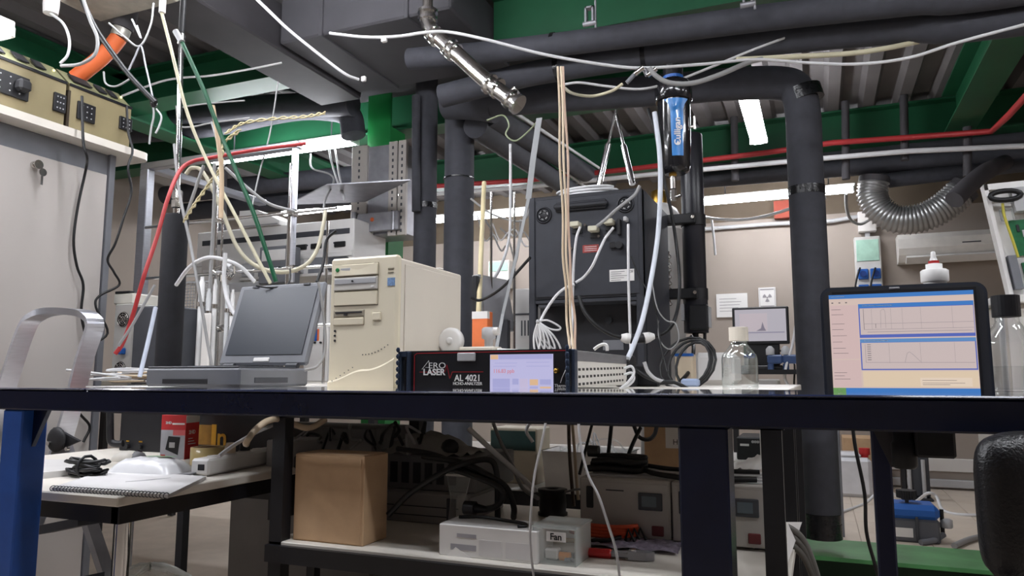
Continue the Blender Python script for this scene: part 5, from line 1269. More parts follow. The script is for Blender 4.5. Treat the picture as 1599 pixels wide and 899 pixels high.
for j in range(ny+1):
    for i in range(nx+1):
        f, g = i/nx-.5, j/ny-.5; vs.append((f*.3, g*.18, max(0,.06*(1-(2*f)**2)*(1-(2*g)**2)+.012*math.sin(i*2.1)*math.cos(j*1.7))))
m.add(vs, [(j*(nx+1)+i, j*(nx+1)+i+1, (j+1)*(nx+1)+i+1, (j+1)*(nx+1)+i) for j in range(ny) for i in range(nx)], None, True).obj('film', M('grey film', (150,148,146), .3, var=.1, scale=20), t)
MB().ball((.10,-.06,.025), .025, 12, None, (1.2,.8,1)).obj('black_lump', BLK, t)
p = pZ(682,838,SH)
t = thing('zip_bag', 'small clear zip bag hanging at the front of the grey unit', 'bag', (p.x,1.93,SH)); u = 2.1/1155
MB().slab([(-18*u,0,2*u), (14*u,0,2*u), (10*u,0,40*u), (20*u,0,80*u), (-22*u,0,84*u), (-14*u,0,44*u)], (0,.006,0)).obj('film', FILM, t); MB().box((-22*u,-.001,78*u), (20*u,.007,81*u)).obj('zip', WHITE, t)
# slim white box above the cardboard box
p = pV(470,696,1.9)
tag(MB().box((p.x-.05,1.8,zz2-.03), (p.x+.04,1.95,pV(470,686,1.85).z), None, .004).obj('pale_adapter', LGREY), 'pale adapter box peeking above the cardboard box', 'adapter')
tag(MB().box((p.x-.06,1.82,SH+.19), (p.x+.2,1.96,zz2-.032), None, .004).box((p.x-.05,1.82,SH), (p.x-.03,1.96,SH+.19)).box((p.x+.17,1.82,SH), (p.x+.19,1.96,SH+.19)).obj('cable_rack', BLK), 'dark cable rack behind the cardboard box', 'rack')
for k in range(10):
    a0 = [pD(470+k*22+random.uniform(-15,15),665+random.uniform(-6,30),2.15+random.uniform(0,.25)) for _ in range(5)]
    a0.sort(key=lambda q: q.x)
    a0[0].z = zz2+.01
    tag(MB().tube(spline(a0, 6), random.choice((.004,.006)), 6).obj('tangled_cable', RUB if k % 4 else GCAB), ('first','second','third','fourth','fifth','sixth','seventh','eighth','ninth','tenth')[k]+' cable from the left in the dark tangle above the cardboard box', 'cable', 'tangled cables under the bench top')
# ================================================================ FAR LOW TABLE WITH TUB AND BOX
ZL = .5
t = thing('white_low_table', 'white low table with black edge behind the shelf', 'table', (-1.5,3.55,0))
MB().box((-2.3,3.33,ZL-.03), (-.76,3.78,ZL), None, .003).obj('table_top', WHITE, t, True); MB().box((-2.3,3.32,ZL-.07), (-.76,3.33,ZL-.006)).obj('edge_band', BLACK, t, True)
for x in (-2.25,-.84):
    for y in (3.36,3.7): MB().box((x,y,0), (x+.04,y+.04,ZL-.03)).obj('leg', BLACK, t, True)
t = thing('small_stand', 'small white stand under the brown carton', 'stand', (-.47,3.12,0))
MB().box((-.16,-.22,.57), (.14,.2,.6), None, .003).obj('stand_top', WHITE, t)
for x in (-.14,.11):
    for y in (-.2,.16): MB().box((x,y,0), (x+.03,y+.03,.57)).obj('leg', BLACK, t)
a, b = pV(845,735,3.42), pV(975,735,3.42)
t = thing('plastic_tub', 'white plastic tub full of clear tubing on the low table', 'tub', ((a.x+b.x)/2,3.56,ZL)); hw = (b.x-a.x)/2; zt = pV(900,706,3.42).z-ZL
m = MB()
o_, i_ = [(-hw,-.13), (hw,-.13), (hw,.13), (-hw,.13)], [(-hw*.9,-.11), (hw*.9,-.11), (hw*.9,.11), (-hw*.9,.11)]
vs = [(x*.93,y*.93,0) for x, y in o_]+[(x,y,zt) for x, y in o_]+[(x*1.06,y*1.06,zt) for x, y in o_]+[(x*.97,y*.97,zt) for x, y in o_]+[(x*.9,y*.9,.004) for x, y in o_]
fs = [(0,3,2,1)]
for k in range(4):
    for l in range(4): fs.append((l*4+k, l*4+(k+1)%4, (l+1)*4+(k+1)%4, (l+1)*4+k))
fs.append((16,17,18,19)); m.add(vs, fs).obj('tub_body', M('white tub', (232,230,228), .35), t)
for k in range(7):
    P = [(random.uniform(-hw,hw)*.8,random.uniform(-.1,.1),zt*random.uniform(.5,1.0)) for _ in range(3)]; P.insert(1, (P[0][0]*.6,0,zt+random.uniform(.03,.1)))
    MB().tube(spline(P, 6), .004, 6).obj('clear_tubing', FILM if k % 2 else WCAB, t)
tt, hw, hh, yf = wbox('brown carton with a white label right of the plastic tub', 'box', 'brown_carton', 1006, 640, 1062, 738, 3.0, .28, CARD, z0=.6, bev=.002)
MB().box((hw*.2,yf-.001,hh*.5), (hw*.98,yf,hh*.98)).obj('white_label', PAPER, tt); text('H', .03, face(hw*.75,yf-.0015,hh*.58), INK, tt)
tt, hw, hh, yf = wbox('flat greenish instrument at the back of the white low table', 'instrument', 'flat_instrument', 765, 668, 838, 708, 3.5, .2, M('pale beige unit', (190,180,160), .5), z0=ZL)
MB().box((-hw*.95,yf-.003,hh*.6), (hw*.95,yf,hh*.95)).obj('dark_glass', M('dark green glass', (52,72,70), .2), tt)
# things seen through the gap at the right of the thick leg
tt, hw, hh, yf = wbox('white slotted cabinet seen right of the thick bench leg', 'cabinet', 'slotted_cabinet', 1140, 738, 1192, 800, 2.75, .3, WHM, z0=0)
for k in range(7): MB().box((-hw*.9+k*hw*.26,yf-.003,hh-.05), (-hw*.9+k*hw*.26+hw*.12,yf,hh-.02)).obj('vent_slot', GRAYP, tt)
ZSC = hh
p = pV(1172,738,2.85)
t = thing('white_cloth', 'crumpled white sheet on the slotted cabinet', 'cloth', (p.x,2.9,ZSC)); m = MB(); vs = []; nx, ny = 14, 8
for j in range(ny+1):
    for i in range(nx+1):
        f, g = i/nx, j/ny-.5; vs.append(((f-.5)*.15, g*.2, .004+max(0,.06*f*(1-(2*g)**2)+.008*math.sin(i*1.9)*math.cos(j*2.3))))
m.add(vs, [(j*(nx+1)+i, j*(nx+1)+i+1, (j+1)*(nx+1)+i+1, (j+1)*(nx+1)+i) for j in range(ny) for i in range(nx)], None, True).obj('sheet', WHITE, t)
tt, hw, hh, yf = wbox('black desktop computer box far behind the slotted cabinet', 'computer', 'black_computer', 1150, 683, 1190, 718, 4.3, .35, BLK)
MB().box((-hw*.7,yf-.003,hh*.62), (hw*.0,yf,hh*.72)).obj('white_strip', WHITE, tt)
for k in range(3): MB().lathe([(.008,0), (.008,-.004)], (hw*(.3+.2*k),yf,hh*.82), 8, None, 'y').obj('button', LGREY, tt)
bz = tt.location.z
tag(MB().box((tt.location.x-.3,4.28,0), (tt.location.x+.3,4.7,bz), None, .004).obj('low_cabinet', WHM), 'low white cabinet under the black desktop computer', 'cabinet')
# slanted white board and hoses by the bench end
p = pV(1218,815,1.75)
tag(MB().slab([pV(1217,815,1.9), pV(1250,815,2.3), pV(1220,899,1.62), pV(1216,899,1.62)][:3], (.004,.004,0)).obj('white_board', WHITE), 'slanted white board at the right end of the shelf', 'board')
for k in range(3):
    cable(('upper', 'middle', 'lower')[k]+' grey hose sagging at the right end of the bench', [(1195,808+k*14,1.95), (1225,820+k*12,1.9), (1250,838+k*12,1.9), (1266,870+k*10,1.9), (1280,915+k*8,1.9)], .009, M('grey hose', (96,94,90), .5), 'grey_hose', 'hose', 'grey hoses')
# ================================================================ FLOOR THINGS AT THE RIGHT
zg = .26
q = [pZ(1190,838,zg), pZ(1560,856,zg), pZ(1600,888,zg), pZ(1200,868,zg)]
yb, yfw = (q[0].y+q[1].y)/2, (q[2].y+q[3].y)/2
t = thing('floor_beam', 'green painted steel beam lying low across the floor at right', 'beam', (.3,(yb+yfw)/2,0))
GB2 = M('patchy pale green paint', (84,150,92), .4, var=.3, scale=5)  # top flange paler and patchier than the web and bottom flange
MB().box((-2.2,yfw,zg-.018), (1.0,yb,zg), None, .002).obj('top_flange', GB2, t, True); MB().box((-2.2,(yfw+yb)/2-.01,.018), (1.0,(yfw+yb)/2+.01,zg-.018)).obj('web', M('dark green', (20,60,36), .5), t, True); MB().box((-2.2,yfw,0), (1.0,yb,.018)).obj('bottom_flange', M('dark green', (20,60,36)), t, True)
# jerrycan
p = pZ(1334,772,0)
t = thing('jerrycan', 'white plastic jerrycan with red cap on the floor', 'canister', (p.x,p.y-.05,0)); u = 6.4/1155
w2 = 26*u
MB().box((-w2,-.12,0), (w2,.12,60*u), None, .03).box((-w2*.8,-.09,58*u), (w2*.45,.09,68*u), None, .025).obj('canister_body', M('natural plastic', (212,212,216), .35), t)
MB().lathe([(.03,60*u), (.03,64*u), (.045,64*u), (.045,74*u)], (w2*.68,0,0), 16).obj('red_cap', RED, t)
a, b = pV(1318,730,7.55), pV(1378,730,7.55)
t = thing('shipping_carton', 'brown shipping carton with printed marks behind the jerrycan', 'box', ((a.x+b.x)/2,7.75,0)); hw = (b.x-a.x)/2; hh = pV(1350,684,7.55).z
MB().box((-hw,-.2,0), (hw,.2,hh), None, .003).obj('carton', CARD, t); text('LE', .11, face(hw*.55,-.202,hh*.42), INK, t, bold=.002)
MB().slab([(hw*.45,-.203,hh*.66), (hw*.62,-.203,hh*.66), (hw*.56,-.203,hh*.58), (hw*.56,-.203,hh*.53), (hw*.51,-.203,hh*.53), (hw*.51,-.203,hh*.58)], (0,.002,0)).obj('glass_symbol', INK, t)
# blue lidded pump box
p = pZ(1436,848,0)
t = thing('blue_lid_box', 'grey pump box with bright blue lid on the floor', 'pump', (p.x,p.y+.1,0)); u = 4.6/1155
MB().box((-40*u,-.10,0), (30*u,.12,36*u), None, .012).obj('grey_body', M('pump grey', (92,94,100), .5), t)
MB().box((-42*u,-.11,34*u), (31*u,.13,58*u), None, .03).obj('blue_lid', BLUEP, t)
MB().box((-38*u,-.103,8*u), (-8*u,-.10,22*u)).obj('white_label', WHITE, t); MB().box((-4*u,-.112,2*u), (0,-.10,40*u), None, .003).obj('latch', DGREY, t)
MB().cyl((36*u,0,10*u), (36*u,0,50*u), .012, 10).obj('valve_stem', BLK, t); MB().lathe([(.03,22*u), (.035,24*u), (.035,34*u), (.02,36*u)], (42*u,0,0), 16).obj('valve_cap', LGREY, t); MB().cyl((28*u,0,26*u), (42*u,0,26*u), .016, 10).obj('elbow', DGREY, t)
MB().tube(spline([(36*u,-.02,12*u), (20*u,-.1,6*u), (0,-.16,4*u)], 6), .018, 10).obj('suction_hose', GRAYP, t)
# black adjustable stand hanging below the front bench right end
p = pV(1436,690,1.42)
t = thing('bench_clamp', 'black clamp head fixed under the right end of the front bench', 'clamp', (p.x,p.y,pV(1436,732,1.42).z)); u = 1.26/1155
zz = ZF-.004-t.location.z
MB().box((-8*u,-.02,zz-95*u), (46*u,.03,zz), None, .004).obj('clamp_plate', BLK, t)
MB().lathe([(14*u,0), (18*u,4*u), (18*u,38*u), (15*u,42*u), (15*u,zz)], (-22*u,0,0), 24).obj('clamp_drum', BLK, t)
# office chair base further back: two columns with pale rods
p = pZ(1425,779,0)
t = thing('stool_base', 'black stand column with two pale rods on the floor behind', 'stand', (p.x,p.y,0)); u = 6.2/1155
MB().box((0,0,.02), (26*u,.1,75*u), None, .01).obj('column', DGREY, t)
for x in (-3, 17): MB().cyl((x*u,-.03,.01), (x*u,-.03,62*u), .016, 10).obj('pale_rod', LGREY, t)
MB().box((-20*u,-.1,0), (28*u,.12,.02), None, .008).obj('foot_plate', BLK, t)
MB().box((-14*u,0,.02), (-6*u,.1,95*u), None, .01).obj('side_post', BLK, t)
HWB = pZ(1436,848,0); u = 4.6/1155
t = thing('hand_wheel', 'ribbed black hand wheel on top of the blue lid', 'hand wheel', (HWB.x-.05,HWB.y+.08,66*u))
P = []
for k in range(48): rr = (15 if k % 2 else 13.6)*u; P.append((rr*math.cos(k*math.pi/24), rr*math.sin(k*math.pi/24)))
MB().slab([(x,y,0) for x, y in P], (0,0,12*u)).obj('ribbed_rim', BLK, t); MB().lathe([(8*u,-3*u), (8*u,0)], (0,0,0), 16).cyl((0,0,-8*u), (0,0,0), 3*u, 10).obj('hub', DGREY, t)
cable('white cable snaking over the floor behind the jerrycan', [pZ(1312,800,.01), pZ(1350,786,.01), pD(1378,764,6.2), pD(1402,775,6.2), pZ(1425,785,.01), pD(1448,770,6.0), pD(1462,775,6.0), pZ(1475,798,.01), pZ(1520,804,.01), pZ(1600,800,.01)], .012, WCAB, 'floor_cable')
cable('grey hose lying on the floor behind the stool', [pZ(1490,852,.02), pZ(1520,840,.02), pZ(1570,832,.02)], .018, GCAB, 'floor_hose', 'hose')
tag(MB().cyl(pZ(1317,838,0), pZ(1317,838,0)+Vector((0,0,1.0)), .010, 10).obj('stand_rod', GRAYP), 'thin grey upright rod beside the thick pipe', 'rod')
tag(MB().tube(spline([pD(1330,655,2.6), pD(1336,700,2.6), pD(1350,770,2.6), pD(1353,830,2.6), pD(1366,880,2.6), pD(1380,930,2.6)], 6), .006, 8).obj('hanging_cable', RUB), 'black cable hanging below the bench right of the thick pipe', 'cable')
# ================================================================ STOOL AT THE RIGHT EDGE
p = pD(1650,790,.84)
t = thing('lab_stool', 'black lab stool with rounded backrest at the lower right corner', 'stool', (p.x,p.y-.0,0), -YAW*.0)
zc = p.z; pts = []
hw_, hh_ = .062, .082
# rounded slab (superellipse) with slight bulge
m = MB(); n = 40; ring = []
cx_ = .012; W2 = .105
prof = [(.0,-.028), (.55,-.026), (.85,-.018), (.97,-.006), (1,.006), (.96,.02), (.8,.028), (.0,.03)]
vs = []
for (sc, y) in prof:
    for k in range(n):
        a0 = 2*math.pi*k/n; ex = .38; x = math.copysign(abs(math.cos(a0))**ex, math.cos(a0)); z = math.copysign(abs(math.sin(a0))**ex, math.sin(a0))
        vs.append((cx_+W2*sc*x*(1+.0*z), y+.02*(x*sc)**2*-1, zc+hh_*sc*z))
m.add(vs, [(i*n+k, i*n+(k+1)%n, (i+1)*n+(k+1)%n, (i+1)*n+k) for i in range(len(prof)-1) for k in range(n)], None, True)
LEA = M('black vinyl', (24,24,27), .35, var=.1, scale=30, bump=.35, bscale=260)
m.xf(Matrix.Rotation(YAW, 4, 'Z')).obj('backrest', LEA, t)
MB().box((-.02,.03,.52), (.03,.045,zc-.02), None, .004).obj('back_stem', GRAYP, t)
MB().lathe([(.15,.50), (.17,.51), (.17,.55), (.15,.565), (.0,.565)], (0,-.14,0), 32).obj('seat', LEA, t)
MB().cyl((0,-.14,.08), (0,-.14,.50), .025, 16).obj('gas_column', CHROME, t); MB().box((-.02,-.14,.49), (.03,.045,.505)).obj('back_bracket', BLK, t)
for k in range(5):
    a0 = k*2*math.pi/5; e_ = Vector((.24*math.cos(a0), -.14+.24*math.sin(a0), .06)); l = MB().tube([(0,-.14,.10), tuple(e_)], [.02,.013], 10).obj('base_arm', BLK, t); MB().lathe([(.025,-.012), (.025,.012)], (e_.x,e_.y,.025), 14, None, 'x').obj('castor', BLK, l)
# ================================================================ ON THE LOW TABLE
def flat(label, cat, name, corners, th, mat, z=ZN):
    q = [pZ(x,y,z) for x, y in corners]; t = thing(name, label, cat, (sum(p.x for p in q)/4, sum(p.y for p in q)/4, z))
    MB().slab(q, (0,0,th)).obj('body', mat, t, True); return t, q
t, q = flat('spiral bound notebook with white cover on the low table', 'notebook', 'notebook', [(80,766), (262,778), (322,748), (165,738)], .008, M('notebook cover', (214,212,212), .5, var=.04, scale=12))
for k in range(34):
    c = q[0]+(q[1]-q[0])*((k+.5)/34)+Vector((0,0,.006)); r = .006
    if k == 0:
        ro = MB().tube([(0,r*1.3*math.cos(i*math.pi/5),r*math.sin(i*math.pi/5)) for i in range(10)], .0011, 5, None, False, True).obj('spiral_ring', DGREY, t); rm = ro.data
    else: ro = bpy.data.objects.new('spiral_ring', rm); COL.objects.link(ro); ro.parent = t
    ro.location = c-t.location
MB().slab([q[0]+(q[2]-q[0])*.45+Vector((0,0,.0082)), q[0]+(q[2]-q[0])*.62+Vector((0,0,.0082)), q[0]+(q[2]-q[0])*.58+Vector((.02,.06,.0082))], (0,0,.0004)).obj('dark_graphic', GRAYP, t, True)
t, q = flat('folded white plastic sheet at the left of the low table', 'sheet', 'plastic_sheet', [(-20,756), (118,742), (122,726), (0,724)], .016, M('white film', (210,208,206), .3))
t = thing('cable_coil', 'tied coil of black cable on the low table behind the notebook', 'cable', pZ(135,745,ZN))
for k in range(9):
    a0 = random.uniform(-.6,.6); L = .055+random.uniform(-.01,.012); z = .008+.0045*k; w_ = .012+random.uniform(0,.012)
    P = [(L*math.cos(i*math.pi/6),w_*math.sin(i*math.pi/6),z+.004*math.sin(i+k)) for i in range(12)]
    MB().tube(P, .0042, 6, None, False, True).xf(Matrix.Rotation(a0*.5, 4, 'Z')).obj('cable_loop', RUB, t)
MB().tube([(0,.03*math.cos(i*math.pi/5),.028+.028*math.sin(i*math.pi/5)) for i in range(10)], .004, 6, None, False, True).obj('tie', BLK, t)
def pillow(nm, mat, par, sx, sy, h, nx=16, ny=12, wob=.1):
    m = MB(); vs = []
    for sgn in (1, -1):
        for j in range(ny+1):
            for i in range(nx+1):
                f, g = 2*i/nx-1, 2*j/ny-1; z = h*(max(0,(1-f**4)*(1-g**4))**.6)*(1+wob*math.sin(i*1.7+j*.9)*math.cos(j*2.1))
                vs.append((f*sx*(1-.03*abs(g)), g*sy, h*.15+(z if sgn > 0 else -.0)*1.0))
    N = (nx+1)*(ny+1); fs = []
    for s_ in (0, 1):
        for j in range(ny):
            for i in range(nx): b = s_*N+j*(nx+1)+i; fs.append((b, b+1, b+nx+2, b+nx+1))
    return m.add(vs, fs, None, True).obj(nm, mat, par)
p = pZ(222,742,ZN)
t = thing('plastic_pouch', 'puffy white plastic pouch with green print on the low table', 'pouch', p+Vector((0,.03,0)), .1)
pillow('pouch', M('white pouch film', (226,226,228), .22, var=.02), t, .105, .055, .038)
MB().slab([(-.02,.0,.047), (.05,.0,.0475), (.06,.025,.046), (-.01,.025,.046)], (0,0,.001)).obj('green_print', M('pale green print', (170,206,170), .4), t)
MB().slab([(.09,-.05,.002), (.15,-.03,.006), (.15,.03,.010), (.09,.05,.004)], (0,0,.003)).obj('dark_flap', M('grey print flap', (120,120,124), .4), t)
p = pZ(183,722,ZN)
t = thing('computer_mouse', 'white computer mouse with grey buttons on the low table', 'mouse', p+Vector((0,.04,0)), .3)
MB().ball((0,0,.0), .032, 20, None, (1.75,1,1.05)).obj('shell', M('mouse white', (214,210,202), .4), t); MB().ball((.03,0,.002), .029, 16, None, (1.0,.95,1.05)).obj('grey_front', GRAYP, t); MB().lathe([(.006,-.004), (.006,.004)], (.036,0,.03), 10, None, 'y').obj('wheel', BLK, t)
# red carton
a, b, c = pV(249,690,1.83), pV(282,690,1.83), pV(303,690,1.83)
zt = pV(275,648,1.83).z
t = thing('red_carton', 'upright red and white product carton at the back of the low table', 'carton', ((a.x+b.x)/2,1.87,ZN), math.radians(10)); hw = (b.x-a.x)/2; hh = zt-ZN
MB().box((-hw,-.035,0), (hw,.035,hh), None, .001).obj('carton', M('carton red', (204,52,56), .5, var=.04), t)
fr = MB().box((-hw+.001,-.0356,.0), (hw-.001,-.035,hh*.66)).obj('photo_panel', M('carton photo', (178,180,188), .5, var=.12, scale=20), t)
MB().slab([(-hw*.55,-.0366,hh*.22), (hw*.45,-.0366,hh*.10), (hw*.6,-.0366,hh*.50), (-hw*.35,-.0366,hh*.52)], (0,.0008,0)).obj('device_picture', BLK, fr); MB().box((-hw*.25,-.0372,hh*.26), (hw*.2,-.0366,hh*.38)).obj('picture_detail', LGREY, fr)
MB().box((-hw*.9,-.0363,hh*.02), (-hw*.55,-.0356,hh*.10)).obj('red_mark', RED, fr)
MB().box((0,-.0362,hh*.54), (hw*.99,-.0352,hh*.66)).obj('pink_tab', M('pale red', (220,110,112), .5), fr)
text('2HD', .011, face(-hw*.4,-.0358,hh*.82), WINK, t, bold=.0003)
MB().box((-hw*.1,-.0358,hh*.78), (hw*.9,-.035,hh*.82)).obj('print_line', WINK, t)
text('2HD', .017, Matrix.Translation((hw+.0006,-.002,hh*.60)) @ Matrix.Rotation(math.pi/2, 4, 'Z') @ Matrix.Rotation(math.pi/2, 4, 'X'), WINK, t, bold=.0005)
for k in range(3): MB().box((hw,-.02,hh*(.33+.06*k)), (hw+.0008,.018-.008*k,hh*(.35+.06*k))).obj('print_line', WINK, t)
MB().box((hw,-.034,hh*.82), (hw+.0008,.034,hh*.99)).obj('white_panel', WHITE, t)
# tape roll
p = pZ(306,734,ZN)
t = thing('tape_roll', 'roll of pale yellow packing tape on the low table', 'tape', p+Vector((0,.045,0))); TP = M('tape yellow', (214,190,130), .35, var=.05, coat=.3)
MB().lathe([(.034,.0), (.050,0), (.050,.062), (.034,.062), (.034,.0)], (0,0,0), 36).obj('tape', TP, t); MB().lathe([(.031,.0), (.034,0), (.034,.062), (.031,.062), (.031,0)], (0,0,0), 36).obj('core', CARD, t)
# power strip along the right edge of the table
a, b = pZ(322,744,ZN), pZ(432,722,ZN); ang = math.atan2(b.y-a.y, b.x-a.x); L = (b-a).length+.1
t = thing('power_strip', 'white power strip with black switch at the table edge', 'power strip', a+Vector((.008,.0,0)), ang)
MB().box((0,0,.002), (L,.058,.046), None, .006).obj('body', WHITE, t); MB().box((-.002,.014,.016), (.002,.034,.032), None, .001).obj('switch', BLK, t)
for k in range(4):
    s = MB().lathe([(.018,.046), (.018,.049), (.015,.0495)], (.06+.07*k,.029,0), 20).obj('socket', WHM, t)
    if k in (1,2):
        MB().lathe([(.015,.049), (.015,.066), (.011,.078)], (.06+.07*k,.029,0), 14).obj('plug', BLK if k == 2 else BCAB, s)
PS = a
q1 = a+Vector((math.cos(ang),math.sin(ang),0))*.14
cable('thick beige cord rising from the power strip plug', [q1+Vector((0,.03,.07)), pD(385,690,1.85), pD(398,672,1.9), pD(418,657,1.95), pD(440,655,2.0), pD(480,668,2.05), pD(508,655,2.1)], .0085, BCAB, 'beige_cable', 'cable')
cable('white tube passing behind the power strip', [pD(342,712,1.8), pD(365,695,1.85), pD(400,675,1.95), pD(435,660,2.05)], .005, WCAB, 'white_tube', 'tube')
# black case with yellow print behind
a, b = pV(186,690,1.98), pV(428,690,1.98)
t = thing('black_case', 'black case with a yellow printed logo at the back of the low table', 'case', ((a.x+b.x)/2,2.03-.02,ZN)); hw = (b.x-a.x)/2; hh = ZT-.08-ZN
MB().box((-hw,-.03,0), (hw,.02,hh), None, .003).obj('case', BLACK, t)
def cx2(px): return -hw+2*hw*(px-186)/(428-186)
def cz2(py): return pV(320,py,1.98).z-ZN
YL = M('yellow print', (206,158,40), .55, var=.1, scale=20)
yp = MB().box((cx2(300),-.0308,cz2(694)), (cx2(338),-.030,cz2(663))).obj('yellow_panel', M('amber print', (150,112,36), .6, var=.2, scale=30), t)
MB().box((cx2(336),-.0312,cz2(694)), (cx2(343),-.030,cz2(662))).obj('yellow_bar', YL, t)
text('n', .092, face(cx2(352),-.0312,cz2(683)), YL, t, bold=.0015)
text('& Fotomesch Co., Inc', .009, face(cx2(324),-.0312,cz2(698)), YL, t)
text('MIN', .008, face(cx2(201),-.0312,cz2(694)), YL, t); text('MAX', .008, face(cx2(223),-.0312,cz2(694)), YL, t)
for x in (202, 224): MB().lathe([(.010,-.012), (.010,0)], (cx2(x),-.03,cz2(702)), 12, None, 'y').obj('dial', BLK, t)
# black bent bar by the cupboard and bag on floor
tag(MB().tube(spline([pD(172,640,2.6), pD(172,680,2.6), pD(174,690,2.6), pD(182,693,2.6), pD(192,692,2.6)], 5), .012, 8).obj('bent_bar', BLACK), 'black bent metal bar left of the black case', 'bar')
p = pD(195,930,2.6)
t = thing('waste_bag', 'clear crumpled plastic waste bag on the floor under the low table', 'bag', (p.x,p.y+.1,0)); m = MB(); n = 22; vs = []
for j in range(9):
    for k in range(n):
        a0 = 2*math.pi*k/n; rr = (.22,.25,.26,.25,.22,.18,.12,.06,.0)[j]*(1+.12*math.sin(k*2.7+j)); vs.append((rr*math.cos(a0), rr*.7*math.sin(a0), (0,.06,.13,.2,.26,.31,.345,.365,.37)[j]*(1+.04*math.sin(k*1.9))))
m.add(vs, [(j*n+k, j*n+(k+1)%n, (j+1)*n+(k+1)%n, (j+1)*n+k) for j in range(8) for k in range(n)], None, True).obj('film', FILM, t)
t = thing('under_cabinet', 'dark grey cabinet standing under the left end of the lab bench', 'cabinet', (-1.66,2.22,0))
MB().box((-.3,-.1,0), (.3,.13,.86), None, .004).obj('carcass', M('cabinet grey', (112,110,110), .6), t); MB().box((-.29,-.106,.04), (.29,-.1,.82)).obj('door', M('cabinet grey door', (122,120,120), .6), t)
t = thing('wooden_crate', 'old wooden slat crate on the floor below the shelf', 'crate', (-1.05,1.95,0))
for k in range(3): MB().box((-.25,-.22,.05+k*.12), (.25,-.2,.14+k*.12), None, .002).obj('slat', M('old wood', (104,84,60), .8, var=.25, scale=20), t)
for s in (-1, 1): MB().box((s*.25,-.22,0), (s*.22,.2,.4)).obj('side_board', M('old wood', (104,84,60)), t)
# ================================================================ SMALL CABLES ON WALL BOXES
# ================================================================ OVERHEAD CABLES
C = cable
C('long white cable swagged across the ceiling from the centre to the right edge', [(515,52,3.0), (570,58,2.95), (620,57,2.9), (662,51,2.85), (700,50,2.85), (760,62,2.8), (850,85,2.8), (950,102,2.8), (1010,106,2.8), (1100,100,2.8), (1180,93,2.8), (1260,98,2.8), (1340,100,2.75), (1420,90,2.7), (1500,65,2.65), (1640,28,2.6)], .0065, WCAB, 'swag_cable')
C('thick cream cable drooping just above the white swag at the right', [(1150,93,2.85), (1250,88,2.85), (1340,82,2.85), (1420,68,2.85), (1482,51,2.85)], .011, CREAMC, 'swag_cable')
C('grey hose looping behind the water filter head', [(1014,106,2.72), (1024,118,2.72), (1045,129,2.72), (1080,130,2.72), (1120,118,2.75), (1165,99,2.8), (1190,92,2.82)], .010, GCAB, 'grey_hose', 'hose')
C('thin pale cable rising behind the filter towards the upper right pipe', [(880,132,2.9), (905,129,2.9), (950,135,2.9), (1000,139,2.9), (1050,128,2.9), (1110,105,2.95), (1180,76,3.0), (1270,43,3.05)], .0055, WCAB, 'thin_cable')
C('cream cable hanging in a short bow left of the filter', [(877,134,2.46), (895,146,2.75), (925,150,2.85), (955,142,2.85), (972,131,2.85)], .006, CREAMC, 'bow_cable')
for i, (x, y) in enumerate(((998,111), (1018,113))):
    p = pD(x,y,2.76); t = thing('hose_connector', ('left', 'right')[i]+' steel hose connector joining cables above the filter', 'connector', p, 0, 'steel hose connectors')
    MB().cyl((-.018,0,-.01), (.018,0,.012), .011, 8).obj('nut', STEEL, t); MB().cyl((-.018,0,-.01), (-.05 if i == 0 else -.03,0,-.04 if i == 0 else .02), .009, 8).obj('barb', GALV if i else GRAYP, t)
C('white cable running diagonally along the grey ceiling beam', [(392,-10,3.2), (425,22,3.25), (455,50,3.3), (510,94,3.4), (540,116,3.45), (560,124,3.5)], .0075, WCAB, 'beam_cable')
for i, (px, py, d) in enumerate(((568,123,3.5), (600,61,2.92))):
    p = pD(px,py,d); tag(MB().box(p-Vector((.012,.008,.014)), p+Vector((.012,.008,.012)), None, .003).obj('cable_clip', WHITE), ('white clip at the lower end of the beam cable', 'white clip hanging from the long swag cable')[i], 'clip')
# cream cable bundle down the black instrument
for k, (o0, o1, dd, m) in enumerate(((-4,-6,2.42,BCAB), (1,0,2.40,BCAB), (4,7,2.43,M('pale pink cable', (206,178,158), .5)))):
    C(('left', 'middle', 'right')[k]+' strand of the beige cable bundle hanging before the black instrument', [(875+o0,104,dd), (878+o0,170,dd), (880+o1,250,dd), (883+o0,330,dd), (885+o1-k,400,dd), (888+o0,450,dd), (891+o1,500,dd), (894+o0,545,dd-.1), (896+o1,585,dd-.15)], .0042, m, 'bundle_strand', 'cable', 'beige cable bundle')
C('stout white tube hanging right of the black instrument to the analyser', [(1022,175,2.5), (1030,240,2.5), (1031,300,2.5), (1027,370,2.5), (1016,440,2.45), (1003,500,2.4), (988,542,2.35), (980,560,2.3)], .0085, M('milky tube', (206,212,222), .4), 'white_tube', 'tube')
# grey strap
q = [pD(842,184,2.55), pD(832,250,2.55), pD(825,310,2.55), pD(806,400,2.55), pD(785,490,2.55), pD(775,545,2.5)]
m = MB()
for i in range(len(q)-1):
    wv = Vector(((.011,.011,.006,.006,.006)[i],0,0)); m.slab([q[i]-wv, q[i]+wv, q[i+1]+wv, q[i+1]-wv], (0,.002,0))
tag(m.obj('grey_strap', M('grey webbing', (150,152,154), .7)), 'grey webbing strap hanging left of the black instrument', 'strap')
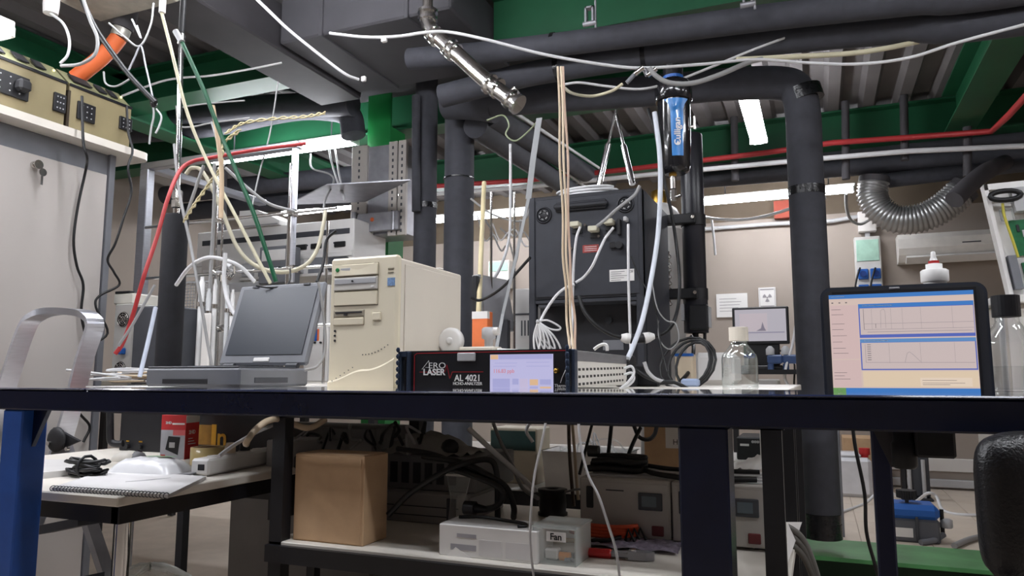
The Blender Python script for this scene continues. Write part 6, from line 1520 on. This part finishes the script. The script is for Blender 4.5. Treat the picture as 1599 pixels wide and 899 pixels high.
# cables on the instrument back
d = 2.62
C('white cable dropping from the left serial plug of the black instrument', [(906,354,d), (900,372,d), (896,410,d), (894,470,d), (893,540,d-.1)], .005, WCAB, 'serial_cable')
C('white cable sweeping from the middle serial plug to the lower gas port', [(958,355,d), (945,372,d), (934,395,d-.03), (925,415,d-.03), (912,432,d), (899,441,d)], .005, WCAB, 'serial_cable')
C('white cable dropping from the right plug of the black instrument', [(981,350,d), (981,400,d-.02), (982,460,d-.02), (984,520,d-.04), (987,590,d-.1)], .005, WCAB, 'serial_cable')
C('grey tube slanting from the top right corner to the middle connector', [(999,290,d), (990,305,d), (965,325,d-.02), (945,343,d), (932,353,d)], .006, GCAB, 'grey_tube', 'tube')
C('white cable leading from the gas port to the tied loops', [(897,444,d), (882,450,d), (868,462,d), (852,485,d), (842,505,d-.05)], .005, WCAB, 'loop_cable')
p0 = pD(840,502,2.5)
t = thing('tied_wire_loops', 'tied bundle of white wire loops at the lower left of the black instrument', 'cable', pD(845,545,2.5))
for k in range(5):
    e_ = pD(838+k*8,545,2.5); w_ = Vector((.012+.002*k,0,0)); MB().tube(spline([p0, (p0+e_)/2-w_, e_-w_*.6, e_+w_*.6, (p0+e_)/2+w_, p0], 6), .0035, 6).obj('wire_loop', WCAB, t, True)
MB().tube(spline([p0, pD(855,500,2.5), pD(874,510,2.5), pD(872,515,2.5), pD(858,513,2.5), p0], 6), .0035, 6).obj('wire_loop', WCAB, t, True)
MB().ball(p0, .008, 8).obj('knot', LGREY, t, True)
C('black cable with pale plug bowing under the black instrument at left', [(904,462,2.5), (912,485,2.48), (928,505,2.46), (950,520,2.45), (970,527,2.45)], .0065, RUB, 'mains_cable')
C('black cable climbing from the right pale plug along the black pipe', [(1018,527,2.6), (1040,518,2.6), (1053,500,2.6), (1060,470,2.65), (1061,430,2.7), (1056,380,2.75), (1048,330,2.75), (1038,285,2.75), (1030,240,2.75), (1022,200,2.8), (1012,170,2.85)], .0065, RUB, 'mains_cable')
t = thing('plug_pair', 'pair of pale plugs joined by a black coupling before the instrument stand', 'plug', pD(995,528,2.45))
for a, b, r0, r1, m in (((970,527),(978,528),.012,.018,WHITE), ((978,528),(984,529),.018,.017,WHITE), ((984,529),(1006,528),.016,.016,BLK), ((1006,528),(1014,526),.019,.017,WHITE), ((1014,526),(1022,525),.017,.009,WHITE)):
    MB().tube([pD(*a,2.45), pD(*b,2.45)], [r0,r1], 14).obj('plug_section', m, t, True)
for k in range(3):
    c = pD(1082,567,2.5); rr = (.078,.088,.098)[k]; P = [c+Vector((rr*(.72+.12*k)*math.cos(i*math.pi/8)-.012*k, .02*k+.05*math.sin(i*math.pi/8), rr*.92*math.sin(i*math.pi/8)+.012*math.cos(i*math.pi/8))) for i in range(16)]
    tag(MB().tube(P, .0048, 8, None, False, True).obj('cable_loop', RUB), ('innermost', 'middle', 'outermost')[k]+' loop of the black cable coil below the black pipe', 'cable', 'black coil below the pipe')
C('black cable dropping from the black pipe outlet', [(1080,525,2.9), (1083,545,2.7), (1078,575,2.6), (1066,592,2.5), (1050,605,2.45)], .007, RUB, 'outlet_cable')
C('thin grey wire loop right of the instrument side', [(1018,440,2.6), (1026,480,2.58), (1040,500,2.58), (1055,505,2.56), (1060,530,2.55), (1045,545,2.55), (1030,530,2.55), (1028,500,2.57)], .0025, GCAB, 'wire')
C('thin dark wire trailing in front of the instrument side', [(985,400,2.6), (1000,435,2.58), (1018,465,2.55), (1027,500,2.55), (1032,540,2.5), (1042,580,2.45)], .003, RUB, 'wire')
C('pale cable curving over the black clutter right of the analyser', [(1006,565,2.3), (1012,580,2.3), (1025,592,2.3), (1045,598,2.3), (1062,606,2.3)], .006, LGREY, 'short_cable')
C('black cable heap strand right of the analyser', [(990,575,2.35), (1010,588,2.33), (1035,596,2.3), (1055,598,2.3), (1075,608,2.3)], .007, RUB, 'short_cable')
for k in range(2): C(('upper', 'lower')[k]+' white patch lead arching at the rear of the analyser', [(975,575+10*k,1.95), (986,572+10*k,1.95), (990,582+9*k,1.95), (982,595+6*k,1.93), (968,607,1.9)], .0035, WCAB, 'patch_lead')
p = pV(1000,590,2.45)
t = thing('black_clutter', 'heap of black power adapters right of the analyser', 'adapter', (p.x,2.4,ZT))
for k in range(6): q = Vector((random.uniform(-.06,.06),random.uniform(-.05,.05),.0)); MB().box(q+Vector((-.03,-.02,0)), q+Vector((.03,.02,.03+.014*k)), None, .006).obj('adapter_block', BLK, t)
# ================================================================ CENTRE GAP
p, q = pD(756,285,3.5), pD(745,545,2.9)
tag(MB().tube([p, q], .011, 8).obj('pale_strut', M('pale yellow plastic', (214,200,160), .5)), 'pale yellow strut leaning between pipe and grey monitor', 'strut')
for i, (x, y0, y1, dd) in enumerate(((767,300,604,3.2), (803,300,604,3.3))):
    tag(MB().tube([pD(x,y0,dd), pD(x,y1,dd)], .006, 8).obj('chrome_rod', CHROME), ('left', 'right')[i]+' slim chrome rod in the gap behind the grey monitor', 'rod', 'slim chrome rods')
C('white cable hanging in the gap left of the grey strap', [(797,225,3.4), (797,300,3.4), (795,370,3.4), (780,420,3.3), (755,455,3.2), (742,470,3.1)], .007, WCAB, 'gap_cable')
C('black cable crossing the grey monitor to the black instrument', [(735,465,2.9), (752,468,2.9), (785,448,2.85), (828,402,2.75)], .006, RUB, 'gap_cable')
C('thin grey cable bow above the gap beside the vertical pipe', [(735,310,3.5), (770,335,3.5), (815,345,3.5), (830,320,3.5)], .005, GCAB, 'gap_cable')
for k in range(6):
    x0 = 745+k*12; C(('first', 'second', 'third', 'fourth', 'fifth', 'sixth')[k]+' thin wire of the tangle in the centre gap from the left', [(x0,335+7*k,4.5), (x0+12,370+random.uniform(-20,20),4.5), (x0+25,380+random.uniform(-25,30),4.5), (x0+32,345+random.uniform(-10,60),4.5)], .005, GCAB if k % 2 else WCAB, 'tangle_wire', 'wire', 'wires in the centre gap')
C('thin coloured wire loops left of the grey strap top', [(760,188,3.3), (785,180,3.3), (795,195,3.3), (790,210,3.3), (805,220,3.3), (825,205,3.3), (842,186,3.3)], .004, M('pale green wire', (150,160,130), .5), 'wire')
# ================================================================ LEFT CABLES
U = UC+.03
C('black cable winding down the face of the beige cupboard', [pU(128,150,U+.09), pU(130,222,U+.11), pU(136,245,U+.11), pU(134,265,U+.02), pU(122,320,U), pU(115,375,U), pU(120,415,U), pU(130,445,U), pU(127,490,U), pU(137,540,U), pU(140,580,U), pU(124,600,U), pU(122,640,U), pU(140,665,U), pU(130,690,U)], .006, RUB, 'cupboard_cable')
C('second black cable hanging off the cupboard corner beside the rack', [pU(198,165,U+.05), pU(200,205,U+.08), pU(207,235,U+.12), pU(200,262,U+.14), pU(205,300,U+.14), pU(193,340,U+.14), pU(180,380,U+.13), pU(168,405,U+.1), pU(178,425,U+.1), pU(186,445,U+.1), pU(155,462,U+.08), pU(150,480,U+.08), pU(168,520,U+.1), pU(135,545,U+.08), pU(140,575,U+.08), pU(124,600,U+.08)], .0055, RUB, 'cupboard_cable')
C('red hose arching down past the black foam column', [(478,224,2.9), (400,234,2.85), (330,246,2.8), (300,252,2.75), (280,268,2.7), (262,310,2.6), (245,370,2.55), (225,430,2.5), (208,490,2.5), (192,535,2.5), (180,552,2.5)], .0075, REDC, 'red_hose', 'hose')
C('dark green hose slanting from the ceiling to the laptop lid', [(284,66,2.5), (300,100,2.5), (322,150,2.5), (345,210,2.5), (368,265,2.48), (395,330,2.46), (415,390,2.45), (431,440,2.45)], .0075, GRCAB, 'green_hose', 'hose')
p = pD(280,60,2.5); tag(MB().tube([p+Vector((-.02,0,.03)), p+Vector((.012,0,-.015))], .011, 8).obj('hose_nozzle', LGREY), 'pale nozzle at the top end of the green hose', 'nozzle')
C('stiff white tube slanting from the ceiling box to the laptop', [(252,18,2.6), (268,80,2.6), (292,175,2.6), (325,255,2.6), (372,345,2.55), (422,442,2.5)], .006, CREAMC, 'white_tube', 'tube')
p = pD(253,20,2.6); tag(MB().tube([p, p+Vector((0,0,.05))], .012, 8).obj('tube_grip', WHITE), 'white grip where the stiff tube leaves the ceiling box', 'grip')
C('thin grey tube falling right of the foam column', [(272,225,2.75), (280,300,2.7), (297,380,2.65), (310,450,2.6), (325,540,2.6), (335,590,2.6)], .0055, GCAB, 'grey_tube', 'tube')
C('beige cable arching over the lattice and back up to the plate shelf', [(290,272,2.8), (300,262,2.8), (318,270,2.75), (345,325,2.7), (370,385,2.65), (400,415,2.62), (440,425,2.62), (475,415,2.65), (495,390,2.7), (505,350,2.75), (508,330,2.8)], .0075, M('khaki cable', (178,172,150), .5), 'khaki_cable')
C('white cable arching low behind the foam column', [(275,445,2.7), (295,418,2.65), (320,403,2.6), (345,404,2.6), (375,416,2.6), (398,440,2.6)], .007, WCAB, 'white_cable')
C('white cable hanging from lattice to behind the laptop', [(352,395,2.55), (350,440,2.55), (358,475,2.52), (375,500,2.5), (395,505,2.5)], .007, WCAB, 'white_cable')
C('pale cable dropping beside the lattice rod', [(335,255,2.6), (334,330,2.6), (330,400,2.6), (328,450,2.6)], .006, GCAB, 'pale_cable')
C('orange lit pale tube rising to the left lamp', [(332,165,2.55), (340,215,2.55), (346,270,2.55), (345,340,2.55)], .008, M('tube with orange light tint', (222,196,164), .5), 'pale_tube', 'tube')  # orange light on the pale tube is put into its colour
C('grey wire from the plate shelf to the lattice', [(485,240,5.05), (487,262,4.8), (515,272,4.6), (521,285,4.5), (508,312,4.4), (505,335,4.0)], .006, GCAB, 'grey_wire', 'wire')
for k in range(2): C(('left', 'right')[k]+' white lead falling from the lamp to the plate shelf', [(514+9*k,232,5.0), (517+9*k,250,4.8), (526+5*k,280,4.6), (538,313,4.45)], .007, WCAB, 'white_lead')
C('grey string hanging from the duct left of the green column', [(434,128,3.6), (428,170,3.6), (420,215,3.6), (405,270,3.5), (392,330,3.3)], .004, GCAB, 'string')
C('thin pale cable bow along the left green beam', [(190,150,3.9), (260,125,3.9), (330,118,3.9), (390,108,3.9), (440,98,3.9)], .006, WCAB, 'beam_cable')
def twist(label, pts, r=.006):
    P = spline([pD(*p) for p in pts], 10); t = thing('twisted_wire', label, 'wire', min(P, key=lambda q: q.z), 0, 'twisted wires')
    for s in (0, math.pi):
        MB().tube([p+Vector((r*math.cos(i*.9+s), 0, r*math.sin(i*.9+s))) for i, p in enumerate(P)], .0035, 6).obj('strand', M('brass coloured wire', (180,168,130), .4), t, True)
twist('twisted wire pair falling towards the foam column top', [(375,203,2.7), (350,225,2.68), (345,260,2.66), (325,290,2.64), (305,318,2.62), (288,345,2.62)])
twist('twisted wire pair running under the dark pipes to the right', [(352,208,3.2), (380,192,3.2), (430,185,3.2), (475,182,3.2), (508,176,3.2)])
C('thick black hose crossing the orange hose at the top left', [(128,0,3.0), (150,45,3.0), (175,82,3.0), (200,115,3.0), (225,142,3.0), (243,160,3.0)], .011, RUB, 'black_hose', 'hose')
C('grey cable beside the thick black hose at the top left', [(128,-8,2.95), (140,30,2.95), (152,60,2.95), (148,85,2.95), (125,100,2.95), (95,103,2.95)], .007, GCAB, 'grey_cable')
C('white cable curling from the hanging sensor', [(79,21,3.1), (98,36,3.05), (108,60,3.0), (106,85,3.0), (94,99,3.0)], .006, WCAB, 'sensor_cable')
for k, P in enumerate(([(170,36,3.1), (195,58,3.1), (218,72,3.1), (235,40,3.1), (240,5,3.1)], [(198,116,3.1), (210,90,3.1), (220,72,3.1), (228,105,3.1), (236,140,3.1), (239,155,3.1)], [(162,112,3.1), (165,130,3.1), (180,135,3.1), (200,125,3.1), (207,117,3.1)], [(238,155,3.1), (240,180,3.1), (236,200,3.1), (233,225,3.1)], [(244,170,3.1), (252,182,3.1), (248,198,3.1), (243,208,3.1)], [(206,30,3.1), (213,45,3.1), (220,60,3.1), (214,40,3.1)])):
    C(('tube crossing under the ceiling box near the orange hose', 'steel tube zigzagging right of the orange hose', 'pale wire looping under the orange hose', 'thin tube hanging from the knot beside the steel rod', 'small curled wire beside the steel rod', 'pale double clip wire above the orange hose')[k], P, .0042, (GCAB, GALV, GCAB, GCAB, LGREY, LGREY)[k], 'upper_tube', 'tube')
p = pD(240,160,3.1); tag(MB().ball(p, .02, 10, None, (.8,.8,1.3)).obj('tape_knot', TAPE), 'black taped knot of tubes beside the steel rod', 'knot')
for i, P in enumerate(([(275,165,3.6), (280,195,3.6), (300,198,3.6), (330,192,3.6), (390,184,3.6)], [(280,168,3.6), (320,162,3.6), (382,157,3.6)], [(330,190,3.4), (340,225,3.4), (350,260,3.4)])):
    C(('lower', 'upper', 'downward')[i]+' pale tube along the dark pipes behind the steel rod', P, .0045, GCAB, 'pale_tube', 'tube')
C('thin strut wire leaning from the lattice to the top bar', [(318,258,2.7), (300,310,2.7), (290,340,2.7)], .006, GCAB, 'strut_wire', 'wire')
C('grey cable sloping right of the green hose', [(352,262,2.6), (385,292,2.6), (420,318,2.6), (460,330,2.6)], .006, GCAB, 'grey_cable')
C('black lead hanging right of the laptop lid to the tower', [(525,360,2.3), (510,375,2.3), (505,410,2.28), (495,440,2.25)], .005, RUB, 'black_lead')
C('thin lead looping from the lattice down behind the laptop right edge', [(497,440,2.2), (502,470,2.2), (507,510,2.2), (507,550,2.18), (495,572,2.15), (475,578,2.12)], .004, GCAB, 'thin_lead')
C('short white stick leaning at the foot of the rack post', [(243,480,2.5), (232,530,2.45), (218,588,2.4)], .007, M('blue white tube', (186,194,210), .4), 'leaning_tube', 'tube')
C('thin dark cable slanting from foam column to power supply', [(242,445,2.45), (225,475,2.45), (205,510,2.45), (185,540,2.45)], .005, GCAB, 'thin_cable')
C('thin black cord draped over the top edge of the laptop lid', [(400,446,2.30), (420,449,2.30), (445,446,2.30), (453,436,2.32), (453,420,2.4)], .0028, RUB, 'thin_cable')
# ================================================================ RIGHT WALL CABLES
C('white cable strung along the back wall under the right lamp', [pV(1098,338,7.5), pV(1120,342,7.0), pV(1160,343,7.0), pV(1200,336,7.0), pV(1245,322,7.0), pV(1290,308,7.0)], .014, WCAB, 'wall_cable')
C('white cable tail hanging on the back wall', [pV(1111,342,7.2), pV(1114,365,7.2), pV(1117,398,7.2)], .012, WCAB, 'wall_cable')
C('grey cable looping from the lamp to the junction box', [pV(1321,303,7.2), pV(1322,325,7.3), pV(1328,342,7.5), pV(1343,350,7.7), pV(1360,342,7.85), pV(1370,338,7.88)], .014, GCAB, 'lamp_cable')
for i, x in enumerate((1341, 1365)): C(('left', 'right')[i]+' black lead plugged into the upper blue sockets', [pV(x+2,418,7.84), pV(x-2,430,7.80), pV(x-5,445,7.80), pV(x-7,465,7.80)], .009, RUB, 'socket_lead', 'cable', 'socket leads')
C('white cord hanging between far monitor and thick pipe', [(1243,505,5.0), (1237,540,5.0), (1228,570,5.0), (1226,592,5.0), (1238,612,5.0)], .009, WCAB, 'white_cable')
C('black cables curling on the far desk beside the monitor', [(1212,545,5.2), (1228,552,5.2), (1240,566,5.2), (1240,600,5.2)], .007, RUB, 'desk_cable')
# ================================================================ TUBES HANGING UNDER THE BENCHES
C('thin white tube hanging in front of the clear box', [pV(854,650,1.568), pV(846,690,1.568), pV(834,745,1.568), pV(829,800,1.568), pV(828,850,1.568), pV(834,905,1.568)], .0028, WCAB, 'hanging_tube', 'tube')
C('thin white tube curving down past the pliers', [pV(903,650,1.568), pV(906,690,1.568), pV(918,740,1.568), pV(935,775,1.568), pV(950,820,1.568), pV(962,860,1.568), pV(968,905,1.568)], .0030, WCAB, 'hanging_tube', 'tube')
for k, P in enumerate(([(606,804,2.0), (640,770,2.0), (690,738,1.98), (730,722,1.98), (765,718,2.0), (776,740,2.0), (777,790,2.0), (777,812,2.0)], [(660,712,2.05), (720,722,2.0), (760,740,1.95), (790,760,1.95), (802,790,1.95), (802,808,1.98)], [(700,730,2.0), (745,745,1.95), (778,760,1.92), (785,775,1.92), (775,790,1.92), (757,795,1.95)], [(620,700,2.1), (680,710,2.05), (730,735,2.0), (762,745,1.95)], [(1000,668,2.3), (985,700,2.25), (972,740,2.2)][:3], [(955,660,2.3), (952,690,2.25), (948,725,2.2)], [(990,665,2.5), (998,682,2.5), (1012,686,2.5), (1022,678,2.5), (1026,662,2.5)], [(925,660,2.4), (915,700,2.35), (905,740,2.3)])):
    C(('thick black cable rising from behind the cardboard box and falling again', 'black cable bending down beside the spool', 'black cable ending in the plug at the grey unit', 'black cable lying across the dark unit stack', 'black cable slanting down behind the power unit', 'black cable dropping onto the cable bundle', 'loop of black cable under the rear bench', 'thin black cable slanting in front of the plastic tub')[k], P, (.008,.008,.008,.007,.006,.006,.007,.005)[k], RUB, 'under_cable')
p = pD(748,794,1.95); tag(MB().cyl(p+Vector((-.04,0,0)), p+Vector((-.01,0,0)), .018, 10).cyl(p+Vector((-.01,0,0)), p+Vector((.025,0,0)), .013, 10, None, .007).obj('mains_plug', BLK), 'black mains plug at the side of the grey unit', 'plug')
for k, P in enumerate(([(731,668,2.3), (760,695,2.3), (790,722,2.3), (815,745,2.3), (835,765,2.2)], [(770,660,2.4), (782,690,2.4), (800,725,2.4), (815,760,2.3), (840,778,2.2)], [(832,690,2.6), (822,672,2.6), (833,656,2.6), (850,660,2.6)], [(888,655,2.35), (889,700,2.35), (892,745,2.35), (896,790,2.35)], [(893,655,2.33), (897,700,2.33), (900,745,2.33), (903,780,2.33)])):
    C(('white tube slanting down behind the dark stack', 'grey tube slanting down to the spool', 'white hook shaped tube left of the plastic tub', 'brown tube of the bundle continuing below the bench', 'pale tube of the bundle continuing below the bench')[k], P, (.008,.006,.006,.006,.005)[k], (WCAB, GCAB, WCAB, M('brown tube', (96,84,76), .5), BCAB)[k], 'under_tube', 'tube')
